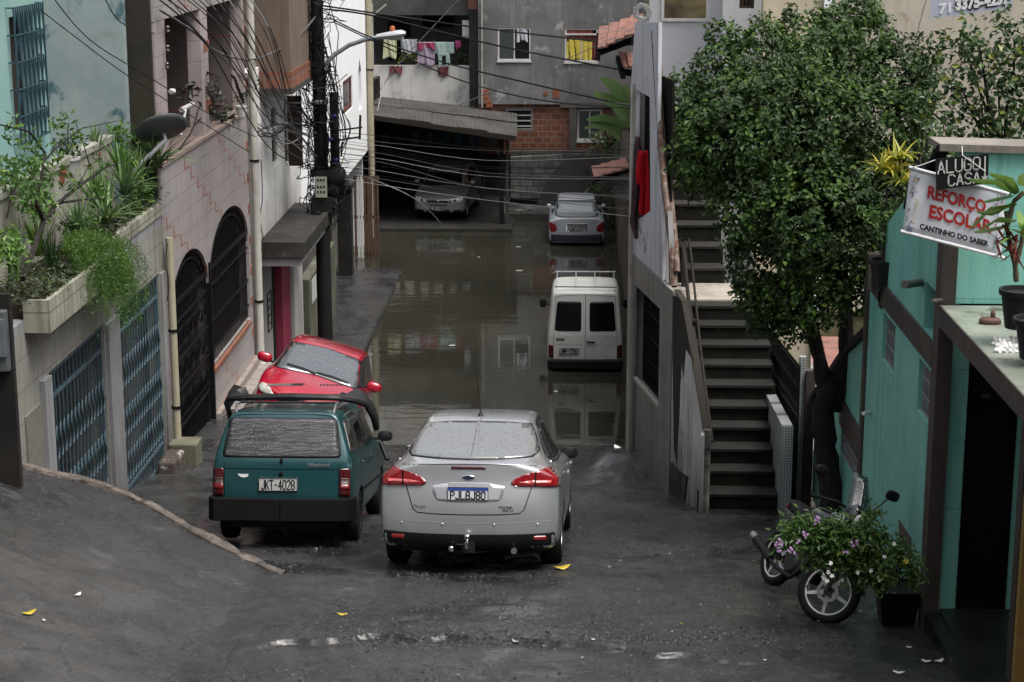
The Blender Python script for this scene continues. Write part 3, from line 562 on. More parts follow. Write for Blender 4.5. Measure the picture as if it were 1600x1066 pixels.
# house with laundry balcony
bh = thing('balcony_house', 'mouldy house with a laundry balcony above the dark car shed', 'house', (-4, 61, 0))
Y = 61
mb = MB(); wallY(mb, Y, fx(584, Y), -.3, fx(741, Y), fz(103, Y)); wallY(mb, Y, fx(560, Y), fz(24, Y), fx(741, Y), 12); mb.box((fx(560, Y)-2, Y, -.3), (fx(584, Y), Y+.2, 12)); mb.build('wall', MOULDYW, bh)
mb = MB().box((fx(560, Y), Y-.02, fz(24, Y)), (fx(741, Y), Y-.003, fz(-40, Y))); mb.build('mould_band', surf('mould_band', (.06, .06, .055), (.10, .1, .095), 1.4, .9, .3, 12, spots=((.3, .3, .28), .62, .7, 3)), bh)
mb = MB().box((fx(560, Y), Y+2.2, 2), (fx(741, Y)+.5, Y+2.3, 12)); mb.box((fx(560, Y), Y+.2, fz(24, Y)+.05), (fx(741, Y), Y+2.2, fz(24, Y)+.15)); mb.box((fx(560, Y), Y+.2, fz(103, Y)-.2), (fx(741, Y), Y+2.2, fz(103, Y)-.1)); mb.build('balcony_wall', surf('grey_balcony', (.16, .155, .145), (.10, .095, .09), 1.5, .9), bh)
m = MB(); m.box((fx(655, Y), Y+2.15, fz(50, Y)), (fx(705, Y), Y+2.19, fz(28, Y)+.1)); m.box((fx(600, Y), Y+2.15, fz(103, Y)), (fx(635, Y), Y+2.19, fz(40, Y))); m.build('doorway', DARK, bh)
m = MB().box((fx(724, Y), Y-.03, fz(59, Y)), (fx(736, Y), Y+.02, fz(32, Y))); m.build('meter_cupboard', WHITEP, bh)
mb = MB().box((fx(735, Y), Y-.35, -.3), (fx(748, Y), Y, 12)); mb.build('pillar', CONCD, bh)
mb = MB().box((fx(735, Y)-.02, Y-.36, fz(14, Y)), (fx(748, Y), Y-.355, fz(-6, Y))); mb.build('brick_patch', TERRA, bh)
# grey cement house
gh_ = thing('cement_house', 'bare grey cement house with two windows and exposed red brick below', 'house', (0, 60, 0))
Y = 60
W1, W2 = R_(Y, 778, 43, 829, 95), R_(Y, 881, 44, 932, 97); W3, W4 = R_(Y-0, 790, 170, 832, 204), R_(Y, 901, 171, 940, 220)
mb = MB(); wallY(mb, Y, fx(748, Y), fz(163, Y), 4.5, 13, [W1, W2]); mb.build('wall', CONC, gh_)
mb = MB(); yb_ = Y+.12; wallY(mb, yb_, fx(748, yb_), fz(241, yb_), 4.5, fz(163, yb_)-.002, [W3, W4]); mb.build('brick_wall', BRICK, gh_)
mb = MB(); mb.box((fx(889, Y), Y-.02, fz(245, Y)), (fx(900, Y), Y+.12, fz(163, Y)-.003)); mb.box((fx(874, Y), Y-.03, fz(168, Y)), (fx(1000, Y), Y+.1, fz(160, Y))); mb.build('concrete_column', surf('column_cement', (.13, .125, .11), (.09, .085, .075), 2, .9, .4, 12), gh_)
mb = MB(); mb.box((4.5, Y, -.3), (4.3, 70, 13)); mb.box((fx(748, Y), Y+.2, -.3), (fx(748, Y)+.2, 70, 13)); mb.box((-2.8, Y+2.5, -.3), (4.3, Y+2.6, 13)); mb.box((-2.8, Y+.3, 3.4), (4.3, Y+2.5, 3.5)); mb.box((-2.8, Y+.2, 12.9), (4.4, 70, 13)); mb.build('interior', CONCD, gh_)
WF = plain('window_white', (.58, .58, .57), .5)
GP = plain('grey_pane', (.05, .065, .065), .12)
def glz(root, r, Y, mull=1, fr=WF, pane=GLASSD, w=.05): return window(root, fY(Y), (0, .07, 0), r[0][0]+.004, r[0][1]+.004, r[2][0]-.004, r[2][1]-.004, fr, pane, w, mull)
f1 = glz(gh_, W1, Y+.02)
m = MB().box((W1[0][0]+.06, Y+.035, W1[0][1]+.06), ((W1[0][0]+W1[2][0])/2-.02, Y+.045, W1[2][1]-.06)); m.build('pane', GP, f1)
m = MB().box((W1[0][0]-.02, Y-.04, W1[0][1]-.05), (W1[2][0]+.02, Y+.05, W1[0][1])); m.build('sill', WF, f1)
f2 = glz(gh_, W2, Y+.02)
m = MB().box((W2[0][0]-.02, Y-.04, W2[0][1]-.05), (W2[2][0]+.02, Y+.05, W2[0][1])); m.box((W2[0][0], Y-.01, W2[2][1]-.22), (W2[2][0], Y+.03, W2[2][1]-.17)); m.build('sill', WF, f2)
def cloth(name, x0, x1, z0, z1, Y, mat, parent=None, n=12, amp=.03, seed=0, wav=9, pinch=0):
    vs = []; fs = []; rr = random.Random(seed); ph_ = rr.random()*6
    for j in range(n+1):
        for i in range(n*2+1):
            u = i/(n*2); v = j/n; x = x0+(x1-x0)*u; z = z0+(z1-z0)*v
            x += pinch*(v)*(.5-u)+(1-v)*.03*math.sin(u*5+ph_); z += (1-v)*.04*math.sin(u*7+ph_)
            vs.append((x, Y+amp*(1-.5*v)*math.sin(u*wav+ph_+v*1.5)+amp*.5*math.sin(u*wav*2.3+v*3), z))
    w_ = n*2+1
    fs = [(j*w_+i, j*w_+i+1, (j+1)*w_+i+1, (j+1)*w_+i) for j in range(n) for i in range(n*2)]
    o = mk(name, vs, fs, mat, parent, smooth=True, recalc=False)
    s = o.modifiers.new('s', 'SOLIDIFY'); s.thickness = .012; return o
CY = plain('yellow_curtain', (.62, .50, .09), .8, spec=.1); CR = plain('maroon_curtain', (.20, .055, .05), .8, spec=.1)
x0, x1, z0, z1 = W2[0][0], W2[2][0], W2[0][1], W2[2][1]
cloth('curtain', x0+.07, x0+(x1-x0)*.83, z0+.05, z0+(z1-z0)*.66, Y+.04, CY, gh_, amp=.012, wav=26)
cloth('curtain', x0+(x1-x0)*.83, x1-.06, z0+.05, z1-.25, Y+.04, CR, gh_, amp=.012, wav=12)
cloth('curtain', x0+.06, x0+(x1-x0)*.83, z0+(z1-z0)*.64, z1-.06, Y+.036, CR, gh_, amp=.01, wav=20)
cloth('curtain', W1[0][0]+.62, W1[2][0]-.12, W1[2][1]-.45, W1[2][1]-.06, Y+.03, plain('white_curtain', (.5, .5, .55), .8), gh_, amp=.02, seed=5)
f4 = glz(gh_, W4, Y+.13, 1, WF, GP, .06); m = MB().box((W4[0][0]-.05, Y+.08, W4[0][1]-.07), (W4[2][0]+.05, Y+.2, W4[0][1])); m.build('sill', WF, f4)
f3 = glz(gh_, W3, Y+.13, 0, plain('grey_frame', (.25, .25, .25), .5), GLASSD)
m = MB()
for k in range(4): z = W3[0][1]+(W3[2][1]-W3[0][1])*(k+.6)/4; m.box((W3[0][0]+.03, Y+.14, z), (W3[2][0]-.03, Y+.16, z+.04))
m.build('louvre', WF, f3)
m = MB().box((fx(753, Y), Y-.05, fz(168, Y)), (fx(755, Y), Y-.02, fz(0, Y))); m.build('downpipe', PVC, gh_)
BP_ = surf('orange_brick', (.33, .12, .06), (.25, .09, .05), 6, .85, .6, 20, grime=((.1, .08, .06), .5, .6, 4))
random.seed(8)
for (a, b, c, d) in [(752, 140, 766, 146), (754, 147, 764, 154), (757, 155, 768, 161), (760, 162, 770, 168), (849, 143, 855, 149), (863, 138, 873, 153), (953, 148, 962, 158)]:
    MB().box((fx(a, Y), Y-.015, fz(d, Y)), (fx(c, Y), Y-.002, fz(b, Y))).build('exposed_brick', BP_, gh_)
# base wall in front: half-fallen white block wall and dark cement slab
rw = thing('ruined_wall', 'half fallen whitewashed block wall beside a dark cement ramp wall', 'wall', (0, 58, 0))
Y = 58
WBLK = surf('whitewashed_block', (.24, .24, .23), (.14, .14, .135), 3, .9, .5, 12, grime=((.05, .05, .045), .47, .85, 1.3), tile=dict(ax='XZ', w=.4, h=.2, m=.022, mc=(.06, .06, .055), off=.5, var=.6), tilebump=.9)
pts = [(798, 310), (798, 246), (878, 242), (882, 256), (868, 262), (866, 272), (856, 280), (860, 292), (850, 310)]
m = MB().plate([[(fx(a, Y), fz(b, Y)) for a, b in pts]], fY(Y), (0, .25, 0)); m.build('block_wall', WBLK, rw)
pts = [(840, 312), (858, 275), (884, 242), (905, 240), (912, 262), (924, 300), (924, 320), (840, 320)]
m = MB().plate([[(fx(a, Y), fz(b, Y)) for a, b in pts]], fY(Y-.1), (0, -.12, 0)); m.build('cement_patch', surf('slate_cement', (.075, .075, .078), (.06, .06, .063), 1, .9, .15), rw)
m = MB(); wallY(m, Y+.3, fx(796, Y), -.3, 4.5, fz(238, Y)); m.build('retaining_wall', surf('damp_retaining_wall', (.10, .095, .085), (.055, .05, .045), 2, .9, .5, 10, spots=((.28, .14, .09), .6, .6, 1.5)), rw)
mb = MB().box((fx(780, 57), 56.2, -.3), (4.5, 58, .22)); tag(mb.build('raised_ground', CONCD), kind='structure')
# rubble
random.seed(11)
for i in range(9):
    px = random.uniform(800, 855); Yr = random.uniform(56.2, 57.6); s_ = random.uniform(.08, .2); p = Vector((fx(px, Yr), Yr, .22))
    bm = bmesh.new(); bmesh.ops.create_icosphere(bm, subdivisions=1, radius=s_)
    for v in bm.verts: v.co = Vector((v.co.x*1.2, v.co.y, v.co.z*.6))*random.uniform(.8, 1.15)+p
    me = bpy.data.meshes.new('rubble'); bm.to_mesh(me); bm.free(); me.materials.append(CONCD if i % 3 else WBLK)
    o = bpy.data.objects.new('rubble_block', me); C.objects.link(o); tag(o, 'broken lump of rubble at the foot of the half fallen block wall', 'rubble', 'rubble under the ruined wall')
# ---- shed
sh = thing('car_shed', 'dark open car shed with a weathered corrugated roof', 'shed', (-3.5, 56, .1))
Yf, Yk = 55, 60.6
def sheet(mb, q, n, amp, t=.012):      # corrugated sheet over a quad a,b (front), c,d (back)
    a, b, c, d = [Vector(p) for p in q]; vs = []
    N_ = n*6
    for i in range(N_+1):
        u = i/N_; h = amp*math.sin(u*n*2*math.pi); p, q_ = a.lerp(b, u), d.lerp(c, u); vs += [p+Vector((0, 0, h)), q_+Vector((0, 0, h)), p+Vector((0, 0, h-t)), q_+Vector((0, 0, h-t))]
    fs = []
    for i in range(N_): k = i*4; fs += [(k, k+4, k+5, k+1), (k+2, k+3, k+7, k+6), (k, k+2, k+6, k+4), (k+1, k+5, k+7, k+3)]
    mb.add(vs, fs)
m = MB(); pf = lambda px, py: P(px, py, Y=Yf-.5); pb = lambda px, py: P(px, py, Y=Yk)
xsn = [578, 628, 672, 716, 760, 806]; ff = [180, 187, 190, 199, 203, 214]; 
for i in range(5):
    a, b = pf(xsn[i]-2, 179+(xsn[i]-578)*.148), pf(xsn[i+1]+2, 179+(xsn[i+1]-578)*.148)
    zz_ = .03*(i % 2)
    a.z += zz_; b.z += zz_; mid_a = a.lerp(pb(xsn[i]+2, 152+(xsn[i]-578)*.11), .5); mid_b = b.lerp(pb(xsn[i+1]+2, 152+(xsn[i+1]-578)*.11), .5)
    sheet(m, (a, b, mid_b+Vector((0, .15, .02)), mid_a+Vector((0, .15, .02))), 11, .012)
    sheet(m, (mid_a+Vector((0, 0, .06)), mid_b+Vector((0, 0, .06)), pb(xsn[i+1]+2, 152+(xsn[i+1]-578)*.11)+Vector((0, 0, .05)), pb(xsn[i]+2, 152+(xsn[i]-578)*.11)+Vector((0, 0, .05))), 11, .012)
m.build('roof', CORR, sh, smooth='auto')
MB().bar(pf(578, 183), pf(806, 217), .1, .14).build('beam', plain('dark_timber', (.025, .02, .016), .8), sh); MB().bar(P(578, 160, Y=Yk-.1), P(806, 186, Y=Yk-.1), .1, .1).build('beam', DARK, sh)
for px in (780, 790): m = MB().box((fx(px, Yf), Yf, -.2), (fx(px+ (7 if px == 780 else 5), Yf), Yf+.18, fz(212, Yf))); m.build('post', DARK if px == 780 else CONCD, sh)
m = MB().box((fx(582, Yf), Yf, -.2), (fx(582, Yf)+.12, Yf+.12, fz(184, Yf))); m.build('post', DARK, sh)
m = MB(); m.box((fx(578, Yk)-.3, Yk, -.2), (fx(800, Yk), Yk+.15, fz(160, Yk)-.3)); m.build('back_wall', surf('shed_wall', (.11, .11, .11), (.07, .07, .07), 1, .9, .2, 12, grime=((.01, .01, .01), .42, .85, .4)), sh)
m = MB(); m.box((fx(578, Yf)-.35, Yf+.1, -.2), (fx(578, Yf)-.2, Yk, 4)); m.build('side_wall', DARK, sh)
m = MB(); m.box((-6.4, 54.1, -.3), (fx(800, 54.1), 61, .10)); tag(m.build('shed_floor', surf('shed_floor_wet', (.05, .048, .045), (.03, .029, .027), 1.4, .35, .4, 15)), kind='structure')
hc = [(.05, .08, .11), (.04, .06, .10), (.08, .10, .10), (.10, .08, .03), (.03, .07, .07)]
for k, px in enumerate((598, 622, 646, 668, 690, 712, 735, 760)):
    o = cloth('hanging_garment', fx(px, 57.5), fx(px+random.uniform(8, 15), 57.5), fz(228+random.uniform(-4, 4), 57.5), fz(208, 57.5), 57.5, plain('garment_%d' % (k % 5), hc[k % 5], .9), amp=.03, seed=k)
    tag(o, 'dim garment hanging in the row under the car shed roof', 'garment', 'garments hanging inside the shed')
m = MB().tube([(fx(585, 57.5), 57.5, fz(207.5, 57.5)), (fx(780, 57.5), 57.5, fz(207.5, 57.5))], .008, 4); tag(m.build('shed_clothesline', BLK), 'clothes line strung under the car shed roof', 'clothes line')
# ---- laundry on the balcony
Yl = 60.85
m = MB().tube([(fx(590, Yl), Yl, fz(53, Yl)), (fx(660, Yl), Yl, fz(63, Yl)), (fx(737, Yl), Yl, fz(57, Yl))], .007, 4); tag(m.build('balcony_clothesline', BLK), 'sagging clothes line across the laundry balcony', 'clothes line')
for k, (n_, a, b, t0, b0, c_, lab) in enumerate([('towel', 603, 623, 59, 92, (.50, .52, .33), 'pale yellow green towel at the left end of the balcony line'),
    ('shirt', 629, 654, 62, 84, (.42, .44, .47), 'pale grey checked shirt on the balcony line'), ('shirt', 655, 682, 66, 103, (.40, .33, .42), 'faded mauve shirt hanging longest on the balcony line'),
    ('trousers', 681, 711, 66, 105, (.38, .50, .48), 'mint green trousers in the middle of the balcony line'), ('shirt', 712, 721, 64, 76, (.42, .08, .22), 'small magenta top at the right end of the balcony line'),
    ('towel', 656, 681, 67, 77, (.30, .05, .10), 'crimson cloth folded over the balcony line')]):
    m_ = plain('laundry_%d' % k, c_, .9, spec=.1)
    if n_ == 'trousers':
        r_ = thing('trousers', lab, 'trousers', (fx(695, Yl), Yl, fz(70, Yl)), None)
        cloth('waist', fx(681, Yl), fx(711, Yl), fz(86, Yl), fz(66, Yl), Yl, m_, r_, amp=.02, seed=k); cloth('leg', fx(686, Yl), fx(692, Yl), fz(105, Yl), fz(84, Yl), Yl-.01, m_, r_, amp=.01, seed=k); cloth('leg', fx(698, Yl), fx(704, Yl), fz(103, Yl), fz(84, Yl), Yl+.01, m_, r_, amp=.01, seed=k+9)
        for ch in [q for q in bpy.data.objects if q.parent == r_]: ch.data.transform(Matrix.Translation(-r_.location))
    else: tag(cloth(n_, fx(a, Yl), fx(b, Yl), fz(b0, Yl), fz(t0, Yl), Yl+(-.03 if k == 5 else 0), m_, amp=.03, seed=k), lab, n_)
for k, (a, b, t0, b0) in enumerate([(612, 631, 104, 116), (685, 702, 105, 120)]):
    tag(cloth('rag', fx(a, 60.9), fx(b, 60.9), fz(b0, 60.9), fz(t0, 60.9), 60.93, plain('maroon_rag', (.17, .05, .05), .9), amp=.02, seed=k), ['maroon rag over the balcony wall, the one nearer the street lamp', 'maroon rag over the balcony wall, the one nearer the dark pillar'][k], 'rag', 'rags on the balcony wall')
# curtains of gh_ were made in world space too
for ch in [q for q in bpy.data.objects if q.parent == gh_ and q.name.startswith('curtain')]: ch.data.transform(Matrix.Translation(-gh_.location))
# white steel frame at the left of the balcony
sf = thing('antenna_frame', 'white tube frame standing at the corner of the laundry balcony', 'frame', (fx(585, 60), 60, fz(146, 60)))
m = MB(); m.bar((fx(586.5, 60), 60, fz(146, 60)), (fx(586.5, 60), 60, fz(6, 60)), .05); m.bar((fx(588, 60), 60, fz(24, 60)), (fx(608, 60), 60, fz(7, 60)), .05); m.bar((fx(575, 60), 60, fz(28, 60)), (fx(588, 60), 60, fz(33, 60)), .05); m.bar((fx(575, 60), 60, fz(121, 60)), (fx(594, 60), 60, fz(123, 60)), .03); m.build('tubes', PVC, sf)
# ================================================================ RIGHT SIDE
GA, GB = (1.47, 24.6), (1.01, 27.3)          # street face of the white stair house
gd = Vector((GB[0]-GA[0], GB[1]-GA[1], 0)).normalized(); gn = Vector((gd.y, -gd.x, 0))
def fG(off=0): return lambda u, v: (GA[0]+gd.x*u+gn.x*off, GA[1]+gd.y*u+gn.y*off, v)
def GP_(px, py):
    p = PW(px, py, GA, GB); return ((p.x-GA[0])*gd.x+(p.y-GA[1])*gd.y, p.z)
gl = math.hypot(GB[0]-GA[0], GB[1]-GA[1]); zg_ = 4.36
sg = thing('stair_house', 'narrow house with a grey tiled garage front and a peeling white wall above it', 'house', (1.4, 26, 1))
def rail_(x0, y0, x1, y1): return [GP_(x0, y1), GP_(x1, y1), GP_(x1, y0), GP_(x0, y0)]
og = [GP_(1028, 641), GP_(988, 600), GP_(988, 425), GP_(1030, 506)]; u0, u1 = og[0][0], og[1][0]; ztop = 3.95
m = MB().plate([rectl(0, .2, gl, zg_), rectl(u0, 1.1, u1, ztop)], fG(), gn*.05); m.build('garage_wall', GARAGET, sg)
m = MB().plate([rectl(u0+.002, 1.1, u1-.12, GP_(1010, 617)[1])], fG(.03), gn*.1); m.build('low_panel', GARAGET, sg)
m = MB().plate([rectl(u0+.002, GP_(1010, 617)[1]+.001, u1-.12, GP_(1010, 617)[1]+.05)], fG(-.008), gn*.05); m.build('panel_cap', PVC, sg)
m = MB().plate([rectl(.1, 0, gl+1, 3.9)], fG(.32), gn*.05); m.plate([rectl(.05, 3.9, gl, 3.93)], lambda u, v: Vector(fG(.06)(u, v)), gn*.3)
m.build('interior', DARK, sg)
m = MB(); fu = lambda u, v: fG(.16)(u, v); n_ = 22
gr = thing('garage_grille', 'black iron grille in the grey tiled garage opening by the water', 'grille', (1.35, 26, 1.0))
for i in range(n_+1): u = u0+(u1-u0)*i/n_; m.bar(fu(u, 1.1), fu(u, ztop), .016)
for k in range(9): z = 1.1+(ztop-1.1)*k/8; m.bar(fu(u0, z), fu(u1, z), .02)
m.build('bars', BLK, gr)
m = MB()
for i in range(n_):
    for z in (1.7, 2.3, 2.9, 3.5): u = u0+(u1-u0)*(i+.5)/n_; m.tube([Vector(fu(u+.03*math.sin(q*6.28), z-.2+.4*q)) for q in [j/8 for j in range(9)]], .008, 4)
m.build('scrollwork', BLK, gr)
PEELUP = surf('peeling_lilac_white', (.56, .57, .61), (.48, .49, .53), 1, .8, .15, 12, streak=((.16, .15, .14), .52, .8), spots=((.12, .11, .10), .60, .8, 1.4), grime=((.2, .19, .17), .57, .6, 1))
out = [GP_(983, 408), GP_(1033, 443), GP_(1031, 330), GP_(1024, 235), GP_(1026, 120), GP_(1027, 35), GP_(990, 35), GP_(984, 130)]
out[0] = (out[0][0], zg_+.01); out[1] = (out[1][0], zg_+.01)
hol = [GP_(993, 345), GP_(1014, 330), GP_(1013, 152), GP_(992, 140)]
m = MB().plate([out, hol], fG(.02), gn*.05); m.build('upper_wall', PEELUP, sg)
m = MB().plate([rectl(.95, zg_+.05, gl, 7.1)], fG(.16), gn*.03); m.build('gap_backing', DARK, sg)
m = MB().plate([rectl(gl-.02, .2, gl+.09, 6.9)], fG(-.035), gn*.25); m.build('corner_trim', PVC, sg)
m = MB(); 
for k, (a, b) in enumerate([((1033, 443), (1022, 240)), ((1040, 443), (1036, 330))]):
    pa, pb_ = PW(*a, GA, GB), PW(*b, GA, GB); m.bar(pa+gn*.1, pb_+gn*.1, .07)
m.build('grey_jamb', surf('grey_jamb', (.33, .33, .33), (.22, .22, .21), 2, .8, .2, 20), sg)
# clothes in the gap
def clothpx(name, px, Yc, mat, lab, cat, th_=.02, seed=0, group=None, cols=10, rows=16, amp=.03):
    rr = random.Random(seed); vs = []; fs = []
    for j in range(rows+1):
        v = j/rows; k = v*(len(px)-1); i0 = min(int(k), len(px)-2); t = k-i0
        a = [px[i0][q]*(1-t)+px[i0+1][q]*t for q in range(3)]
        for i in range(cols+1):
            u = i/cols; p = P(a[0]+(a[1]-a[0])*u, a[2], Y=Yc); p.y += amp*math.sin(u*8+v*3+seed)+amp*.5*math.sin(u*17+v*9); p.z += .01*math.sin(u*9+v*5)
            vs.append(tuple(p))
    for j in range(rows):
        for i in range(cols): k = j*(cols+1)+i; fs.append((k, k+1, k+cols+2, k+cols+1))
    o = mk(name, vs, fs, mat, smooth=True, recalc=False); s = o.modifiers.new('s', 'SOLIDIFY'); s.thickness = th_; return tag(o, lab, cat, group)
clothpx('dark_cloth', [(993, 999, 214), (992, 1003, 235), (990, 1005, 280), (986, 1004, 330), (985, 1002, 345), (994, 1001, 372)], 27.0, surf('mauve_cloth', (.10, .055, .065), (.05, .03, .035), 6, .9), 'faded dark mauve cloth hanging behind the red one in the wall gap', 'cloth', seed=1)
clothpx('red_garment', [(999, 1012, 236), (997, 1014, 252), (995, 1015, 270), (995, 1015, 286), (1000, 1015, 290), (999, 1016, 310), (998, 1018, 328), (1002, 1015, 335)], 26.6, plain('red_cloth', (.45, .012, .02), .8, spec=.1), 'bright red garment hanging in the gap of the peeling white wall', 'garment', seed=2)
# ---- stairs
st = thing('street_stairs', 'dark mossy concrete stairs climbing beside the grey tiled garage', 'stairs', (2.2, 22.4, 2))
prof = [(22.3, 1.2), (22.3, 1.98)]; y, z = 22.5, 1.98; prof.append((22.5, 1.98))
for i in range(10): z += .2; prof.append((y, z)); y += .325; prof.append((y, z))
land_y = y; 
prof += [(y, 1.0)]
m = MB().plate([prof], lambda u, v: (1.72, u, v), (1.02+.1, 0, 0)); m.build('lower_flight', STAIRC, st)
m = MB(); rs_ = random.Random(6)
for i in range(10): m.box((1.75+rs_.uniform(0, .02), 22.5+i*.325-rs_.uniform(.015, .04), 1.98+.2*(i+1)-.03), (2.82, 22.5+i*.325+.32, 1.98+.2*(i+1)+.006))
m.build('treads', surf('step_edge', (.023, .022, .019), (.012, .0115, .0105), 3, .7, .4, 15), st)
z3 = z; m = MB().box((1.5, land_y+.002, 1), (2.85, land_y+1.15, z3)); m.box((1.47, land_y-.02, z3), (2.85, land_y+1.15, z3+.03)); m.build('landing', surf('wet_wood_landing', (.42, .38, .33), (.26, .23, .20), 2, .3, .5, 6, streak=((.4, .37, .33), .5, .5)), st)
prof = [(land_y+1.15, 2)]; y = land_y+1.15; z = z3
for i in range(8): z += .25; prof.append((y, z)); y += .42; prof.append((y, z))
prof.append((y+1, z)); prof.append((y+1, 2))
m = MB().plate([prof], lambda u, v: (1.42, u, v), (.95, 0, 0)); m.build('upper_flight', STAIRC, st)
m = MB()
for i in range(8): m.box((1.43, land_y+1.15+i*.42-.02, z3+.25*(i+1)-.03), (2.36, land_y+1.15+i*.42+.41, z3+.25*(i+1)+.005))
m.build('treads', surf('step_edge2', (.034, .032, .028), (.017, .016, .0145), 3, .7, .4, 15), st)  # paler than the risers: light from above put into the tread colour
# stained side wall of the stairs
A2_, B2_ = (1.48, 24.58), (1.76, 22.42)
sd = Vector((B2_[0]-A2_[0], B2_[1]-A2_[1], 0)); sl_ = sd.length; sd.normalize()
def SP(px, py): p = PW(px, py, A2_, B2_); return ((p.x-A2_[0])*sd.x+(p.y-A2_[1])*sd.y, p.z)
fS = lambda u, v: (A2_[0]+sd.x*u, A2_[1]+sd.y*u, v)
poly = [(.0, 1), (sl_, 1), SP(1101, 672), SP(1088, 590), SP(1076, 520), SP(1068, 475), (0, 4.36)]
sw_ = thing('stair_side_wall', 'white side wall of the stairs streaked with black mould', 'wall', (1.6, 23.5, 1.5))
MB().plate([poly], fS, (.05, .0, 0)).build('wall', PEELW, sw_)
m = MB().plate([[(.05, 1.2), (.9, 1.2), SP(1075, 745), SP(1062, 735), SP(1052, 722), (.05, SP(1047, 722)[1])]], fS, (-.02, -.01, 0)); m.build('blocked_opening', surf('mixed_blocks', (.10, .10, .11), (.05, .05, .045), 3, .8, .3, 14, tile=dict(ax='YZ', w=.35, h=.3, m=.02, mc=(.03, .03, .025), off=.5, var=.3)), sw_)
MB().plate([[SP(a, b) for a, b in [(1053, 700), (1051, 560), (1052, 462), (1060, 464), (1069, 484), (1078, 530), (1085, 566), (1078, 556), (1072, 545), (1068, 590), (1064, 560), (1062, 640), (1059, 700), (1058, 730)]]], fS, (-.004, -.002, 0)).build('mould_stain', MOULD, sw_)
m = MB(); tp_ = [Vector(fS(*SP(a, b)))+Vector((.02, .02, .012)) for a, b in ((1101, 672), (1088, 590), (1076, 520), (1068, 475), (1056, 456))]
for a, b in zip(tp_[:-1], tp_[1:]): m.bar(a, b, .085, .03)
m.build('coping', MOULD, sw_)
pp = thing('stair_post', 'stained white post with a rusty capped pipe at the foot of the stairs', 'post', (1.78, 22.35, 1.9))
zt = P(1105, 672, Y=22.35).z
MB().box((1.72, 22.28, 1.5), (1.80, 22.42, zt-.05)).build('post', PEELW, pp, bevel=.01)
MB().tube([(1.80, 22.3, 1.9), (1.80, 22.3, zt+.02)], .042, 10).build('pipe', surf('stained_pipe', (.30, .28, .25), (.05, .045, .04), 4, .6, .3, 12), pp, smooth='auto')
RUST = surf('peeling_rusty_pipe', (.28, .23, .20), (.07, .04, .03), 9, .8, .5, 25, spots=((.10, .04, .02), .5, .8, 12))
def px3(l): return [P(a, b, Y=c) for a, b, c in l]
hr = thing('stair_handrail', 'black tubular handrail descending the lower flight of stairs', 'handrail', P(1107, 668, Y=22.4))
IRON = plain('dark_pipe', (.02, .018, .016), .5)
MB().tube(px3([(1052, 373, 27.0), (1062, 376, 26.9), (1068, 392, 26.4), (1076, 470, 25.4), (1090, 560, 24.0), (1106, 668, 22.4)]), .028, 8).build('rail', IRON, hr, smooth='auto')
MB().tube(px3([(1064, 374, 26.9), (1076, 374, 26.85), (1080, 400, 26.4), (1094, 540, 24.4), (1113, 690, 22.5)]), .018, 8).build('rail', IRON, hr, smooth='auto')
MB().tube(px3([(1068, 376, 26.8), (1070, 470, 26.6)]), .05, 8).build('post', surf('rotten_post', (.06, .05, .045), (.02, .018, .016), 8, .9, .5, 20), hr, smooth='auto')
MB().tube(px3([(1050, 410, 26.9), (1064, 422, 26.7)]), .02, 6).build('cross_bar', RUST, hr)
rp = thing('rusty_poles', 'pair of peeling rusty poles leaning up the upper flight of stairs', 'poles', P(1052, 440, Y=25))
MB().tube(px3([(1022, 48, 26.3), (1028, 150, 26), (1037, 280, 25.6), (1049, 380, 25.2), (1051, 442, 25.0)]), .045, 8).build('pole', RUST, rp, smooth='auto')
MB().tube(px3([(1027, 60, 26.5), (1037, 180, 26.1), (1047, 300, 25.7), (1056, 385, 25.2), (1058, 425, 25.0)]), .04, 8).build('pole', RUST, rp, smooth='auto')
MB().tube(px3([(1051, 370, 25.3), (1052, 448, 25.0)]), .06, 8).build('brace', RUST, rp, smooth='auto')
# mosaic pier and iron fence right of the stairs
mp = thing('mosaic_pier', 'low pier covered in small white mosaic tiles at the right foot of the stairs', 'pier', (2.8, 23, 1.9))
zm = P(1222, 664, Y=22.3).z
o = MB().plate([[(22.25, 1.6), (24.6, 1.6), (24.6, zm-.12), (22.25, zm)]], fX(2.72), (.13, 0, 0)).build('side_face', MOSAICY, mp)
MB().box((2.716, 22.243, 1.7), (2.856, 22.249, zm-.003)).build('front_face', MOSAIC, mp)
fe = thing('iron_fence', 'black iron fence climbing behind the mosaic pier', 'fence', (2.95, 23, 2))
m = MB(); ys_ = [22.5+i*.11 for i in range(54)]; top = lambda y: 3.84-(y-22.7)*.09
for y in ys_: m.box((2.93, y, top(y)-1.9), (2.95, y+.018, top(y)))
m.build('bars', BLK, fe)
for o_ in (0.05, .65, 1.3): MB().bar((2.94, 22.5, top(22.5)-o_), (2.94, 28.4, top(28.4)-o_), .03).build('rail', BLK, fe)
m = MB()
for i, y in enumerate(ys_[:-1]):
    for o_ in (.4, 1.1, 1.8): m.tube([(2.93, y+.06+.035*math.sin(q*6.28), top(y)-o_-.15+.3*q) for q in [j/6 for j in range(7)]], .008, 4)
m.build('scrollwork', BLK, fe)
mg = thing('garden_wall', 'dark mossy garden wall behind the iron fence under the tree', 'wall', (3, 26, 2))
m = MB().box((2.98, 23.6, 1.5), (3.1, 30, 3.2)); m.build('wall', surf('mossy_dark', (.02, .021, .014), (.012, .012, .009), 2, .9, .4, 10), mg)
ms = thing('mosaic_post', 'thin tall post faced with white mosaic beside the tree trunk', 'post', (3.05, 22.6, 1.9))
MB().box((3.0, 22.95, 1.6), (3.08, 23.05, P(1253, 560, Y=22.9).z)).build('mosaic_strip', MOSAIC, ms)
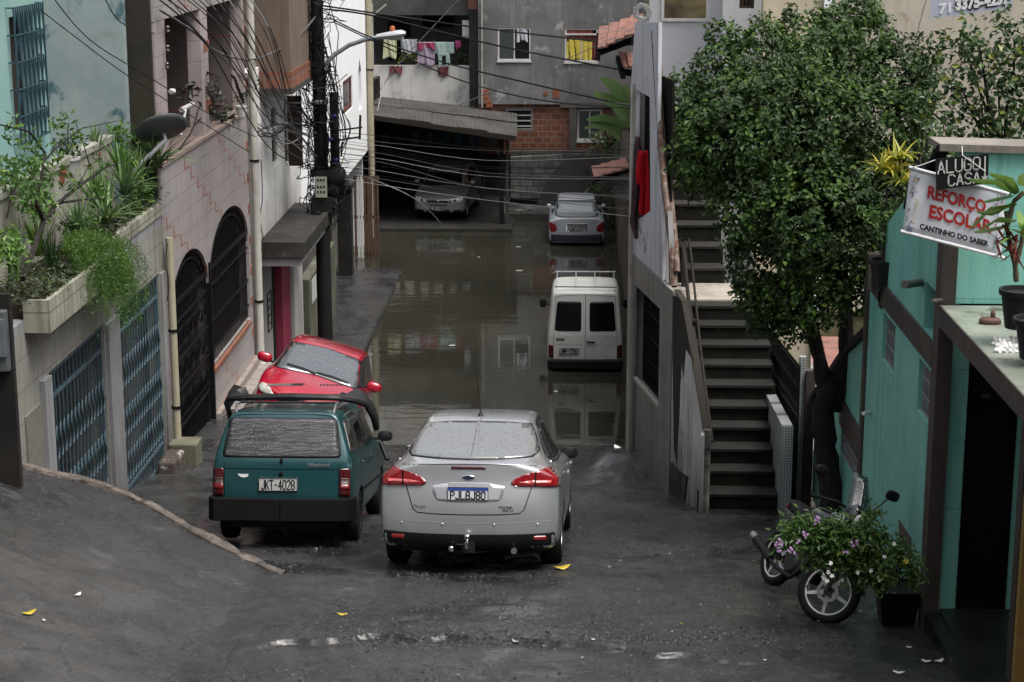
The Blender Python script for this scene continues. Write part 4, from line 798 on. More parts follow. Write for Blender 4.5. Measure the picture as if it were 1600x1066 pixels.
MB().box((3.082, 22.9, 1.6), (3.2, 23.04, P(1253, 580, Y=22.9).z)).build('brown_strip', BROWNB, ms)
# ---- turquoise house
te = thing('turquoise_house', 'turquoise house with brown bands, pierced blocks and a dark porch', 'house', (3.2, 16, 3.3))
XT = 3.2
def pl(l, X=XT): return [(P(a, b, X=X).y, P(a, b, X=X).z) for a, b in l]
cb1 = [(17.55, 5.0), (18.25, 5.0), (18.25, 5.48), (17.55, 5.48)]; cb2 = [(15.66, 5.0), (16.3, 5.0), (16.3, 5.48), (15.66, 5.48)]
m = MB(); wallX(m, XT, 15.65, 2.6, 19.1, 5.55, [cb1, cb2], t=.2)
m.plate([[(15.66, 5.77), (18.3, 5.77), (18.3, 6.35), (16.55, 7.1), (15.66, 7.35)], rectl(15.75, 5.78, 16.2, 6.2)], fX(XT-.001), (.2, 0, 0)); m.build('side_wall', TEAL, te)
m = MB().plate([[(19.25, 2.0), (23.0, 2.0), (23.0, 3.25), (20.65, 4.45), (19.25, 5.0)], rectl(19.3, 3.27, 20.75, 3.58)], fX(XT+.02), (.2, 0, 0)); m.build('far_side_wall', TEAL, te)
m = MB().plate([[(15.6, 5.55), (18.9, 5.55), (18.9, 5.77), (15.6, 5.77)]], fX(XT-.03), (.25, 0, 0)); m.build('band', BROWNB, te)
m = MB().box((XT-.01, 19.25, 3.6), (XT+.1, 20.8, 3.92)); m.build('band', BROWNB, te)
m = MB().box((XT-.03, 19.1, 2.4), (XT+.1, 19.25, 5.9)); m.build('pilaster', BROWNB, te)
m = MB().box((XT-.03, 18.3, 5.5), (XT+.1, 18.42, 6.4)); m.build('pilaster', BROWNB, te)
m = MB().box((XT-.03, 15.40, 2.9), (XT+.10, 15.62, 7.3)); m.build('corner_post', BROWNB, te)
m = MB().plate([[(15.7, 5.77), (16.25, 5.77), (16.25, 6.1), (15.7, 6.1)]], fX(XT+.15), (.03, 0, 0)); m.build('recess_back', surf('recess_grime', (.10, .09, .06), (.05, .045, .03), 3, .9), te)
for c_ in (cb1, cb2, [(19.3, 3.27), (20.75, 3.27), (20.75, 3.58), (19.3, 3.58)]):       # pierced blocks
    m = MB(); n1 = max(4, int((c_[1][0]-c_[0][0])/.075)); n2 = 3; y0, z0, y1, z1 = c_[0][0]+.003, c_[0][1]+.003, c_[1][0]-.003, c_[2][1]-.003
    for i in range(n1):
        for k in range(n2):
            ya, yb__ = y0+(y1-y0)*i/n1, y0+(y1-y0)*(i+1)/n1; za, zb__ = z0+(z1-z0)*k/n2, z0+(z1-z0)*(k+1)/n2; cy = (ya+yb__)/2
            s_ = .011; m.box((XT+.03, ya, za), (XT+.15, ya+s_, zb__)); m.box((XT+.03, ya+s_, za), (XT+.15, yb__, za+s_*1.5))
            m.bar((XT+.05, cy+(.02 if (i+k) % 2 else -.02), za), (XT+.05, cy-(.02 if (i+k) % 2 else -.02), zb__), .02, .05)
    m.build('pierced_block', surf('grey_cobogo', (.40, .40, .41), (.22, .22, .22), 12, .7, .2, 30), te)
    MB().box((XT+.17, y0, z0), (XT+.19, y1, z1)).build('block_backing', DARK, te)
Yf_ = 15.45
m = MB(); xd0, xd1 = P(1507, 700, Y=Yf_).x, P(1589, 700, Y=Yf_).x
m.box((XT+.10, Yf_, 3.0), (xd0, Yf_+.2, 6.10)); m.box((xd1, Yf_, 3.0), (6, Yf_+.2, 6.10)); m.box((XT+.10, Yf_, 6.161), (6.5, Yf_+.2, 7.45)); m.build('front_wall', TEALF, te)
m = MB().box((xd0, Yf_+.05, 3.3), (xd1, Yf_+.12, 6.1)); m.build('door', plain('near_black_door', (.012, .010, .009), .35), te)
m = MB()
for k in range(3): m.box((xd0+.05, Yf_+.03, 3.55+k*.8), (xd1-.05, Yf_+.05, 3.6+k*.8+.6))
m.build('door_panels', plain('near_black_door2', (.010, .008, .007), .3), te)
m = MB().box((xd0+.12, Yf_+.0, P(1540, 617, Y=Yf_).z-.03), (xd0+.19, Yf_+.03, P(1540, 617, Y=Yf_).z)); m.build('door_plate', plain('dull_brass', (.08, .07, .06), .4, .5), te)
m = MB().box((XT-.03, 12.0, 6.02), (6.5, 15.38, 6.16)); m.build('porch_slab', SLABW, te)
m = MB().box((XT-.045, 11.98, 5.99), (XT-.031, 15.37, 6.165)); m.build('slab_edge', BROWNB, te)
m = MB().box((XT+.12, 6, 3.0), (7, Yf_, 3.42)); m.plate([[(XT-.02, 15.4), (XT+.12, 15.4), (XT+.12, 12.8), (XT+.05, 12.8)]], lambda u, v: (u, v, 3.0), (0, 0, .40)); m.build('porch_floor', SLATE, te)
xr = P(1586, 900, Y=13.9).x
m = MB().box((xr, 13.85, 3.2), (xr+.5, 14.0, 6.0)); m.build('porch_pillar', BROWNB, te)
xo = P(1593, 900, Y=13.8).x
m = MB().box((xo, 13.76, 3.2), (xo+.4, 13.85, 5.0)); m.build('ochre_strip', plain('ochre_paint', (.32, .19, .05), .7), te)
m = MB().plate([[(XT-.1, 7.46), (6.8, 7.36), (6.8, 7.42), (XT-.1, 7.52)]], fY(15.40), (0, .5, 0)); 
m.build('roof_sheet', surf('grey_roof_sheet', (.28, .25, .22), (.18, .165, .15), 1.5, .85, .4, 12, streak=((.1, .09, .08), .5, .5)), te)
m = MB().plate([[(16.8, 6.75), (16.8, 6.81), (15.42, 7.51), (15.42, 7.45)]], fX(XT-.12), (.1, 0, 0)); m.build('roof_edge', DARK, te)
MB().box((XT+.25, 15.7, 2.8), (6.5, 15.9, 7.3)).box((XT+.25, 15.9, 2.8), (XT+.35, 23, 3.2)).build('interior', DARK, te)
m = MB().plate([[(19.3, 4.98), (20.8, 4.38), (23.2, 3.2), (23.2, 3.28), (20.8, 4.46), (19.3, 5.08)]], fX(XT-.03), (.3, 0, 0)); m.build('wall_coping', plain('black_coping', (.02, .02, .018), .8), te)
# spouts
m = MB().tube([P(1413, 445, X=XT-.25), P(1443, 441, X=XT+.02)], .035, 10); m.build('spout', plain('grey_spout', (.14, .13, .12), .5), te, smooth='auto')
m = MB().tube([P(1457, 470, X=XT-.14), P(1473, 469, X=XT)], .016, 8); m.build('spout', plain('grey_spout2', (.10, .09, .085), .5), te, smooth='auto')
m = MB().tube([P(1349, 646, X=XT-.1), P(1358, 645, X=XT-.02)], .022, 8); m.build('spout', WHITEP, te, smooth='auto')
m = MB().plate([pl([(1406, 812), (1424, 840), (1424, 872), (1406, 845)], XT)], fX(XT-.012), (.01, 0, 0)); m.build('vent_plate', plain('brown_vent', (.09, .07, .06), .5), te)
# ---- backdrop houses on the right
b1 = thing('grey_white_house', 'pale grey house with a dark upper veranda behind the stairs', 'house', (2, 33, 4))
Y = 33
wv_ = rectl(fx(1030, Y), fz(29, Y), fx(1099, Y), 9.6)
m = MB(); wallY(m, Y, fx(1010, Y), 2, fx(1124, Y), 11, [rectl(fx(1030, Y), fz(30, Y), fx(1099, Y), 9.9)]); m.build('wall', GREYWH, b1)
m = MB().box((fx(1010, Y), Y+1.2, fz(30, Y)-.3), (fx(1124, Y), Y+1.3, 11)); m.box((fx(1010, Y), Y+.2, fz(30, Y)-.2), (fx(1124, Y), Y+1.2, fz(30, Y)-.1)); m.build('veranda_wall', surf('ochre_grime', (.30, .25, .13), (.04, .035, .03), 1.2, .9), b1)
m = MB(); frame(m, fY(Y-.03), (0, .06, 0), fx(1028, Y), fz(33, Y), fx(1101, Y), 10, .05); m.build('veranda_trim', WHITEP, b1)
b2 = thing('white_tower', 'white wall strip with a small barred window at the top edge', 'house', (3, 32, 4))
Y = 32.5; wn_ = rectl(fx(1147, Y), fz(13, Y), fx(1170, Y), 9.2)
m = MB(); wallY(m, Y, fx(1123, Y), 2, fx(1186, Y), 11, [wn_]); m.build('wall', WHITEC, b2)
window(b2, fY(Y+.03), (0, .06, 0), wn_[0][0]+.003, wn_[0][1]+.003, wn_[2][0]-.003, wn_[2][1]-.003, plain('dark_brown_frame', (.06, .035, .025), .6), GLASSD, .04, 3)
b3 = thing('beige_house', 'long beige house with a stained weathered wall behind the big tree', 'house', (5, 31, 3))
Y = 31
m = MB(); m.box((fx(1184, Y), Y, 0), (fx(1276, Y), Y+.3, 13)); m.build('yellow_wall', BEIGE, b3)
m = MB(); m.box((fx(1276, Y), Y-.08, 0), (fx(1288, Y), Y+.3, 13)); m.build('pilaster', WHITEC, b3)
m = MB(); m.box((fx(1288, Y), Y, fz(485, Y)), (14, Y+.3, 13)); m.build('weathered_wall', BEIGE2, b3)
m = MB(); m.box((fx(1288, Y), Y-.05, -.5), (14, Y+.3, fz(486, Y))); m.box((fx(1288, Y), Y-.1, fz(486, Y)+.001), (14, Y-.002, fz(482, Y))); m.build('base_wall', surf('olive_stained_base', (.22, .19, .10), (.13, .115, .06), 1.2, .85, .2, 10, streak=((.06, .055, .03), .48, .7)), b3)
m = MB().box((fx(1000, Y)+.6, 34, 11), (14, 36, 13)); m.box((13.8, 14, 0), (14, 31, 13)); m.build('far_wall', BEIGE2, b3)
hb_ = thing('added_shade_house', 'tall plain unseen house added behind the viewpoint to shade the street', 'house', (0, -1.5, 3))
MB().box((-14, -9, 0), (12, -1.2, 13)).build('wall', CONC, hb_); MB().box((-14.6, -9.5, 13), (12.6, -.2, 13.25)).build('roof', CONCD, hb_)  # out of view, added to block sky light from behind the camera
hl_ = thing('neighbour_house', 'plain house up the side road to the left of the viewpoint', 'house', (-12, 8, 3)); MB().box((-18, -1, 0), (-9.2, 12, 13)).build('wall', CONC, hl_)
hr_ = thing('neighbour_house', 'plain house on the right of the viewpoint before the turquoise one', 'house', (12, 6, 3)); MB().box((7.5, -1, 0), (14, 12, 12)).build('wall', BEIGE2, hr_)
# low tiled lean-to roofs seen between the tree limbs
lr = thing('lean_to_roof', 'small terracotta lean-to roof seen between the two tree limbs', 'roof', P(1300, 550, Y=25))
m = MB()
for i in range(6):
    a, b = P(1272, 578-i*8, Y=24.6+i*.35), P(1318, 578-i*8, Y=24.6+i*.35); m.tube([a, b], .045, 6); m.add([a, b, b+Vector((0, .36, .03)), a+Vector((0, .36, .03))], [(0, 1, 2, 3)])
m.build('tiles', ROOFT, lr)
m = MB()
for i in range(7): a, b = P(1276+i*3.5, 585+i*8, Y=24.4-i*.2), P(1318, 585+i*8-4, Y=24.4-i*.2); m.bar(a, b, .07, .05)
m.build('stepped_battens', plain('grey_batten', (.10, .10, .10), .7), lr)
def tiled_roof(name, lab, a, b, c, d, n, rows, par=None):    # a,b eave; d,c ridge
    r = thing(name, lab, 'roof', a)
    m = MB()
    for k in range(rows):
        t0, t1 = k/rows, (k+1.15)/rows; up_ = Vector((0, 0, .03))
        q = [a.lerp(d, t0)+up_, b.lerp(c, t0)+up_, b.lerp(c, t1)-up_*.3, a.lerp(d, t1)-up_*.3]; sheet(m, q, n, .035, .02)
    m.build('tiles', ROOFT, r, smooth='auto')
    m = MB(); m.bar(a-Vector((0, 0, .12)), b-Vector((0, 0, .12)), .08, .1); m.bar(d-Vector((0, 0, .14)), c-Vector((0, 0, .14)), .08, .1); m.bar(a.lerp(b, .15)-Vector((0, 0, .1)), d.lerp(c, .15)-Vector((0, 0, .14)), .07, .1); m.bar(a.lerp(b, .85)-Vector((0, 0, .1)), d.lerp(c, .85)-Vector((0, 0, .14)), .07, .1); m.build('timber', DARK, r)
    return r
tiled_roof('tiled_eave', 'clay tiled eave at the top of the peeling white wall', P(934, 78, Y=29.3), P(936, 45, Y=31.5), P(1003, 22, Y=31.3), P(990, 52, Y=29), 9, 4)
tiled_roof('tiled_eave', 'small fragment of clay tiled eave below the larger one', P(974, 107, Y=30.0), P(966, 80, Y=31.5), P(990, 84, Y=31.4), P(990, 104, Y=29.9), 5, 2)
tiled_roof('tiled_awning', 'low clay tiled awning over the hatchback side of the flooded street', P(928, 278, Y=43), P(924, 262, Y=46), P(982, 246, Y=46), P(984, 262, Y=43), 9, 4)
m = MB().box((1.5, 27.6, -.4), (1.7, 60, 3.6)); ow = m.build('far_side_wall', surf('brown_grimy_wall', (.10, .08, .06), (.05, .042, .035), 1.5, .9, .3, 12)); tag(ow, 'low grimy wall along the right edge of the flood behind the van', 'wall')
b6 = thing('water_tank_house', 'plain cement building beyond the banana plant', 'building', (4, 50, 0)); 
MB().box((2.2, 40, -.3), (6, 58, 9.5)).build('wall', CONC, b6)
# ================================================================ VEHICLES (local frame: x right, y forward, z up, origin on the ground)
def paint(name, c, metal=.0, rough=.3, coat=.8, dirt=None):
    N = NT(name); p = N.pos(True)
    col = N.mix(N.ramp(N.noise(p, 2, 5), .3, .7), c, tuple(x*.9 for x in c))
    if dirt: col = N.mix(N.mul(N.ramp(N.noise(p, dirt[3], 9, .7, .4), dirt[1], dirt[1]+.2), dirt[2]), col, dirt[0])
    N.l(col, N.b.inputs['Base Color']); N.b.inputs['Metallic'].default_value = metal; N.b.inputs['Roughness'].default_value = rough
    N.b.inputs['Coat Weight'].default_value = coat; N.b.inputs['Coat Roughness'].default_value = .05
    v = N.n('TexVoronoi', {'Vector': p, 'Scale': 70}).outputs[0]       # rain beads
    d = N.ramp(v, .32, .12); bp = N.n('Bump', {'Height': d, 'Strength': .16, 'Distance': .004}); N.l(bp.outputs[0], N.b.inputs['Normal']); N.l(bp.outputs[0], N.b.inputs['Coat Normal'])
    return N.m
def wetglass(name, c=(.02, .022, .025), streaks=False, rough=.06, spec=.8):
    N = NT(name); p = N.pos(True)
    v = N.n('TexVoronoi', {'Vector': N.pos(True, (1, 1, 1)), 'Scale': 34}).outputs[0]; d = N.ramp(v, .30, .1)
    col = N.mix(N.mul(d, .9), c, tuple(x*.4 for x in c)); h = d
    if streaks:
        s_ = N.noise(N.pos(True, (6, 6, 60)), 1, 4, .6); h = N.n('Math', {0: d, 1: N.mul(s_, 1.2)}, operation='ADD').outputs[0]
        col = N.mix(N.ramp(s_, .4, .65), tuple(x*.5 for x in c), tuple(x*1.6 for x in c))
    N.l(col, N.b.inputs['Base Color']); N.b.inputs['Roughness'].default_value = rough; N.b.inputs['Specular IOR Level'].default_value = spec
    N.b.inputs['Coat Weight'].default_value = 0 if streaks else .6; N.b.inputs['Coat Roughness'].default_value = .03
    bp = N.n('Bump', {'Height': h, 'Strength': .5, 'Distance': .008}); N.l(bp.outputs[0], N.b.inputs['Normal']); return N.m
RUBBER = plain('tyre_rubber', (.012, .012, .012), .7); TRIM = plain('black_plastic_trim', (.013, .013, .014), .45); SEAM = plain('panel_gap', (.004, .004, .004), .6, spec=.1)
CHROME = plain('chrome', (.7, .7, .7), .12, 1); STEEL = plain('wheel_alloy', (.35, .35, .36), .35, .9); LRED = plain('lamp_red', (.20, .006, .010), .12, coat=1); LREDD = plain('lamp_dark_red', (.06, .005, .007), .15, coat=1)
LCLEAR = plain('lamp_clear', (.50, .50, .46), .08, coat=1); PLW = plain('plate_white', (.60, .62, .64), .4); PLG = plain('plate_grey', (.38, .38, .37), .5); PLB = plain('plate_blue', (.03, .07, .28), .4); INK = plain('plate_ink', (.015, .015, .018), .5)
def section(s):
    y, zb, w, zs, wg, zg, wr, zr, zc = s
    return [(0, zb), (w*.6, zb), (w*.90, zb), (w*.985, zb+.10), (w, zb*.5+zs*.5), (w*.99, zs-.05), (w*.97, zs), (wg, zg), (wg*.45+wr*.55, zg*.45+zr*.55), (wr, zr), (wr*.86, zr*.35+zc*.65), (wr*.5, zc*.96+zr*.04), (0, zc)]
GLY = {'P': [[(0,0),(0,6),(3,6),(4,5),(4,4),(3,3),(0,3)]], 'J': [[(4,6),(4,1),(3,0),(1,0),(0,1)]], 'L': [[(0,6),(0,0),(4,0)]], '8': [[(1,0),(3,0),(4,1),(4,2),(3,3),(1,3),(0,4),(0,5),(1,6),(3,6),(4,5),(4,4),(3,3)],[(1,3),(0,2),(0,1),(1,0)]],
 '0': [[(1,0),(3,0),(4,1),(4,5),(3,6),(1,6),(0,5),(0,1),(1,0)]], 'K': [[(0,0),(0,6)],[(4,6),(0,2.6)],[(1.2,3.6),(4,0)]], 'T': [[(0,6),(4,6)],[(2,6),(2,0)]], '-': [[(1,3),(3,3)]], '4': [[(3,0),(3,6),(0,2),(4,2)]], '2': [[(0,5),(1,6),(3,6),(4,5),(4,4),(0,0),(4,0)]],
 'M': [[(0,0),(0,6),(2,3),(4,6),(4,0)]], '7': [[(0,6),(4,6),(1.5,0)]], '9': [[(4,3),(1,3),(0,4),(0,5),(1,6),(3,6),(4,5),(4,1),(3,0),(1,0)]], 'Q': [[(1,0),(3,0),(4,1),(4,5),(3,6),(1,6),(0,5),(0,1),(1,0)],[(2.4,1.6),(4.2,-.4)]], 'W': [[(0,6),(1,0),(2,4),(3,0),(4,6)]], '1': [[(.8,5),(2,6),(2,0)]],
 'F': [[(0,0),(0,6),(4,6)],[(0,3),(3,3)]], '6': [[(4,6),(1,6),(0,4.6),(0,1),(1,0),(3,0),(4,1),(4,2.4),(3,3.3),(0,3)]], 'A': [[(0,0),(2,6),(4,0)],[(.7,2),(3.3,2)]], 'U': [[(0,6),(0,1),(1,0),(3,0),(4,1),(4,6)]], 'G': [[(4,5),(3,6),(1,6),(0,5),(0,1),(1,0),(3,0),(4,1),(4,3),(2.3,3)]], 'O': [[(1,0),(3,0),(4,1),(4,5),(3,6),(1,6),(0,5),(0,1),(1,0)]],
 'C': [[(4,5),(3,6),(1,6),(0,5),(0,1),(1,0),(3,0),(4,1)]], 'S': [[(4,5),(3,6),(1,6),(0,5),(0,4),(1,3),(3,3),(4,2),(4,1),(3,0),(1,0),(0,1)]]}
def strokes(txt, x0, wtot, z0, h, y, w, face=-1):
    m = MB(); n = len(txt); cw = wtot/n
    for i, c in enumerate(txt):
        for l in GLY[c]:
            for a, b in zip(l[:-1], l[1:]):
                def q(p):
                    u = x0+cw*(i+.12)+p[0]/4*cw*.70; v = z0+p[1]/6*h
                    return Vector((u if face < 0 else 2*(x0+wtot/2)-u, y, v))
                A, B = q(a), q(b); d = (B-A).normalized(); m.bar(A-d*w*.45, B+d*w*.45, w*.6 if False else w, .002, (0, 1, 0)) if abs(d.y) < .9 else None
    return m
class Car:
    def __init__(s, name, label, loc, fwd, upv, st, paint_, rear=lambda z: 0, front=lambda z: 0, rc=.08, fc=.12, wheels=None, wr=.31, ww=.19, arch=.36, cat='car', group=None, levels=2, rim='spoke'):
        f = Vector(fwd).normalized(); x = f.cross(Vector(upv)).normalized(); u = x.cross(f)
        M_ = Matrix((x, f, u)).transposed().to_4x4(); s.root = thing(name, label, cat, loc, group, M_.to_euler())
        secs = [section(q) for q in st]; n = len(secs[0]); vs = []; fs = []; K = 2*n-2
        for i, (q, sc_) in enumerate(zip(st, secs)):
            ring = sc_+[(-a, b) for a, b in sc_[-2:0:-1]]
            for (a, b) in ring:
                y = q[0]
                wgt = 1 if i == 0 else (.6 if i == 1 else 0); y += (rear(b)+rc*(abs(a)/q[2])**2.5)*wgt
                wgt = 1 if i == len(st)-1 else (.6 if i == len(st)-2 else 0); y += -(front(b)+fc*(abs(a)/q[2])**2.5)*wgt
                vs.append((a, y, b))
        for i in range(len(st)-1):
            for k in range(K): fs.append((i*K+k, i*K+(k+1) % K, (i+1)*K+(k+1) % K, (i+1)*K+k))
        for i, cur, fn, sg_ in ((0, rc, rear, 1), (len(st)-1, fc, front, -1)):
            q = st[i]; cols = [.72, .36, 0, -.36, -.72]; prev = None
            for k in range(n):
                ri = i*K+k; li = i*K+((K-k) % K); a, b = secs[i][k]
                if k in (0, n-1): row = [ri]
                else:
                    row = [ri]
                    for c_ in cols:
                        vs.append((a*c_, q[0]+sg_*(fn(b)+cur*(abs(a*c_)/q[2])**2.5), b)); row.append(len(vs)-1)
                    row.append(li)
                if prev:
                    if len(prev) == 1:
                        for c_ in range(len(row)-1): fs.append((prev[0], row[c_], row[c_+1]))
                    elif len(row) == 1:
                        for c_ in range(len(prev)-1): fs.append((row[0], prev[c_+1], prev[c_]))
                    else:
                        for c_ in range(len(row)-1): fs.append((prev[c_], row[c_], row[c_+1], prev[c_+1]))
                prev = row
        o = mk('tmp', vs, fs, None); ss = o.modifiers.new('s', 'SUBSURF'); ss.levels = levels
        cuts = []
        for (wx, wy) in wheels or []:
            for sd_ in (1, -1):
                c_ = MB().lathe([(arch, 0), (arch, .5)], (sd_*(wx-.16) if sd_ > 0 else sd_*(wx-.16)-.5, wy, wr), 'X', 28); co = c_.build('cut', None); cuts.append(co)
                b = o.modifiers.new('b', 'BOOLEAN'); b.object = co; b.operation = 'DIFFERENCE'; b.solver = 'EXACT'
        bpy.context.view_layer.update(); dg = bpy.context.evaluated_depsgraph_get(); me = bpy.data.meshes.new_from_object(o.evaluated_get(dg))
        for c_ in cuts: bpy.data.objects.remove(c_)
        bpy.data.objects.remove(o); me.materials.clear(); me.materials.append(paint_); me.shade_smooth(); me.set_sharp_from_angle(angle=R(50)); me.name = 'body'
        s.body = bpy.data.objects.new('body', me); C.objects.link(s.body); s.body.parent = s.root
        s.bvh = BVHTree.FromPolygons([v.co.copy() for v in me.vertices], [tuple(p.vertices) for p in me.polygons])
        for (wx, wy) in wheels or []:
            for sd_ in (1, -1): s.wheel(sd_*wx, wy, wr, ww, sd_, rim)
    def wheel(s, x, y, r, w, sd_, rim):
        m = MB().lathe([(r*.62, -w/2), (r*.93, -w/2), (r, -w*.32), (r, w*.32), (r*.93, w/2), (r*.62, w/2), (r*.6, 0)], (x-sd_*w/2, y, r), 'X', 32, True)
        t = mk('wheel', m.v, m.f, RUBBER, s.root, 'auto')
        m = MB().lathe([(r*.66, w*.30*sd_), (r*.66, w*.46*sd_), (r*.6, w*.46*sd_), (r*.57, w*.2*sd_), (.02, w*.15*sd_)], (x-sd_*w/2, y, r), 'X', 32)
        n = 7 if rim == 'spoke' else 12
        for k in range(n):
            a = 2*math.pi*k/n; d = Vector((0, math.cos(a), math.sin(a))); o_ = Vector((x-sd_*w/2+sd_*w*.40, y, r)); m.bar(o_+d*r*.1, o_+d*r*.6, r*.12, .02, (1, 0, 0))
        m.lathe([(.06, w*.2*sd_), (.05, w*.46*sd_), (.0, w*.47*sd_)], (x-sd_*w/2, y, r), 'X', 12)
        mk('rim', m.v, m.f, STEEL if rim == 'spoke' else TRIM, t, 'auto')
    def patch(s, poly, view, mat, name, parent=None, off=.004, grid=.05, thick=.006, mirror=False, smooth=True, label=None):
        o_, ax = {'rear': ('y', 1), 'front': ('y', -1), 'right': ('x', -1), 'left': ('x', 1), 'top': ('z', -1)}[view]
        polys = [poly]+([[(-a, b) for a, b in poly[::-1]]] if mirror else []); res = []
        for pg in polys:
            bm = bmesh.new(); vv = [bm.verts.new((a, b, 0)) for a, b in pg]; bm.faces.new(vv)
            us = [a for a, b in pg]; ws = [b for a, b in pg]
            for k in range(int(min(us)/grid)-1, int(max(us)/grid)+2): bmesh.ops.bisect_plane(bm, geom=bm.verts[:]+bm.edges[:]+bm.faces[:], plane_co=(k*grid, 0, 0), plane_no=(1, 0, 0))
            for k in range(int(min(ws)/grid)-1, int(max(ws)/grid)+2): bmesh.ops.bisect_plane(bm, geom=bm.verts[:]+bm.edges[:]+bm.faces[:], plane_co=(0, k*grid, 0), plane_no=(0, 1, 0))
            bad = []
            for v in bm.verts:
                a, b = v.co.x, v.co.y
                if o_ == 'y': org, d = Vector((a, -6*ax, b)), Vector((0, ax, 0))
                elif o_ == 'x': org, d = Vector((-6*ax, a, b)), Vector((ax, 0, 0))
                else: org, d = Vector((a, b, 6)), Vector((0, 0, -1))
                h, nn, _, _ = s.bvh.ray_cast(org, d)
                if h is None: bad.append(v); continue
                if nn.dot(d) > 0: nn = -nn
                v.co = h+nn*off
            bmesh.ops.delete(bm, geom=bad, context='VERTS'); bmesh.ops.recalc_face_normals(bm, faces=bm.faces)
            bm.normal_update(); sm_ = sum((f.normal for f in bm.faces), Vector())
            dd = Vector({'y': (0, ax, 0), 'x': (ax, 0, 0), 'z': (0, 0, -1)}[o_])
            if sm_.dot(dd) > 0: bmesh.ops.reverse_faces(bm, faces=bm.faces)
            me = bpy.data.meshes.new(name); bm.to_mesh(me); bm.free(); me.materials.append(mat)
            if smooth: me.shade_smooth()
            o = bpy.data.objects.new(name, me); C.objects.link(o); o.parent = parent or s.root
            if label: o['label'] = label
            if thick: q = o.modifiers.new('s', 'SOLIDIFY'); q.thickness = thick; q.offset = -1
            res.append(o)
        return res
    def line(s, pts, view, w=.006, mat=None, name='panel_gap', off=.002, mirror=False):
        L = []; Rr = []
        for i, p in enumerate(pts):
            a = Vector(pts[max(i-1, 0)]); b = Vector(pts[min(i+1, len(pts)-1)]); t = (b-a).normalized(); n = Vector((-t.y, t.x))*w/2; p = Vector(p); L.append(tuple(p+n)); Rr.append(tuple(p-n))
        return s.patch(L+Rr[::-1], view, mat or SEAM, name, off=off, thick=0, mirror=mirror)
    def on(s, a, b, view, off=0):
        if view in ('rear', 'front'):
            ax = 1 if view == 'rear' else -1; h, nn, _, _ = s.bvh.ray_cast(Vector((a, -6*ax, b)), Vector((0, ax, 0)))
        else:
            ax = -1 if view == 'right' else 1; h, nn, _, _ = s.bvh.ray_cast(Vector((-6*ax, a, b)), Vector((ax, 0, 0)))
        return h
    def add(s, mb, name, mat, parent=None, smooth=False, bevel=0):
        return mk(name, mb.v, mb.f, mat, parent or s.root, smooth, True, bevel)
    def plate_(s, x, z, txt, ww_=.40, hh=.13, style=0, y=None, face=-1, tilt=0):
        h = s.on(x, z, 'rear' if face < 0 else 'front'); y0 = h.y+face*.012
        r_ = s.add(MB().box((x-ww_/2, y0, z-hh/2), (x+ww_/2, y0-face*.008, z+hh/2)), 'plate', PLW if style == 0 else PLG)
        m = MB(); yy_ = y0+face*.0015
        fr_ = MB().plate([rectl(x-ww_/2, z-hh/2, x+ww_/2, z+hh/2), rectl(x-ww_/2+.006, z-hh/2+.006, x+ww_/2-.006, z+hh/2-.006)], fY(yy_), (0, face*.003, 0)); s.add(fr_, 'plate_rim', INK, r_)
        if style == 0:
            s.add(MB().box((x-ww_/2+.006, yy_+face*.001, z+hh/2-.036), (x+ww_/2-.006, yy_-face*.001, z+hh/2-.006)), 'plate_band', PLB, r_)
        mz = z-hh*.33 if style == 0 else z-hh*.36
        im = wmat(s.root)
        s.add(strokes(txt, x-face*0-ww_*.44, ww_*.88, z-hh*(.40 if style == 0 else .36), hh*(.56 if style == 0 else .68), yy_+face*.002, .011, face), 'plate_text', INK, r_)
        return r_
def mirror_(car, x, y, z, mat, sd_, sz=(.20, .10, .14)):
    m = MB(); r_ = mk('wing_mirror', *ell((x+sd_*.13, y, z), (sz[0]/2, sz[1]/2, sz[2]/2)), mat, car.root, True)
    mk('mirror_arm', *(lambda q: (q.v, q.f))(MB().bar((x-sd_*.02, y+.02, z-.04), (x+sd_*.06, y, z-.03), .05, .03)), TRIM, r_)
    mk('mirror_glass', *(lambda q: (q.v, q.f))(MB().box((x+sd_*.13-sz[0]*.38, y-sz[1]*.42, z-sz[2]*.36), (x+sd_*.13+sz[0]*.38, y-sz[1]*.36, z+sz[2]*.36))), GLASSD, r_)
def ell(c, r, n=14, m=8):
    vs = []; fs = []
    for j in range(m+1):
        p = math.pi*j/m-math.pi/2
        for i in range(n):
            a = 2*math.pi*i/n; q = lambda t, k=.75: math.copysign(abs(t)**k, t)
            vs.append((c[0]+r[0]*q(math.cos(p))*q(math.cos(a)), c[1]+r[1]*q(math.cos(p))*q(math.sin(a)), c[2]+r[2]*q(math.sin(p))))
    for j in range(m):
        for i in range(n): fs.append((j*n+i, j*n+(i+1) % n, (j+1)*n+(i+1) % n, (j+1)*n+i))
    return vs, fs
def rr(x0, z0, x1, z1, r=.03, n=4):
    pts = []
    for cx, cz, a0 in ((x1-r, z1-r, 0), (x0+r, z1-r, 90), (x0+r, z0+r, 180), (x1-r, z0+r, 270)):
        for k in range(n+1): a = R(a0+90*k/n); pts.append((cx+r*math.cos(a), cz+r*math.sin(a)))
    return pts
def smooth_poly(pts, it=2):
    for _ in range(it):
        q = []
        for i in range(len(pts)):
            a, b = Vector(pts[i]), Vector(pts[(i+1) % len(pts)]); q += [tuple(a*.75+b*.25), tuple(a*.25+b*.75)]
        pts = q
    return pts
SLP = (0, 1, -.206); SUP = (0, .206, 1)
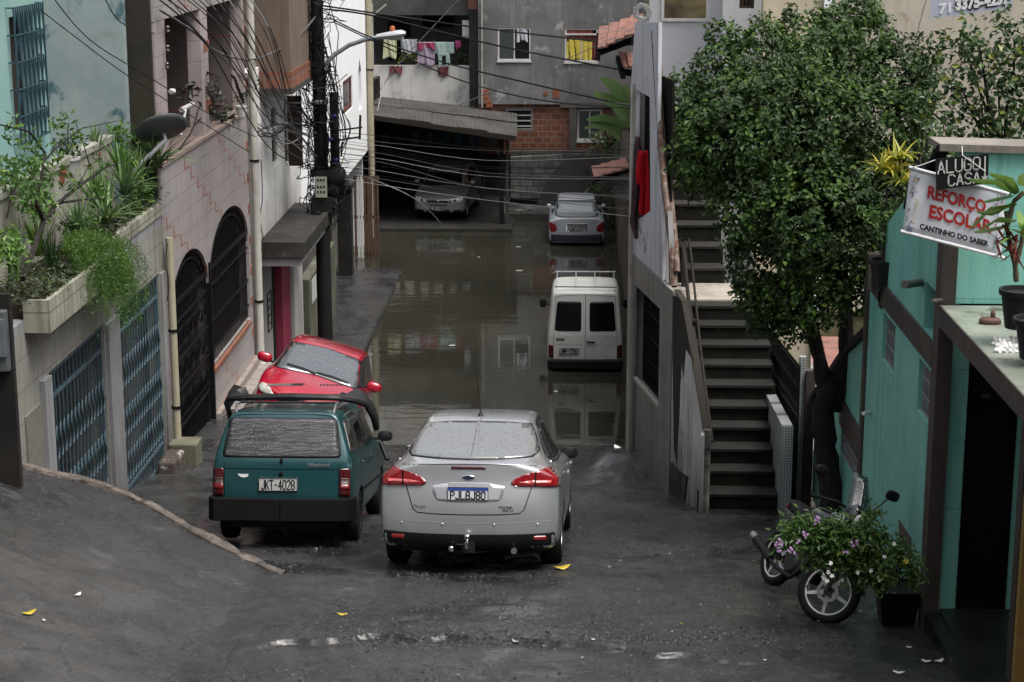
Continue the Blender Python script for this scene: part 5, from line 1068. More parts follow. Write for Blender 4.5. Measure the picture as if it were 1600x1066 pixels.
# ---- silver sedan
st = [(-2.24, .30, .86, .93, .66, 1.02, .52, 1.075, 1.09), (-2.14, .22, .885, .96, .70, 1.04, .58, 1.085, 1.105), (-1.88, .20, .905, .97, .73, 1.07, .60, 1.115, 1.13), (-1.55, .20, .91, .975, .74, 1.08, .62, 1.20, 1.225), (-1.05, .20, .912, .97, .755, 1.05, .58, 1.40, 1.43), (-.55, .20, .912, .96, .76, 1.03, .575, 1.455, 1.485),
      (.1, .20, .912, .94, .765, 1.01, .575, 1.46, 1.49), (.5, .20, .91, .93, .76, .99, .56, 1.415, 1.445), (1.25, .20, .905, .90, .74, .96, .60, .985, 1.01), (1.75, .21, .89, .83, .70, .88, .55, .91, .93), (2.1, .24, .84, .70, .62, .76, .45, .79, .80), (2.27, .32, .76, .58, .55, .64, .4, .66, .67)]
def frear(z): return (.0 if z < .55 else .0)+.07*max(0, (z-.62))/.45+.06*max(0, .42-z)/.2-.02*math.exp(-((z-.52)/.12)**2)
SILV = paint('silver_metallic_paint', (.55, .56, .58), .72, .24, .8, ((.2, .2, .19), .6, .25, 3))
ss = Car('silver_sedan', 'wet silver sedan with red tail lamps, roof aerial and tow ball, nearest the camera', (-.845, 19.3, float(gh(-.9, 19.3, False))+.0), (.036, 1, -.206), SUP, st, SILV, frear, lambda z: 0, .16, .2, [(.89, -1.30), (.89, 1.35)], .325, .215, .37)
LG = wetglass('rear_screen_wet', (.15, .155, .16)); SG = wetglass('side_glass_dark', (.012, .013, .015))  # pale grey base stands in for sky reflected by the wet rear screen
s_ = ss
def vis(poly, car, view='rear', **k): return car.patch(poly, view, **k)
rgp = [(-.60, 1.135), (-.3, 1.122), (0, 1.118), (.3, 1.122), (.60, 1.135), (.655, 1.17), (.60, 1.30), (.545, 1.395), (.3, 1.412), (0, 1.416), (-.3, 1.412), (-.545, 1.395), (-.60, 1.30), (-.655, 1.17)]
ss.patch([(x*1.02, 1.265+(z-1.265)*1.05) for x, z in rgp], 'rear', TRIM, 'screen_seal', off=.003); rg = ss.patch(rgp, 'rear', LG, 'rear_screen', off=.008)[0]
ss.line([(0, 1.13), (0, 1.40)], 'rear', .004, mat=INK, name='heater_line', off=.011)
for sd_, vw in ((1, 'right'), (-1, 'left')):
    side_g = [(-1.42, 1.075), (-.9, 1.035), (.2, 1.0), (1.0, .985), (.62, 1.20), (.3, 1.335), (-.2, 1.385), (-.7, 1.37), (-1.1, 1.27), (-1.38, 1.13)]
    ss.patch([(y, z) for y, z in smooth_poly(side_g, 1)], vw, TRIM, 'window_trim', off=.003)
    for pg in ([(-1.28, 1.08), (-.82, 1.05), (-.82, 1.33), (-1.05, 1.25)], [(-.78, 1.05), (-.10, 1.025), (-.10, 1.365), (-.35, 1.365), (-.78, 1.335)], [(-.04, 1.025), (.86, 1.01), (.55, 1.20), (.28, 1.31), (-.04, 1.362)]):
        ss.patch(pg, vw, SG, 'side_window', off=.007)
    ss.patch([(-1.42, 1.045), (-.9, 1.012), (.2, .982), (1.0, .965), (1.0, .975), (.2, .995), (-.9, 1.028), (-1.42, 1.065)], vw, CHROME, 'belt_trim', off=.006)
    ss.line([(-.80, .98), (-.82, .6), (-.78, .32)], vw); ss.line([(.28, .96), (.30, .6), (.28, .30)], vw); ss.line([(-.85, .31), (.9, .30)], vw)
    for y_ in (-.62, .42):
        h = ss.on(y_, .87, vw); ss.add(MB().bar((h.x+sd_*.025, y_-.1, .875), (h.x+sd_*.025, y_+.1, .87), .025, .03), 'door_handle', SILV, smooth=False, bevel=.006)
    mirror_(ss, sd_*.76, .78, .95, SILV if sd_ < 0 else TRIM, sd_)
TL = [(.405, .895), (.46, .872), (.60, .862), (.75, .862), (.86, .866), (.87, .92), (.87, 1.0), (.845, 1.035), (.78, 1.035), (.66, 1.015), (.54, .985), (.45, .945)]
for sd_ in (1, -1):
    q = [(sd_*a, b) for a, b in smooth_poly(TL, 1)]; q = q if sd_ > 0 else q[::-1]
    r_ = ss.patch(q, 'rear', LRED, 'tail_lamp', off=.012, thick=.012, grid=.025)[0]
    inner = [(sd_*a, b) for a, b in [(.47, .905), (.60, .895), (.80, .9), (.80, .925), (.60, .925)]]; inner = inner if sd_ > 0 else inner[::-1]
    ss.patch(inner, 'rear', plain('lamp_pink_lens%d' % (sd_+1), (.55, .12, .12), .15, coat=1), 'lamp_lens', r_, off=.016)
    dk = [(sd_*a, b) for a, b in [(.64, .862), (.655, .862), (.66, 1.012), (.645, 1.01)]]; ss.patch(dk if sd_ > 0 else dk[::-1], 'rear', SEAM, 'lamp_split', r_, off=.017, thick=0)
    lo = [(sd_*a, b) for a, b in [(.45, .868), (.88, .858), (.88, .875), (.46, .885)]]; ss.patch(lo if sd_ > 0 else lo[::-1], 'rear', LREDD, 'lamp_base', r_, off=.016, thick=0)
    rf = [(sd_*a, b) for a, b in rr(.635, .345, .765, .385, .012)]; ss.patch(rf if sd_ > 0 else rf[::-1], 'rear', LRED, 'reflector', off=.008)
# boot lid, plate recess, bumper
ss.line([(-.62, .87), (-.585, .76), (-.545, .64), (-.50, .608), (-.3, .597), (0, .594), (.3, .597), (.50, .608), (.545, .64), (.585, .76), (.62, .87)], 'rear', .009)
ss.line([(-.66, 1.062), (-.4, 1.078), (0, 1.083), (.4, 1.078), (.66, 1.062)], 'rear', .006, off=.001)
PR = paint('recess_silver', (.40, .41, .43), .5, .35, .6)
ss.patch(smooth_poly([(-.36, .905), (.36, .905), (.345, .78), (.29, .715), (-.29, .715), (-.345, .78)], 1), 'rear', PR, 'plate_recess', off=.003)
ss.patch(rr(-.17, 1.035, .17, 1.062, .01), 'rear', LREDD, 'brake_lamp', off=.008)
def oval(cx, cz, a, b, n=20): return [(cx+a*math.cos(2*math.pi*k/n), cz+b*math.sin(2*math.pi*k/n)) for k in range(n)]
ss.patch(oval(0, .955, .062, .026), 'rear', CHROME, 'badge_rim', off=.008, grid=.02); bd = ss.patch(oval(0, .955, .052, .020), 'rear', plain('badge_navy', (.01, .015, .05), .3), 'badge', off=.010, grid=.02)[0]
ss.line([(-.035, .950), (-.012, .960), (.01, .948), (.036, .960)], 'rear', .006, mat=CHROME, name='badge_script', off=.012)
def rtext(car, txt, x, z, size, mat, name, off=.012, shear=.2, face=-1):
    im = wmat(car.root); view = 'rear' if face < 0 else 'front'
    def fn(a, b):
        h = car.on(x+(a if face < 0 else -a), z+b, view); return im @ Vector((x+(a if face < 0 else -a), (h.y if h else 0)+face*off, z+b))
    return text_geo(txt, size, fn, car.root, name, mat, shear=shear, bold=.001)
rtext(ss, 'Focus', -.545, .655, .052, CHROME, 'badge_letters', .008); rtext(ss, 'TITANIUM', .30, .66, .028, CHROME, 'badge_letters', .008, 0); rtext(ss, 'PLUS 2.0', .34, .632, .028, CHROME, 'badge_letters', .008, 0)
ss.plate_(0, .80, 'PJL8J80', .40, .13, 0)
ss.patch([(-.84, .42), (-.5, .405), (0, .40), (.5, .405), (.84, .42), (.86, .30), (.80, .235), (.4, .225), (-.4, .225), (-.80, .235), (-.86, .30)], 'rear', TRIM, 'bumper_insert', off=.004)
ss.line([(-.80, .535), (-.4, .515), (0, .51), (.4, .515), (.80, .535)], 'rear', .01, mat=PR, name='bumper_crease', off=.002)
for x in (-.66, -.25, .26, .68): ss.patch(oval(x, .50, .012, .012, 12), 'rear', PR, 'parking_sensor', off=.006, grid=.02)
h = ss.on(0, .33, 'rear'); m = MB().bar((0, h.y+.1, .26), (0, h.y-.10, .26), .05, .05); m.box((-.05, h.y-.02, .22), (.07, h.y-.0, .34)); tb = ss.add(m, 'tow_bar', TRIM)
mk('tow_ball', *ell((0, h.y-.1, .385), (.03, .03, .03)), CHROME, tb, True); m = MB().lathe([(.018, .27), (.018, .31), (.03, .315), (.03, .34), (.014, .345), (.014, .37)], (0, h.y-.1, 0), 'Z', 12); ss.add(m, 'ball_neck', CHROME, tb, 'auto')
mk('tow_cap', *ell((-.16, h.y-.02, .26), (.03, .03, .03)), CHROME, tb, True)
m = MB().lathe([(.035, 0), (.02, .03), (.008, .05), (.005, .06)], (0, -.72, 1.452), 'Z', 12); an = ss.add(m, 'aerial_base', TRIM, smooth='auto')
ss.add(MB().tube([(0, -.72, 1.49), (-.012, -.80, 1.70), (-.03, -.9, 1.90)], [.006, .004, .0025], 6), 'aerial_rod', TRIM, an)
for sd_ in (1, -1): ss.line([(sd_*.60, -.82), (sd_*.588, -.3), (sd_*.58, .35)], 'top', .035, mat=TRIM, name='roof_channel', off=.003)
m = MB().box((-.7, -1.9, .19), (.7, 1.9, .24)); ss.add(m, 'underbody', TRIM)
ss.patch([(-.62, .99), (0, 1.0), (.62, .99), (.55, 1.39), (0, 1.42), (-.55, 1.39)], 'front', SG, 'windscreen', off=.006)
ss.add(MB().tube([(.45, -2.2, .24), (.45, -1.8, .24)], .03, 10), 'exhaust', STEEL)
# ---- teal wagon
st = [(-2.0, .36, .745, .90, .715, 1.0, .56, 1.41, 1.43), (-1.94, .30, .765, .91, .73, 1.01, .59, 1.43, 1.455), (-1.6, .24, .775, .915, .735, 1.01, .60, 1.445, 1.47), (-1.1, .22, .778, .915, .738, 1.0, .605, 1.455, 1.48), (-.3, .22, .78, .91, .74, .99, .61, 1.455, 1.48),
      (.25, .22, .78, .90, .738, .98, .595, 1.43, 1.455), (.62, .22, .778, .89, .735, .97, .575, 1.36, 1.385), (1.15, .22, .775, .87, .72, .92, .62, .94, .955), (1.6, .23, .765, .82, .70, .86, .60, .88, .89), (1.93, .26, .74, .72, .66, .77, .56, .80, .81), (2.02, .34, .70, .62, .62, .68, .52, .7, .71)]
TEALC = paint('teal_car_paint', (.008, .050, .056), .15, .28, .7, ((.02, .06, .07), .55, .6, 2))
wg = Car('teal_wagon', 'old teal station wagon with a black bumper lying on its roof rack', (-3.02, 20.75, float(base(20.75))), SLP, SUP, st, TEALC, lambda z: .02+.16*max(0, z-.95)/.45+.05*max(0, .5-z)/.2, lambda z: 0, .05, .06, [(.76, -1.17), (.76, 1.19)], .28, .165, .33, rim='plain')
wgp = smooth_poly([(-.615, .985), (.615, .985), (.555, 1.385), (-.555, 1.385)], 0)
def shrink(p, k): cx = sum(a for a, b in p)/len(p); cz = sum(b for a, b in p)/len(p); return [(cx+(a-cx)*k, cz+(b-cz)*k*(1 if k > 1 else .985)) for a, b in p]
def rpoly(p, r=.04, n=3):
    out = []
    for i in range(len(p)):
        a, b, c_ = Vector(p[i-1]), Vector(p[i]), Vector(p[(i+1) % len(p)]); u = (a-b).normalized()*r; v = (c_-b).normalized()*r
        for k in range(n+1): t = k/n; out.append(tuple((b+u)*(1-t)**2+b*2*t*(1-t)+(b+v)*t**2))
    return out
wg.patch(rpoly(shrink(wgp, 1.05), .05), 'rear', TRIM, 'screen_seal', off=.004); wg.patch(rpoly(wgp, .05), 'rear', wetglass('wagon_rear_screen', (.05, .05, .055), True, .22, .4), 'rear_screen', off=.009)
for sd_ in (1, -1):
    q = [(sd_*a, b) for a, b in rpoly([(.625, .56), (.735, .56), (.735, .86), (.625, .86)], .02)]; r_ = wg.patch(q if sd_ > 0 else q[::-1], 'rear', LREDD, 'tail_lamp', off=.012, thick=.014)[0]
    q = [(sd_*a, b) for a, b in [(.63, .70), (.73, .70), (.73, .76), (.63, .76)]]; wg.patch(q if sd_ > 0 else q[::-1], 'rear', plain('grey_lens%d' % (sd_+1), (.045, .02, .02), .5), 'lamp_lens', r_, off=.016)
    q = [(sd_*a, b) for a, b in [(.63, .64), (.73, .64), (.73, .695), (.63, .695)]]; wg.patch(q if sd_ > 0 else q[::-1], 'rear', plain('wagon_red_lens%d' % (sd_+1), (.13, .01, .012), .2), 'lamp_lens', r_, off=.016)
wg.line([(-.61, .855), (.61, .855)], 'rear', .007); wg.line([(-.62, .93), (-.615, .56)], 'rear', .007); wg.line([(.62, .93), (.615, .56)], 'rear', .007)
m = MB()
pts = [(-.80, -1.80), (-.79, -1.93), (-.72, -2.06), (0, -2.10), (.72, -2.06), (.79, -1.93), (.80, -1.80)]
for a, b in zip(pts[:-1], pts[1:]): m.hexa([(a[0], a[1], .30), (b[0], b[1], .30), (b[0]*.97, b[1]+.09, .30), (a[0]*.97, a[1]+.09, .30)], (0, 0, .25))
wg.add(m, 'rear_bumper', plain('near_black_plastic', (.004, .004, .0045), .75, spec=.15), bevel=.015)  # even near-black over the whole bumper
wg.plate_(-.03, .69, 'JKT-4028', .42, .14, 1)
rtext(wg, 'Weekend', .28, .885, .06, STEEL, 'badge_letters', .01)
wg.patch(oval(0, .94, .018, .03, 12), 'rear', SEAM, 'lock', off=.01, grid=.02); wg.patch(oval(0, .80, .025, .025, 12), 'rear', SEAM, 'lock', off=.01, grid=.02)
wg.patch([(-.47, .80), (-.35, .80), (-.36, .77), (-.41, .76), (-.45, .775)], 'rear', plain('torn_sticker', (.6, .62, .6), .7), 'torn_sticker', off=.005, thick=0, grid=.03)
TEALS = paint('dark_teal_door', (.012, .035, .045), .1, .4, .5, ((.05, .025, .02), .58, .7, 2.5))
for sd_, vw in ((1, 'right'), (-1, 'left')):
    wg.patch([(-1.9, .33), (1.9, .33), (1.9, .7), (1.0, .86), (-1.9, .86)], vw, TEALS, 'door_panel', off=.003, thick=0) if False else None
    wg.patch(rpoly([(-1.78, 1.02), (-1.22, 1.01), (-1.22, 1.36), (-1.62, 1.36)], .04), vw, wetglass('dusty_glass%d' % (sd_+1), (.05, .048, .04)), 'side_window', off=.006)
    wg.patch(rpoly([(-1.15, 1.01), (-.45, 1.0), (-.45, 1.37), (-1.15, 1.365)], .03), vw, SG, 'side_window', off=.006); wg.patch(rpoly([(-.38, 1.0), (.78, .985), (.42, 1.33), (-.38, 1.37)], .03), vw, SG, 'side_window', off=.006)
    wg.line([(-1.18, .98), (-1.17, .5), (-1.1, .3)], vw); wg.line([(-.42, .97), (-.42, .3)], vw); wg.line([(.62, .95), (.6, .3)], vw); wg.line([(-1.5, .55), (1.6, .5)], vw, .03, TRIM, 'rub_strip')
    for y_ in (-1.0, -.25): h = wg.on(y_, .86, vw); wg.add(MB().bar((h.x+sd_*.02, y_-.08, .86), (h.x+sd_*.02, y_+.08, .86), .02, .03), 'door_handle', CHROME, bevel=.004)
mirror_(wg, .72, .80, 1.0, TRIM, 1, (.18, .1, .13)); 
wm_ = MB().bar((.80, .75, .93), (.90, .62, .72), .05, .05); wg.add(wm_, 'hanging_mirror', TRIM, bevel=.01)
wg.patch([(-.58, .97), (.58, .97), (.52, 1.36), (-.52, 1.36)], 'front', SG, 'windscreen', off=.006)
m = MB().box((-.6, -1.8, .2), (.6, 1.8, .26)); wg.add(m, 'underbody', TRIM); wg.add(MB().tube([(-.1, -1.9, .22), (-.1, -1.95, .30), (0, -2.0, .26), (.06, -1.95, .14)], .01, 6), 'cable', TRIM)
for sd_ in (1, -1):   # roof rack
    m = MB().tube([(sd_*.53, -1.72, 1.44), (sd_*.54, -1.6, 1.53), (sd_*.55, -.2, 1.545), (sd_*.54, .1, 1.47)], .016, 8); wg.add(m, 'roof_rail', STEEL, smooth='auto')
for y_ in (-1.45, -.9, -.35): wg.add(MB().tube([(-.55, y_, 1.54), (.55, y_, 1.54)], .014, 6), 'roof_crossbar', TRIM)
# loose bumper on the rack
m4 = wmat(wg.root); rb_ = thing('loose_bumper', 'loose black plastic bumper cover curving over the roof rack of the teal wagon', 'bumper', m4 @ Vector((0, -1.2, 1.56)), None, wg.root.rotation_euler)
vs = []; fs = []; pth = [(-.80, -.55, 1.30), (-.79, -.72, 1.42), (-.77, -.95, 1.50), (-.70, -1.18, 1.56), (-.52, -1.32, 1.58), (0, -1.38, 1.60), (.52, -1.34, 1.585), (.70, -1.20, 1.55), (.80, -.95, 1.50), (.86, -.72, 1.34), (.88, -.55, 1.20)]
fine = []
for i in range(len(pth)-1):
    for k in range(4): fine.append(Vector(pth[i]).lerp(Vector(pth[i+1]), k/4))
fine.append(Vector(pth[-1]))
pr = [(-.03, -.05), (-.045, .0), (-.03, .045), (.02, .06), (.14, .05), (.24, .0), (.235, -.012), (.14, .035), (.02, .045), (-.02, .03), (-.032, 0), (-.018, -.05)]
for i, p in enumerate(fine):
    t = (fine[min(i+1, len(fine)-1)]-fine[max(i-1, 0)]).normalized(); inn = Vector((0, 1, 0)); inn = (inn-t*inn.dot(t)).normalized(); up_ = inn.cross(t) if inn.cross(t).z > 0 else -inn.cross(t)
    if abs(up_.z) < .2: pass
    for a, b in pr: vs.append(m4 @ (p+inn*a+up_*b*.62))
n_ = len(pr)
for i in range(len(fine)-1):
    for k in range(n_): fs.append((i*n_+k, i*n_+(k+1) % n_, (i+1)*n_+(k+1) % n_, (i+1)*n_+k))
q = MB(); q.add(vs, fs); q.build('cover', plain('scuffed_bumper_plastic', (.02, .02, .021), .38), rb_, smooth='auto')
q = MB()
for k in range(9): x = .33+k*.035; q.add([m4 @ Vector((x, -1.37, 1.72)), m4 @ Vector((x+.018, -1.37, 1.72)), m4 @ Vector((x+.018, -1.27, 1.735)), m4 @ Vector((x, -1.27, 1.735))], [(0, 1, 2, 3)])
q.build('vent_slots', SEAM, rb_)
q = MB().hexa([m4 @ Vector((-.25, -1.42, 1.715)), m4 @ Vector((.15, -1.42, 1.722)), m4 @ Vector((.15, -1.24, 1.738)), m4 @ Vector((-.25, -1.24, 1.73))], (0, 0, .004)); q.build('wet_recess', wetglass('wet_recess', (.05, .05, .05)), rb_)
# ---- red hatchback tilted on the pavement
st = [(-1.93, .34, .78, .95, .70, 1.02, .54, 1.30, 1.33), (-1.86, .26, .80, .96, .71, 1.03, .56, 1.36, 1.39), (-1.4, .21, .825, .97, .73, 1.02, .58, 1.45, 1.475), (-.6, .2, .83, .965, .735, 1.01, .585, 1.475, 1.50), (0, .2, .83, .955, .735, 1.0, .58, 1.46, 1.485),
      (.32, .2, .83, .95, .73, .99, .565, 1.40, 1.425), (.62, .2, .828, .93, .725, .97, .60, 1.20, 1.225), (1.02, .2, .825, .91, .71, .955, .62, .985, 1.01), (1.45, .21, .81, .84, .68, .88, .58, .91, .935), (1.80, .25, .77, .72, .62, .78, .5, .80, .82), (1.93, .33, .70, .6, .56, .66, .45, .68, .69)]
REDC = paint('red_car_paint', (.36, .004, .022), .1, .25, .9)
xax = Vector((-1.5, 0, .42)).normalized(); fwd = Vector((.045, -1, .19)); upv = xax.cross(fwd).normalized()
rc_ = Car('red_hatchback', 'bright red hatchback facing the camera, tilted with two wheels on the pavement', (-4.14, 28.6, 1.17), fwd, upv, st, REDC, lambda z: .1*max(0, z-.9), lambda z: 0, .1, .2, [(.80, -1.22), (.80, 1.24)], .30, .18, .35)
wsp = smooth_poly([(-.66, .995), (0, 1.035), (.66, .995), (.53, 1.385), (0, 1.42), (-.53, 1.385)], 0)
rc_.patch(rpoly(shrink(wsp, 1.05), .04), 'front', TRIM, 'screen_seal', off=.003); rc_.patch(rpoly(wsp, .04), 'front', wetglass('red_windscreen', (.07, .08, .09), False, .05, 1), 'windscreen', off=.008)
for a, b in (((-.5, 1.03), (.02, 1.055)), ((.02, 1.035), (.5, 1.06))): rc_.line([a, ((a[0]+b[0])/2, (a[1]+b[1])/2+.012), b], 'front', .022, TRIM, 'wiper', .02)
rc_.line([(-.60, 1.25), (-.62, 1.4), (-.60, 1.62)], 'top', .006)
for sd_, vw in ((1, 'right'), (-1, 'left')):
    rc_.patch(rpoly([(-1.55, 1.06), (.85, 1.0), (.30, 1.37), (-.2, 1.42), (-1.2, 1.40)], .06), vw, TRIM, 'window_trim', off=.003)
    rc_.patch(rpoly([(-1.4, 1.07), (-.42, 1.035), (-.42, 1.39), (-1.12, 1.375)], .04), vw, SG, 'side_window', off=.007); rc_.patch(rpoly([(-.36, 1.035), (.72, 1.01), (.25, 1.35), (-.36, 1.39)], .04), vw, SG, 'side_window', off=.007)
    rc_.line([(-.39, 1.0), (-.4, .3)], vw); rc_.line([(.70, .96), (.68, .3)], vw)
    mirror_(rc_, sd_*.76, .62, 1.06, REDC, sd_, (.24, .12, .16))
    rc_.line([(sd_*.60, .98), (sd_*.64, 1.7)], 'top', .006)
    q = [(sd_*a, b) for a, b in smooth_poly([(.45, .60), (.74, .62), (.76, .76), (.6, .76)], 1)]; rc_.patch(q if sd_ > 0 else q[::-1], 'front', LCLEAR, 'headlight', off=.008)
rc_.patch(rr(-.4, .55, .4, .68, .03), 'front', TRIM, 'grille', off=.006); rc_.patch(rr(-.5, .3, .5, .45, .03), 'front', TRIM, 'air_intake', off=.006)
h = rc_.on(-.1, 1.36, 'front'); rc_.add(MB().tube([(0, -1.3, 1.48), (0, -1.5, 1.75)], .005, 5), 'aerial', TRIM)
rc_.add(MB().box((-.6, -1.7, .19), (.6, 1.7, .24)), 'underbody', TRIM)
# ---- white van
st = [(-2.02, .30, .765, 1.0, .735, 1.12, .655, 1.80, 1.83), (-1.96, .26, .785, 1.02, .755, 1.13, .68, 1.86, 1.90), (-1.6, .24, .795, 1.03, .765, 1.14, .70, 1.93, 1.975), (-.6, .24, .80, 1.03, .77, 1.14, .70, 1.93, 1.98), (-.1, .24, .80, 1.0, .765, 1.1, .67, 1.84, 1.88), (.1, .24, .80, .98, .76, 1.05, .58, 1.50, 1.53),
      (.35, .24, .80, .95, .75, 1.0, .58, 1.38, 1.40), (.95, .24, .79, .90, .72, .94, .62, .96, .97), (1.5, .25, .78, .84, .70, .87, .60, .89, .9), (1.85, .27, .76, .74, .68, .79, .56, .81, .82), (1.95, .34, .72, .62, .64, .68, .52, .7, .71)]
VANW = paint('van_white_paint', (.60, .61, .58), 0, .38, .4, ((.30, .24, .15), .56, .45, 3))
vn_ = Car('white_van', 'white boxy van with two black rear windows standing in the flood water', (.46, 39.4, -.24), (0.006, 1, 0), (0, 0, 1), st, VANW, lambda z: .14*max(0, z-1.0)+.03, lambda z: 0, .04, .06, [(.76, -1.25), (.76, 1.2)], .29, .17, .33, cat='van', rim='plain')
for sd_ in (1, -1):
    q = [(sd_*a, b) for a, b in rpoly([(.085, 1.09), (.635, 1.09), (.585, 1.70), (.085, 1.70)], .06)]; q = q if sd_ > 0 else q[::-1]
    vn_.patch([(a, b) for a, b in q], 'rear', plain('van_black_glass%d' % (sd_+1), (.006, .006, .009), .12), 'rear_window', off=.007)
    q = [(sd_*a, b) for a, b in rpoly([(.655, .52), (.755, .52), (.755, .80), (.665, .80)], .02)]; r_ = vn_.patch(q if sd_ > 0 else q[::-1], 'rear', LREDD, 'tail_lamp', off=.012, thick=.014)[0]
    vn_.line([(sd_*.66, .52), (sd_*.655, 1.0), (sd_*.61, 1.80)], 'rear', .007)
    q = [(sd_*a, b) for a, b in rr(.06, .54, .60, .79, .02)]
    vn_.line([(sd_*.05, .55), (sd_*.60, .55)], 'rear', .005); vn_.line([(sd_*.05, .80), (sd_*.60, .80)], 'rear', .005)
vn_.line([(0, .48), (0, 1.84)], 'rear', .010); vn_.line([(-.61, 1.80), (0, 1.845), (.61, 1.80)], 'rear', .007)
m = MB().box((-.78, -2.07, .30), (.78, -1.93, .50)); vn_.add(m, 'rear_bumper', TRIM, bevel=.03)
vn_.plate_(-.33, .665, 'JMP-7292', .42, .14, 1); rtext(vn_, '1.5', .40, .97, .06, STEEL, 'badge_letters', .01); vn_.patch(rr(-.6, .90, -.43, .935, .01), 'rear', TRIM, 'badge_strip', off=.008)
h = vn_.on(.08, .85, 'rear'); vn_.add(MB().bar((.03, h.y-.03, .87), (.20, h.y-.03, .86), .03, .035), 'door_handle', TRIM, bevel=.005)
for sd_, vw in ((1, 'right'), (-1, 'left')):
    vn_.patch(rpoly([(-.05, 1.06), (.78, 1.0), (.36, 1.36), (.05, 1.46)], .03), vw, SG, 'side_window', off=.006); vn_.line([(-.12, 1.7), (-.12, .3)], vw)
mirror_(vn_, -.79, .70, 1.12, TRIM, -1, (.16, .1, .22)); mirror_(vn_, .79, .70, 1.12, TRIM, 1, (.16, .1, .22))
m = MB().tube([(-.64, -1.78, 1.985), (.64, -1.78, 1.985)], .012, 6); vn_.add(m, 'roof_rack_bar', TRIM); m = MB().tube([(-.64, -.5, 2.06), (.64, -.5, 2.06)], .014, 6); vn_.add(m, 'roof_rack_bar', STEEL)
for x in (-.6, -.2, .2, .6): m = MB().tube([(x, -1.78, 1.98), (x, -.5, 2.04)], .008, 5); vn_.add(m, 'roof_rack_slat', plain('white_slat_bar', (.5, .5, .48), .5))
vn_.add(MB().box((-.6, -1.8, .2), (.6, 1.7, .26)), 'underbody', TRIM)
# ---- silver-blue saloon
st = [(-2.02, .32, .76, .88, .66, .93, .50, .965, .975), (-1.93, .25, .785, .90, .68, .95, .52, .98, .99), (-1.6, .22, .80, .91, .69, .96, .53, 1.0, 1.01), (-1.45, .22, .803, .915, .70, .965, .53, 1.06, 1.07), (-.98, .22, .805, .915, .705, .965, .535, 1.33, 1.355), (-.6, .22, .805, .91, .705, .96, .54, 1.39, 1.415), (.1, .22, .805, .90, .70, .95, .54, 1.40, 1.425),
      (.45, .22, .803, .89, .70, .94, .525, 1.33, 1.355), (1.1, .22, .80, .86, .69, .90, .58, .92, .935), (1.6, .24, .78, .79, .66, .83, .55, .85, .86), (1.95, .28, .73, .68, .6, .72, .48, .74, .75), (2.05, .34, .68, .6, .55, .64, .44, .66, .67)]
BLS = paint('pale_blue_silver_paint', (.50, .54, .60), .35, .32, .7)
co = Car('pale_saloon', 'pale silver blue saloon parked at the far edge of the flood, rear towards the camera', (.35, 53.9, -.2), (.0, 1, 0.0), (0, 0, 1), st, BLS, lambda z: .04, lambda z: 0, .12, .15, [(.77, -1.2), (.77, 1.24)], .28, .17, .33, rim='plain')
gp = [(-.565, 1.0), (.565, 1.0), (.585, 1.03), (.505, 1.335), (-.505, 1.335), (-.585, 1.03)]
co.patch(shrink(gp, 1.06), 'rear', TRIM, 'screen_seal', off=.003); co.patch(gp, 'rear', wetglass('saloon_rear_screen', (.13, .16, .18), False, .05, 1), 'rear_screen', off=.008)
for sd_ in (1, -1):
    q = [(sd_*a, b) for a, b in smooth_poly([(.56, .60), (.76, .58), (.775, .86), (.68, .87), (.58, .80)], 1)]; co.patch(q if sd_ > 0 else q[::-1], 'rear', LRED, 'tail_lamp', off=.012)
    co.line([(sd_*.56, .95), (sd_*.55, .56)], 'rear', .008)
co.line([(-.55, .56), (.55, .56)], 'rear', .008)
co.patch([(-.72, .53), (.72, .53), (.72, .33), (-.72, .33)], 'rear', plain('dark_blue_bumper', (.02, .025, .035), .5), 'bumper_insert', off=.02); co.patch(rr(-.30, .60, .30, .84, .03), 'rear', paint('saloon_recess', (.28, .31, .35), .3), 'plate_recess', off=.004)
co.patch(rr(-.28, .80, .28, .835, .01), 'rear', TRIM, 'plate_lamp_bar', off=.012); co.plate_(0, .70, 'JQW-2201', .42, .14, 1); co.patch([(-.04, .895), (.04, .895), (.05, .91), (.04, .925), (-.04, .925), (-.05, .91)], 'rear', plain('gold_badge', (.5, .4, .15), .3, .8), 'badge', off=.01)
for sd_, vw in ((1, 'right'), (-1, 'left')):
    co.patch(rpoly([(-1.2, .98), (.85, .95), (.35, 1.28), (-.7, 1.33)], .04), vw, SG, 'side_window', off=.006); co.line([(-.4, .95), (-.4, .3)], vw); mirror_(co, sd_*.68, .68, .93, BLS, sd_, (.16, .1, .12))
    co.line([(sd_*.56, -.95), (sd_*.56, .3)], 'top', .03, TRIM, 'roof_channel', .003)
# ---- grey hatchback in the shed
st = [(-1.90, .34, .77, .93, .70, 1.0, .54, 1.28, 1.31), (-1.83, .26, .79, .94, .71, 1.01, .56, 1.34, 1.37), (-1.4, .21, .81, .95, .72, 1.0, .57, 1.42, 1.445), (-.6, .2, .815, .945, .725, .99, .575, 1.44, 1.465), (0, .2, .815, .935, .725, .98, .57, 1.42, 1.445), (.35, .2, .815, .93, .72, .97, .56, 1.34, 1.365), (1.05, .2, .812, .88, .70, .92, .60, .945, .965), (1.5, .21, .80, .80, .67, .84, .56, .86, .885), (1.82, .24, .78, .70, .62, .74, .5, .76, .775), (1.93, .30, .72, .60, .56, .64, .45, .66, .67)]
GRC = paint('grey_metallic_paint', (.22, .225, .24), .4, .35, .6)
pa = Car('grey_hatchback', 'grey hatchback parked nose out inside the dark shed', (-3.62, 57.3, .10), (-.10, -1, 0), (0, 0, 1), st, GRC, lambda z: .1*max(0, z-.9), lambda z: 0, .1, .13, [(.78, -1.2), (.78, 1.2)], .29, .18, .34)
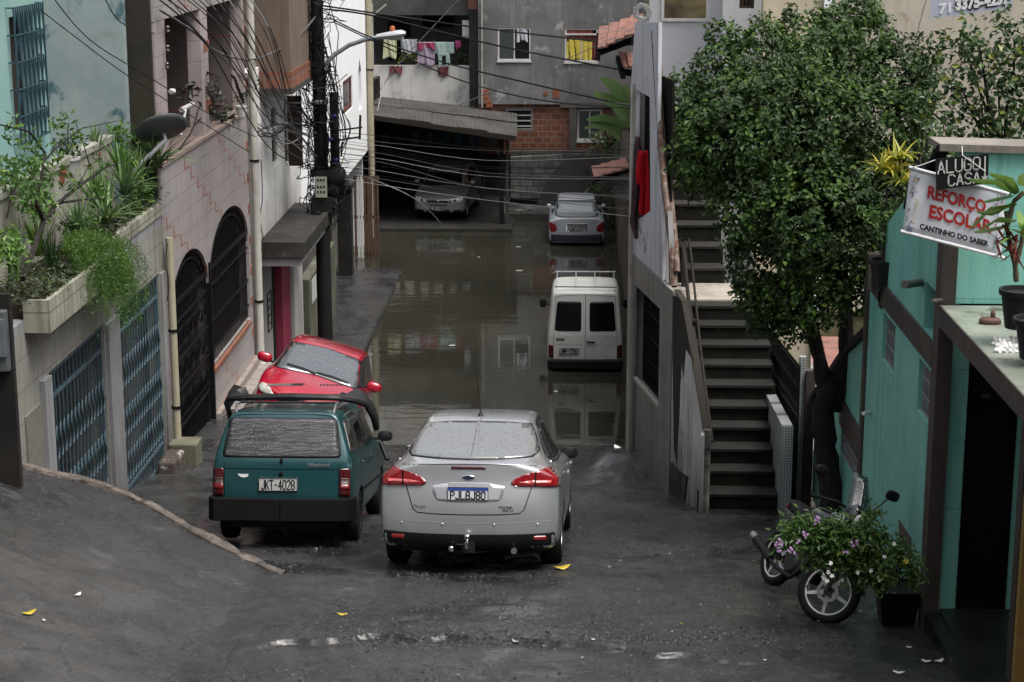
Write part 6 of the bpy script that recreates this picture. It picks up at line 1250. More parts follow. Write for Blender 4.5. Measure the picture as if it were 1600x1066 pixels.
pa.patch(rpoly([(-.60, .97), (.60, .97), (.50, 1.34), (-.50, 1.34)], .04), 'front', SG, 'windscreen', off=.006)
for sd_, vw in ((1, 'right'), (-1, 'left')):
    q = [(sd_*a, b) for a, b in smooth_poly([(.40, .56), (.72, .60), (.745, .74), (.60, .72), (.40, .66)], 1)]; r_ = pa.patch(q if sd_ > 0 else q[::-1], 'front', LCLEAR, 'headlight', off=.010)[0]
    q = [(sd_*a, b) for a, b in oval(.50, .635, .045, .035, 12)]; pa.patch(q if sd_ > 0 else q[::-1], 'front', plain('lamp_bowl%d' % (sd_+1), (.05, .05, .04), .1), 'lamp_bowl', r_, off=.014, grid=.03)
    q = [(sd_*a, b) for a, b in rr(.45, .27, .68, .36, .02)]; pa.patch(q if sd_ > 0 else q[::-1], 'front', TRIM, 'fog_lamp_recess', off=.006)
    pa.patch(rpoly([(-1.35, 1.02), (.85, .97), (.28, 1.31), (-.2, 1.37), (-1.1, 1.35)], .05), vw, SG, 'side_window', off=.006); pa.line([(-.35, .98), (-.35, .3)], vw); mirror_(pa, sd_*.74, .66, 1.03, GRC, sd_, (.2, .11, .14))
pa.patch(rpoly([(-.34, .575), (.34, .575), (.33, .66), (-.33, .66)], .02), 'front', CHROME, 'grille_surround', off=.005); pa.patch(rpoly([(-.32, .585), (.32, .585), (.31, .65), (-.31, .65)], .02), 'front', TRIM, 'grille', off=.010)
pa.patch(oval(0, .618, .035, .035, 14), 'front', CHROME, 'badge', off=.016, grid=.03)
pa.patch(rr(-.28, .485, .28, .515, .01), 'front', TRIM, 'air_intake', off=.006); pa.patch(rpoly([(-.36, .27), (.36, .27), (.33, .38), (-.33, .38)], .03), 'front', TRIM, 'air_intake', off=.006); pa.plate_(0, .40, 'JQF-6988', .40, .13, 1, face=1)
# ================================================================ VEGETATION
rng = np.random.default_rng(7)
def leaves(pts, nrm, L, W, jit=.5, fold=.25, seed=0, droop=.2):
    """one bent four-corner leaf per point; returns verts, faces"""
    r = np.random.default_rng(seed); n = len(pts); pts = np.asarray(pts, float); nrm = np.asarray(nrm, float)
    nrm = nrm+r.normal(0, jit, (n, 3)); nrm /= np.linalg.norm(nrm, axis=1, keepdims=True)+1e-9
    t = r.normal(0, 1, (n, 3)); t[:, 2] -= droop; t -= nrm*(t*nrm).sum(1, keepdims=True); t /= np.linalg.norm(t, axis=1, keepdims=True)+1e-9
    b = np.cross(nrm, t); s = r.uniform(.7, 1.3, (n, 1)); Ls = L*s; Ws = W*s
    v = np.stack([pts, pts+t*Ls*.45+b*Ws*.5+nrm*Ls*fold*.4, pts+t*Ls-nrm*Ls*.1, pts+t*Ls*.45-b*Ws*.5+nrm*Ls*fold*.4], 1).reshape(-1, 3)
    i = np.arange(n)*4; f = np.concatenate([np.stack([i, i+1, i+2], -1), np.stack([i, i+2, i+3], -1)])
    return v, f
def shell(c, r, n, seed, thick=.35, low=.0):
    q = np.random.default_rng(seed); d = q.normal(0, 1, (n, 3)); d /= np.linalg.norm(d, axis=1, keepdims=True)
    rad = 1-thick*q.random((n, 1))**1.5; k = 1+.18*np.sin(d[:, :1]*7+seed)*np.cos(d[:, 2:]*6+seed*2)
    return np.asarray(c)+d*np.asarray(r)*rad*k, d
def foliage(name, clumps, n_per, L, W, mat, parent, seed=0, thick=.45, tuft=6, spread=.09):
    P_, N_ = [], []
    for i, (c, r) in enumerate(clumps):
        rr_ = r if hasattr(r, '__len__') else (r, r, r); n = int(n_per*(rr_[0]*rr_[2])); p, d = shell(c, rr_, max(n, 8), seed*31+i, thick)
        for k in range(tuft): P_.append(p+np.random.default_rng(seed+i*17+k).normal(0, spread, p.shape)); N_.append(d*.6+np.array([0, -.25, .55]))
    v, f = leaves(np.concatenate(P_), np.concatenate(N_), L, W, .55, seed=seed)
    o = mk(name, [], [], None, parent, recalc=False); me = o.data
    if parent: v = v-np.array(wmat(parent).translation)
    me.from_pydata(v.tolist(), [], f.tolist()); me.materials.append(mat); return o
def limb(mb, pts, r0, r1, n=8, wob=.03, seed=0):
    rd = random.Random(seed); fine = []; pts = [Vector(p) for p in pts]
    for i in range(len(pts)-1):
        for k in range(5): fine.append(pts[i].lerp(pts[i+1], k/5)+Vector((rd.uniform(-wob, wob), rd.uniform(-wob, wob), 0))*(.6 if 0 < i+k else 0))
    fine.append(pts[-1]); N_ = len(fine); mb.tube(fine, [(r0+(r1-r0)*i/(N_-1))*rd.uniform(.88, 1.12) for i in range(N_)], n)
BARK = surf('dark_wet_bark', (.028, .022, .018), (.012, .010, .008), 6, .8, 1, 18, spots=((.06, .055, .045), .6, .6, 9))
LEAF1 = leafmat('tree_leaf', (.060, .140, .010), (.012, .032, .005), (.12, .22, .02), .62)
LEAF2 = leafmat('garden_tree_leaf', (.07, .13, .03), (.02, .05, .015), (.30, .32, .05))
def cp(px, py, r, Y, ry=.8): c = P(px, py, Y=Y); R__ = r/2900*(c-cam.location).length; return (tuple(c), (R__, R__*ry*1.0, R__))
tr = thing('street_tree', 'big leafy green tree leaning over the stairs beside the turquoise house', 'tree', (2.98, 20.6, 2.2))
cl = [(1125,130,62,20.8),(1100,185,42,20.6),(1185,95,66,21.2),(1262,85,72,21.4),(1340,62,60,21.4),(1392,118,62,21.0),(1416,200,36,20.8),(1150,220,100,20.4),(1250,210,115,20.2),(1345,210,98,20.4),(1108,245,44,20.5),(1195,325,80,20.0),(1278,335,100,19.8),(1362,318,70,20.2),(1205,412,72,20.0),(1290,425,62,19.9),(1196,485,38,20.0),(1242,500,36,19.9),(1396,278,42,20.4),(1348,22,34,21.4),(1082,160,18,20.6),(1128,55,26,21),(1300,40,34,21.5),(1335,400,46,20),(1245,300,100,21.2),(1180,240,90,21.5),(1330,280,80,21.3),(1425,140,42,20.9),(1418,250,38,20.5),(1400,340,45,20.2),(1372,390,50,20.0),(1345,460,30,20.1),(1178,452,32,19.9),(1215,470,45,19.9),(1265,470,50,19.8),(1080,215,22,20.6),(1066,150,36,26.8),(1064,212,42,26.8),(1084,262,36,26.8),(1300,110,70,20.6),(1210,150,70,20.5)]
foliage('crown', [cp(a, b, r, Y) for a, b, r, Y in cl], 900, .068, .042, LEAF1, tr, 3, .32, 8, .034)
m = MB(); tp = lambda a, b, Y: P(a, b, Y=Y)
limb(m, [tp(1296, 832, 20.6), tp(1300, 780, 20.6), tp(1290, 700, 20.6), tp(1286, 640, 20.6), tp(1298, 590, 20.6)], .135, .12, 10, .02, 1)
limb(m, [tp(1292, 640, 20.62), tp(1280, 560, 20.6), tp(1262, 490, 20.5), tp(1240, 400, 20.3), tp(1200, 320, 20.3)], .09, .045, 8, .02, 2)
limb(m, [tp(1300, 640, 20.65), tp(1322, 560, 20.6), tp(1322, 500, 20.6), tp(1306, 420, 20.6), tp(1310, 340, 20.7), tp(1340, 250, 20.8)], .10, .045, 8, .02, 3)
limb(m, [tp(1308, 470, 20.6), tp(1290, 400, 20.6), tp(1270, 330, 20.8), tp(1260, 200, 21)], .07, .03, 7, .02, 4)
for k in range(26):
    a = cl[k % len(cl)]; b = cl[(k*7+3) % len(cl)]; src = [(1262, 430), (1310, 400), (1270, 350)][k % 3]
    limb(m, [tp(src[0], src[1], 20.6), tp((src[0]+a[0])/2+random.uniform(-15, 15), (src[1]+a[1])/2, 20.6), tp(a[0], a[1], a[3])], .03, .008, 5, .03, k)
m.build('trunk', BARK, tr, smooth='auto')
t2_ = thing('garden_tree', 'yellow green tree behind the roof of the turquoise house at the right edge', 'tree', P(1560, 300, Y=19))
cl2 = [(1530,70,45,19),(1585,60,60,19),(1500,130,40,19),(1560,140,60,19),(1610,140,60,19.2),(1480,190,40,19),(1530,210,55,19),(1590,215,55,18.8),(1462,215,34,18.6),(1640,100,70,19.4),(1500,60,25,19),(1450,170,20,18.8),(1485,245,22,18.4)]
foliage('crown', [cp(a, b, r, Y) for a, b, r, Y in cl2], 330, .08, .05, LEAF2, t2_, 5, .7, 5, .07)
m = MB()
for k, (a, b, r, Y) in enumerate(cl2): limb(m, [tp(1580, 420, 19.2), tp(1560+k*3, 300, 19.1), tp(a, b, Y)], .05, .008, 5, .04, k)
m.build('trunk', BARK, t2_, smooth='auto')
sp = thing('young_sapling', 'thin sapling branch rising in front of the weathered beige wall', 'branch', P(1440, 240, Y=20)); m = MB(); tipsp = []
for k in range(7): a = (1425+k*4, 240-k*2); b = (1418+k*8+random.uniform(-8, 8), 200-k*22); limb(m, [tp(1440, 280, 20), tp(*a, 20), tp(*b, 20)], .012, .004, 4, .02, k); tipsp.append(cp(b[0], b[1], 15, 20))
m.build('stem', BARK, sp); foliage('leaves', tipsp, 900, .09, .04, LEAF1, sp, 9, .8, 4, .06)
# strap-leaved and potted plants -------------------------------------------------
def strap(mb, base_, n, L, w, spread, seed, up_=1.0, droop=.5, dirn=None):
    rd = random.Random(seed); b0 = Vector(base_)
    for i in range(n):
        a = rd.uniform(0, 6.283); s_ = rd.uniform(.15, 1)*spread; d = Vector((math.cos(a)*s_, math.sin(a)*s_, up_)).normalized()
        if dirn: d = (d+Vector(dirn)*rd.random()).normalized()
        l = L*rd.uniform(.6, 1.1); side_ = d.cross(Vector((0, 0, 1))); side_ = side_.normalized() if side_.length > .01 else Vector((1, 0, 0)); vs = []; p = b0+Vector((rd.uniform(-.04, .04), rd.uniform(-.04, .04), 0)); K = 6
        for k in range(K+1):
            ww = w*(1-(k/K)**1.6)*.5+.0015; vs += [p-side_*ww+Vector((0, 0, ww*.5)), p, p+side_*ww+Vector((0, 0, ww*.5))]; p = p+d*l/K; d = (d+Vector((0, 0, -droop*s_*.35*rd.uniform(.6, 1.3)))).normalized()
        mb.add(vs, [(k*3+j, k*3+j+1, k*3+j+4, k*3+j+3) for k in range(K) for j in (0, 1)])
SL1 = leafmat('sword_leaf', (.15, .26, .04), (.07, .16, .03), (.22, .24, .06), trans=.2); SL2 = leafmat('agave_leaf', (.17, .25, .10), (.08, .15, .05), (.3, .3, .12), trans=.15)
FERN = leafmat('asparagus_fern', (.11, .22, .03), (.035, .09, .012), (.2, .32, .06)); BUSH = leafmat('bush_leaf', (.11, .21, .03), (.035, .09, .015), (.26, .32, .06), .6); DK = leafmat('dark_leaf', (.04, .09, .025), (.015, .04, .012))
def strap_plant(name, label, cat, base_, n, L, w, spread, seed, mat, **k):
    g = thing(name, label, cat, base_); m = MB(); strap(m, base_, n, L, w, spread, seed, **k); m.build('leaves', mat, g, recalc=False, smooth=True); return g
bx = XL-.12
def onbed(px, py): return P(px, py, X=bx)
strap_plant('iris_clump', 'upright bright green sword leaved clump at the near end of the planter', 'plant', P(22, 440, X=bx), 26, .62, .035, .22, 1, SL1, droop=.2)
strap_plant('iris_clump', 'tall bright sword leaved clump behind the feathery fern', 'plant', P(165, 350, X=bx-.1), 30, .75, .03, .3, 2, SL1, droop=.3)
strap_plant('grass_clump', 'thin dark grassy tuft between the crooked shrub and the fern', 'plant', P(82, 425, X=bx), 34, .45, .014, .35, 3, DK, droop=.4)
strap_plant('agave', 'spiky grey green agave rosette spilling over the planter edge by the cream pipe', 'agave', P(245, 262, X=bx+.12), 46, .72, .045, 1.3, 4, SL2, droop=.45, dirn=(.5, -.1, .1))
strap_plant('agave', 'long leaved agave rosette left of the one by the cream pipe', 'agave', P(196, 305, X=bx+.1), 44, .66, .045, 1.3, 5, SL2, droop=.5, dirn=(.4, 0, 0))
strap_plant('agave', 'low spreading agave just above the step of the planter', 'agave', P(165, 350, X=bx+.12), 38, .6, .04, 1.2, 6, SL2, droop=.5, dirn=(.3, -.1, 0))
strap_plant('agave', 'upright pale agave in front of the satellite dish arm', 'agave', P(228, 240, X=bx-.05), 40, .65, .04, .8, 16, SL2, droop=.35)
for k, (a, b, dx, lab) in enumerate([(190, 275, 0, 'grassy clump behind the middle agave of the planter'), (215, 285, .05, 'grassy clump between the two spilling agaves'), (150, 325, -.1, 'grassy clump behind the asparagus fern'), (120, 372, .0, 'grassy clump half buried in the asparagus fern'), (60, 400, -.15, 'grassy clump behind the crooked shrub foot')]):
    strap_plant('grass_clump', lab, 'plant', P(a, b, X=bx+dx), 40, .55, .032, .7, 30+k, [SL1, SL2][k % 2], droop=.4)
gc_ = np.random.default_rng(5); q_ = np.stack([gc_.uniform(XL-.42, XL+.24, 2600), gc_.uniform(18.4, 24.8, 2600), gc_.uniform(5.47, 5.60, 2600)], -1); q_[:, 0] = np.where((q_[:, 1] > 21.1) & (q_[:, 0] > XL), XL-.2, q_[:, 0]); v, f = leaves(q_, np.tile([0, 0, 1.], (2600, 1)), .075, .035, .6, seed=77)
o = mk('ground_cover', v.tolist(), f.tolist(), leafmat('bed_leaf', (.09, .15, .035), (.04, .055, .025), (.2, .22, .08)), recalc=False); tag(o, kind='stuff')
for k, (a, b, lab) in enumerate([(125, 352, 'round leafy bush in the planter behind the asparagus fern'), (62, 318, 'leafy bush behind the crooked shrub against the parapet'), (205, 262, 'leafy bush between the dish and the agaves'), (10, 385, 'leafy bush at the near left end of the planter'), (232, 300, 'leafy bush under the agave at the cream pipe')]):
    g_ = thing('planter_bush', lab, 'bush', P(a, b+10, X=XL-.15)); cs_ = []
    for q_ in range(5): c_ = P(a+random.uniform(-16, 16), b+random.uniform(-14, 10), X=XL-.15); cs_.append((tuple(c_), (.13, .13, .13)))
    foliage('leaves', cs_, 900, .08, .034, [BUSH, SL1][k % 2], g_, 310+k, .9, 4, .05); MB().tube([P(a, b+14, X=XL-.15), P(a, b-6, X=XL-.15)], .008, 5).build('stem', BARK, g_)
# asparagus fern hanging over the planter
g = thing('asparagus_fern', 'feathery bright green fern cascading over the planter wall', 'fern', P(140, 400, X=XL+.1)); pts = []; nr = []
for i in range(330):
    rd = random.Random(100+i); st_ = P(rd.uniform(100, 165), rd.uniform(365, 395), X=XL-.05+rd.uniform(-.1, .12)); a = rd.uniform(-.9, .9); v = Vector((.55+rd.random()*.5, a*.8-.2, rd.uniform(.1, .7))); p = st_.copy(); hang = rd.uniform(.45, 1.25)*(1.15 if rd.random() < .35 else .8)
    for k in range(26):
        for _ in range(4): pts.append(tuple(p+Vector((rd.uniform(-.03, .03), rd.uniform(-.03, .03), rd.uniform(-.03, .03))))); nr.append((rd.uniform(-1, 1), rd.uniform(-1, 1), rd.uniform(-.2, 1)))
        v = v+Vector((0, 0, -.17)); v.normalize(); p = p+v*hang/26
        p.x = max(p.x, XL+.03+.25*(p.z > 5.15)*(p.y < 21.15)) if p.z < 5.5 else p.x
        if p.x > XL+.42: p.x = XL+.42
v, f = leaves(pts, nr, .035, .007, .6, seed=3); o = mk('fronds', [], [], None, g, recalc=False); o.data.from_pydata((v-np.array(g.location)).tolist(), [], f.tolist()); o.data.materials.append(FERN)
# crooked shrub
def shrub(name, label, cat, segs, Y_or_X, leafclumps, mat, L=.08, W=.035, dens=900, seed=0, tuft=4, usex=True, spread=.05, bark=None):
    pf_ = (lambda a, b: P(a, b, X=Y_or_X)) if usex else (lambda a, b: P(a, b, Y=Y_or_X)); g = thing(name, label, cat, pf_(*segs[0][0][0])); m = MB()
    for k, (pp_, r0, r1) in enumerate(segs): limb(m, [pf_(*q) for q in pp_], r0, r1, 6, .012, seed+k)
    m.build('stem', bark or BARK, g, smooth='auto')
    cs = []
    for (a, b, r) in leafclumps: c = pf_(a, b); rad = r/2900*(c-cam.location).length; cs.append((tuple(c), (rad, rad, rad)))
    if cs: foliage('leaves', cs, dens, L, W, mat, g, seed, .8, tuft, spread)
    return g
shrub('crooked_shrub', 'crooked thin trunked shrub with sparse leaves standing in the planter', 'shrub', [([(36, 436), (52, 390), (68, 345), (90, 318), (125, 290), (165, 262)], .035, .014), ([(68, 345), (57, 320), (64, 280), (70, 240), (45, 205), (0, 195)], .024, .008), ([(90, 318), (130, 312), (180, 308), (225, 310)], .016, .005), ([(70, 250), (95, 225), (130, 200), (190, 188)], .014, .004), ([(125, 290), (140, 255), (118, 188)], .01, .004), ([(165, 262), (195, 252)], .01, .004)],
      XL-.05, [(20, 205, 16), (60, 225, 18), (85, 255, 20), (45, 270, 26), (110, 285, 20), (160, 300, 16), (205, 312, 14), (225, 305, 10), (120, 215, 14), (60, 300, 18), (30, 250, 22), (95, 190, 12), (150, 255, 14), (15, 275, 26)], BUSH, .085, .035, 420, 41)
shrub('leafy_shrub', 'pinnate leaved shrub drooping before the satellite dish', 'shrub', [([(200, 330), (215, 280), (225, 240), (240, 210)], .016, .006), ([(215, 290), (195, 250), (185, 215)], .012, .004)], XL-.3, [(218, 195, 16), (240, 205, 18), (205, 222, 14), (228, 232, 16), (250, 222, 12), (190, 205, 10)], BUSH, .10, .04, 520, 47)
shrub('red_leaf_shrub', 'dark red and green leaved shrub growing through the pink balcony', 'shrub', [([(268, 250), (300, 205), (312, 165), (322, 140)], .016, .006), ([(305, 195), (330, 165), (345, 150)], .012, .004)], XL-.05, [(318, 135, 16), (335, 150, 16), (345, 172, 14), (296, 140, 10), (322, 170, 14), (352, 188, 10)], leafmat('purple_green_leaf', (.06, .09, .045), (.035, .03, .03), (.09, .02, .03)), .14, .06, 420, 53)
shrub('potted_creeper', 'knobbly branch with moss in the white bucket on the balcony wall', 'plant', [([(380, 160), (374, 145), (366, 122), (362, 118)], .03, .02), ([(376, 150), (392, 138), (410, 128)], .02, .008)], XL+.0, [(388, 140, 10), (400, 130, 9), (408, 125, 7), (378, 150, 8)], DK, .06, .03, 900, 59)
shrub('low_groundcover', 'low dusty ground cover trailing over the near planter corner', 'plant', [([(30, 470), (60, 462)], .01, .006)], XL+.05, [(20, 440, 14), (40, 445, 16), (60, 438, 14), (80, 432, 14), (100, 420, 14), (62, 462, 12), (90, 448, 10), (112, 408, 10), (35, 462, 10)], leafmat('dusty_leaf', (.07, .085, .045), (.04, .045, .028)), .04, .02, 1500, 61, tuft=5, spread=.05)
shrub('bushy_shrub', 'dense leafy bush at the far left edge in front of the parapet', 'shrub', [([(10, 340), (20, 290), (15, 260)], .012, .005), ([(18, 300), (45, 270), (60, 258)], .01, .004)], XL-.4, [(10, 268, 26), (40, 262, 24), (25, 300, 22), (60, 285, 18), (70, 262, 14)], BUSH, .09, .04, 520, 67)
# pots on the terrace
def pot(name, label, px, py, X=None, Y=None, r=.14, h=.22, mat=None, parent=None, lip=True):
    c = P(px, py, X=X, Y=Y); g = thing(name, label, 'pot', c); m = MB().lathe([(r*.72, 0), (r*.98, h*.86), (r*1.1, h*.86), (r*1.12, h), (r*1.0, h), (r*.95, h*.88), (0.001, h*.88)], c, 'Z', 20); m.build('pot_body', mat, g, smooth='auto')
    MB().lathe([(r*.94, h*.885), (.001, h*.9)], c, 'Z', 16).build('soil', SOIL, g); return c+Vector((0, 0, h*.88))
PT = plain('turquoise_pot', (.14, .34, .31), .5); PW_ = plain('white_tub', (.45, .45, .45), .5); PTR = plain('terracotta_pot', (.25, .09, .05), .7); PBK = plain('black_plastic_pot', (.022, .023, .026), .4)
c = pot('flower_pot', 'turquoise plastic pot on the terrace parapet', 183, 244, X=XL-.5, r=.09, h=.19, mat=PT); strap_plant('aloe', 'small aloe growing in the turquoise pot', 'plant', c, 22, .34, .03, .6, 11, SL1)
c = pot('flower_tub', 'wide white tub on the terrace parapet', 105, 272, X=XL-.5, r=.15, h=.2, mat=PW_); shrub('tub_plant', 'leafy plant in the wide white tub', 'plant', [([(105, 250), (106, 225), (107, 195)], .014, .008)], XL-.5, [(105, 232, 16), (95, 225, 12), (118, 228, 12)], DK, .08, .035, 800, 71)
c = pot('flower_pot', 'dark terracotta pot with a yellow green plant beside the crooked shrub', 90, 288, X=XL-.5, r=.11, h=.17, mat=PTR); strap_plant('yellow_plant', 'yellow green plant in the dark terracotta pot', 'plant', c, 26, .2, .04, .9, 12, leafmat('lime_leaf', (.30, .36, .04), (.16, .25, .03)))
c = pot('flower_pot', 'small brown pot between the white tub and the turquoise pot', 150, 262, X=XL-.5, r=.07, h=.2, mat=PTR); strap_plant('aloe', 'stiff aloe growing in the small brown pot', 'plant', c, 26, .42, .035, .6, 13, SL2)
strap_plant('snake_plant', 'dark snake plant against the black mouldy wall', 'plant', P(222, 170, X=-5.85), 12, .5, .04, .25, 14, DK, droop=.1)
c = pot('white_bucket', 'white bucket hanging at the far corner of the pink balcony wall', 377, 183, X=XL+.06, r=.09, h=.19, mat=plain('bucket_white', (.5, .5, .48), .4))
# satellite dish
dc = P(254, 205, X=-5.35); sd_g = thing('satellite_dish', 'dark grey satellite dish seen from behind above the planter', 'satellite dish', dc)
vs = []; fs = []; n_ = 28; axd = Vector((-.35, .55, .75)).normalized(); e1 = axd.cross(Vector((0, 0, 1))).normalized(); e2 = e1.cross(axd)
for j in range(7):
    rr_ = j/6; 
    for k in range(n_): a = 6.283*k/n_; vs.append(tuple(dc+(e1*math.cos(a)*.36+e2*math.sin(a)*.33)*rr_+axd*(.10*rr_*rr_-.05)))
for j in range(6):
    for k in range(n_): fs.append((j*n_+k, j*n_+(k+1) % n_, (j+1)*n_+(k+1) % n_, (j+1)*n_+k))
q = MB(); q.add(vs, fs); o = q.build('dish', plain('dish_grey', (.06, .062, .065), .45), sd_g, smooth=True); mo = o.modifiers.new('s', 'SOLIDIFY'); mo.thickness = .012
q = MB().tube([dc-axd*.04, dc-axd*.15, P(205, 270, X=-5.6)], .03, 8); q.build('mast', plain('mast_grey', (.11, .11, .12), .5), sd_g, smooth='auto')
q = MB().tube([P(282, 212, X=-5.25), P(290, 172, X=-5.3)], .018, 8); q.build('feed_arm', plain('arm_grey', (.4, .4, .42), .4), sd_g); q = MB().tube([P(283, 172, X=-5.35), P(301, 163, X=-5.3)], .035, 10); lo = q.build('receiver', plain('lnb_grey', (.38, .38, .38), .4), sd_g, smooth='auto'); q = MB().tube([P(283, 172, X=-5.352), P(288, 169.5, X=-5.35)], .038, 10); q.build('receiver_cap', plain('lnb_red', (.45, .08, .08), .5), lo)
# helmet-like white lamp on the balcony column, insulators
q = MB(); q.add(*ell(P(269, 143, X=XL+.06), (.05, .06, .04))); tag(q.build('outdoor_lamp', WHITEP, smooth=True), 'small white lamp cover on the first balcony column', 'lamp')
for k, (a, b) in enumerate([(262, 46), (262, 76), (261, 103), (391, 45), (391, 62)]):
    c = P(a, b, X=XL+.06); q = MB().lathe([(.02, -.05), (.035, -.03), (.02, 0), (.035, .03), (.02, .05)], c, 'Z', 10); tag(q.build('insulator', plain('brown_porcelain%d' % k, (.05, .03, .025) if k < 3 else (.4, .39, .3), .3), smooth='auto'), ['uppermost brown insulator on the first balcony column', 'middle brown insulator on the first balcony column', 'lowest brown insulator on the first balcony column', 'upper cream insulator by the white drainpipe', 'lower cream insulator by the white drainpipe'][k], 'insulator', 'insulators on the pink house')
# banana and greenery by the far right
bn = thing('banana_plant', 'banana plant with broad pale green leaves before the cement house', 'banana plant', P(950, 250, Y=50)); m = MB()
def blade(mb, pts, w, n=10):
    pts = [Vector(p) for p in pts]; vs = []; K = n
    def at(t): k = t*(len(pts)-1); i = min(int(k), len(pts)-2); return pts[i].lerp(pts[i+1], k-i)
    for k in range(K+1):
        t = k/K; p = at(t); d = (at(min(t+.05, 1))-at(max(t-.05, 0))).normalized(); s_ = d.cross(Vector((0, .8, .6))).normalized(); ww = w*math.sin(math.pi*min(t*.93+.07, 1))**.6*.5; s_ = s_*ww; vs += [p-s_-Vector((0, 0, ww*.5)), p, p+s_-Vector((0, 0, ww*.2))]
    mb.add(vs, [(k*3+j, k*3+j+1, k*3+j+4, k*3+j+3) for k in range(K) for j in (0, 1)])
for l in ([(985, 190), (975, 150), (955, 125), (938, 120)], [(985, 195), (965, 160), (940, 145), (930, 142)], [(980, 215), (960, 185), (935, 180), (915, 186)], [(980, 225), (958, 195), (930, 190), (912, 200)], [(985, 200), (985, 160), (978, 130)]): blade(m, [P(a, b, Y=50-.3*i) for i, (a, b) in enumerate(l)], .42)
m.build('leaves', leafmat('banana_leaf', (.32, .46, .20), (.22, .35, .13)), bn, recalc=False, smooth=True); m = MB(); limb(m, [P(975, 300, Y=50), P(982, 200, Y=50)], .09, .05); m.build('stem', DARK, bn)
def bush(name, label, cl_, Y, mat, L=.12, W=.06, dens=250, seed=0, cat='bush'):
    c0 = P(cl_[0][0], cl_[0][1]+cl_[0][2], Y=Y); g = thing(name, label, cat, c0); foliage('leaves', [cp(a, b, r, Y) for a, b, r in cl_], dens, L, W, mat, g, seed, .7, 5, .09); m = MB()
    for a, b, r in cl_: limb(m, [c0, P(a, b, Y=Y)], .03, .01, 5)
    m.build('stem', BARK, g); return g
bush('leafy_bush', 'leafy bush under the banana plant by the small brick window', [(950, 215, 16), (935, 235, 16), (968, 235, 16), (945, 205, 10), (972, 205, 12), (930, 218, 10)], 51, leafmat('far_bush', (.13, .19, .06), (.04, .08, .025), (.3, .3, .08)), .12, .07, 170, 81)
bush('leafy_bush', 'bush growing over the bonnet end of the pale saloon', [(940, 305, 16), (960, 320, 18), (930, 292, 12), (970, 300, 14), (955, 340, 16), (972, 345, 12)], 55, leafmat('far_bush2', (.10, .15, .04), (.025, .05, .015)), .12, .07, 170, 83)
bush('balcony_plant', 'yellow green spiky plant among the laundry on the balcony', [(640, 86, 8), (650, 92, 8), (632, 92, 7)], 61.6, leafmat('far_lime', (.28, .33, .06), (.1, .15, .03)), .14, .05, 300, 85, 'plant')
bush('balcony_plant', 'small green plant at the right end of the laundry balcony', [(718, 92, 7), (726, 90, 6)], 61.6, leafmat('far_green', (.12, .2, .05), (.05, .09, .02)), .12, .05, 300, 87, 'plant')
# potted plants of the turquoise house
ct = thing('croton', 'yellow leaved croton above the corner of the turquoise house', 'plant', P(1390, 380, Y=18.3)); m = MB()
for l in ([(1388, 400), (1384, 340), (1384, 285)], [(1388, 400), (1398, 320), (1405, 250)], [(1390, 400), (1405, 330), (1410, 290)]): limb(m, [P(a, b, Y=18.3) for a, b in l], .014, .008, 5)
m.build('stem', BARK, ct); m = MB()
for k, (a, b) in enumerate([(1380, 268), (1404, 248), (1409, 288), (1396, 270)]): strap(m, P(a, b, Y=18.3), 26, .26, .035, 1.6, 90+k, .8, .5)
m.build('leaves', leafmat('croton_yellow', (.48, .40, .04), (.25, .28, .04), (.6, .5, .06)), ct, recalc=False, smooth=True); foliage('lower_leaves', [cp(a, b, r, 18.3) for a, b, r in [(1365, 335, 16), (1385, 345, 18), (1400, 325, 16), (1380, 370, 16), (1352, 328, 8), (1395, 360, 14)]], 1100, .055, .028, leafmat('croton_green', (.16, .28, .05), (.06, .13, .03)), ct, 91, .8, 4, .04)
pot('plant_pot', 'dark pot holding the croton at the turquoise wall corner', 1380, 452, Y=18.2, r=.14, h=.3, mat=PBK)
fp = thing('frangipani', 'young frangipani with long light green leaves in the black pot on the slab', 'plant', P(1588, 440, Y=13.9)); m = MB()
for l in ([(1588, 440), (1586, 412), (1578, 385), (1574, 360), (1572, 330)], [(1587, 412), (1596, 380), (1600, 350)], [(1574, 350), (1584, 315), (1600, 300)]): limb(m, [P(a, b, Y=13.9) for a, b in l], .022, .016, 8, .004)
m.build('stem', surf('frangipani_bark', (.12, .10, .06), (.05, .045, .03), 8, .8, .4, 20), fp, smooth='auto'); m = MB()
for l in ([(1590, 302), (1560, 282), (1510, 280)], [(1590, 318), (1545, 325), (1513, 360)], [(1585, 305), (1560, 308), (1535, 315)], [(1590, 300), (1575, 278), (1545, 270)], [(1590, 312), (1555, 330), (1525, 330)], [(1588, 345), (1560, 340), (1530, 358)], [(1595, 290), (1600, 275), (1620, 262)], [(1580, 350), (1550, 356), (1520, 362)], [(1585, 370), (1570, 372), (1560, 382)], [(1592, 330), (1600, 350), (1598, 380)], [(1575, 355), (1590, 360), (1615, 372)]): blade(m, [P(a, b, Y=13.9-.15*i) for i, (a, b) in enumerate(l)], .085)
m.build('leaves', leafmat('frangipani_leaf', (.24, .34, .06), (.14, .25, .05), (.3, .36, .08), .3), fp, recalc=False, smooth=True)
m = MB()
for k in range(12): a = P(1576+k, 352+k*3, Y=13.9); blade(m, [a, a+Vector((random.uniform(-.12, .05), -.05, random.uniform(-.08, .05))), a+Vector((random.uniform(-.22, .1), -.08, random.uniform(-.2, -.05)))], .02)
m.build('red_leaflets', plain('red_brown_leaf', (.25, .06, .04), .5), fp, recalc=False)
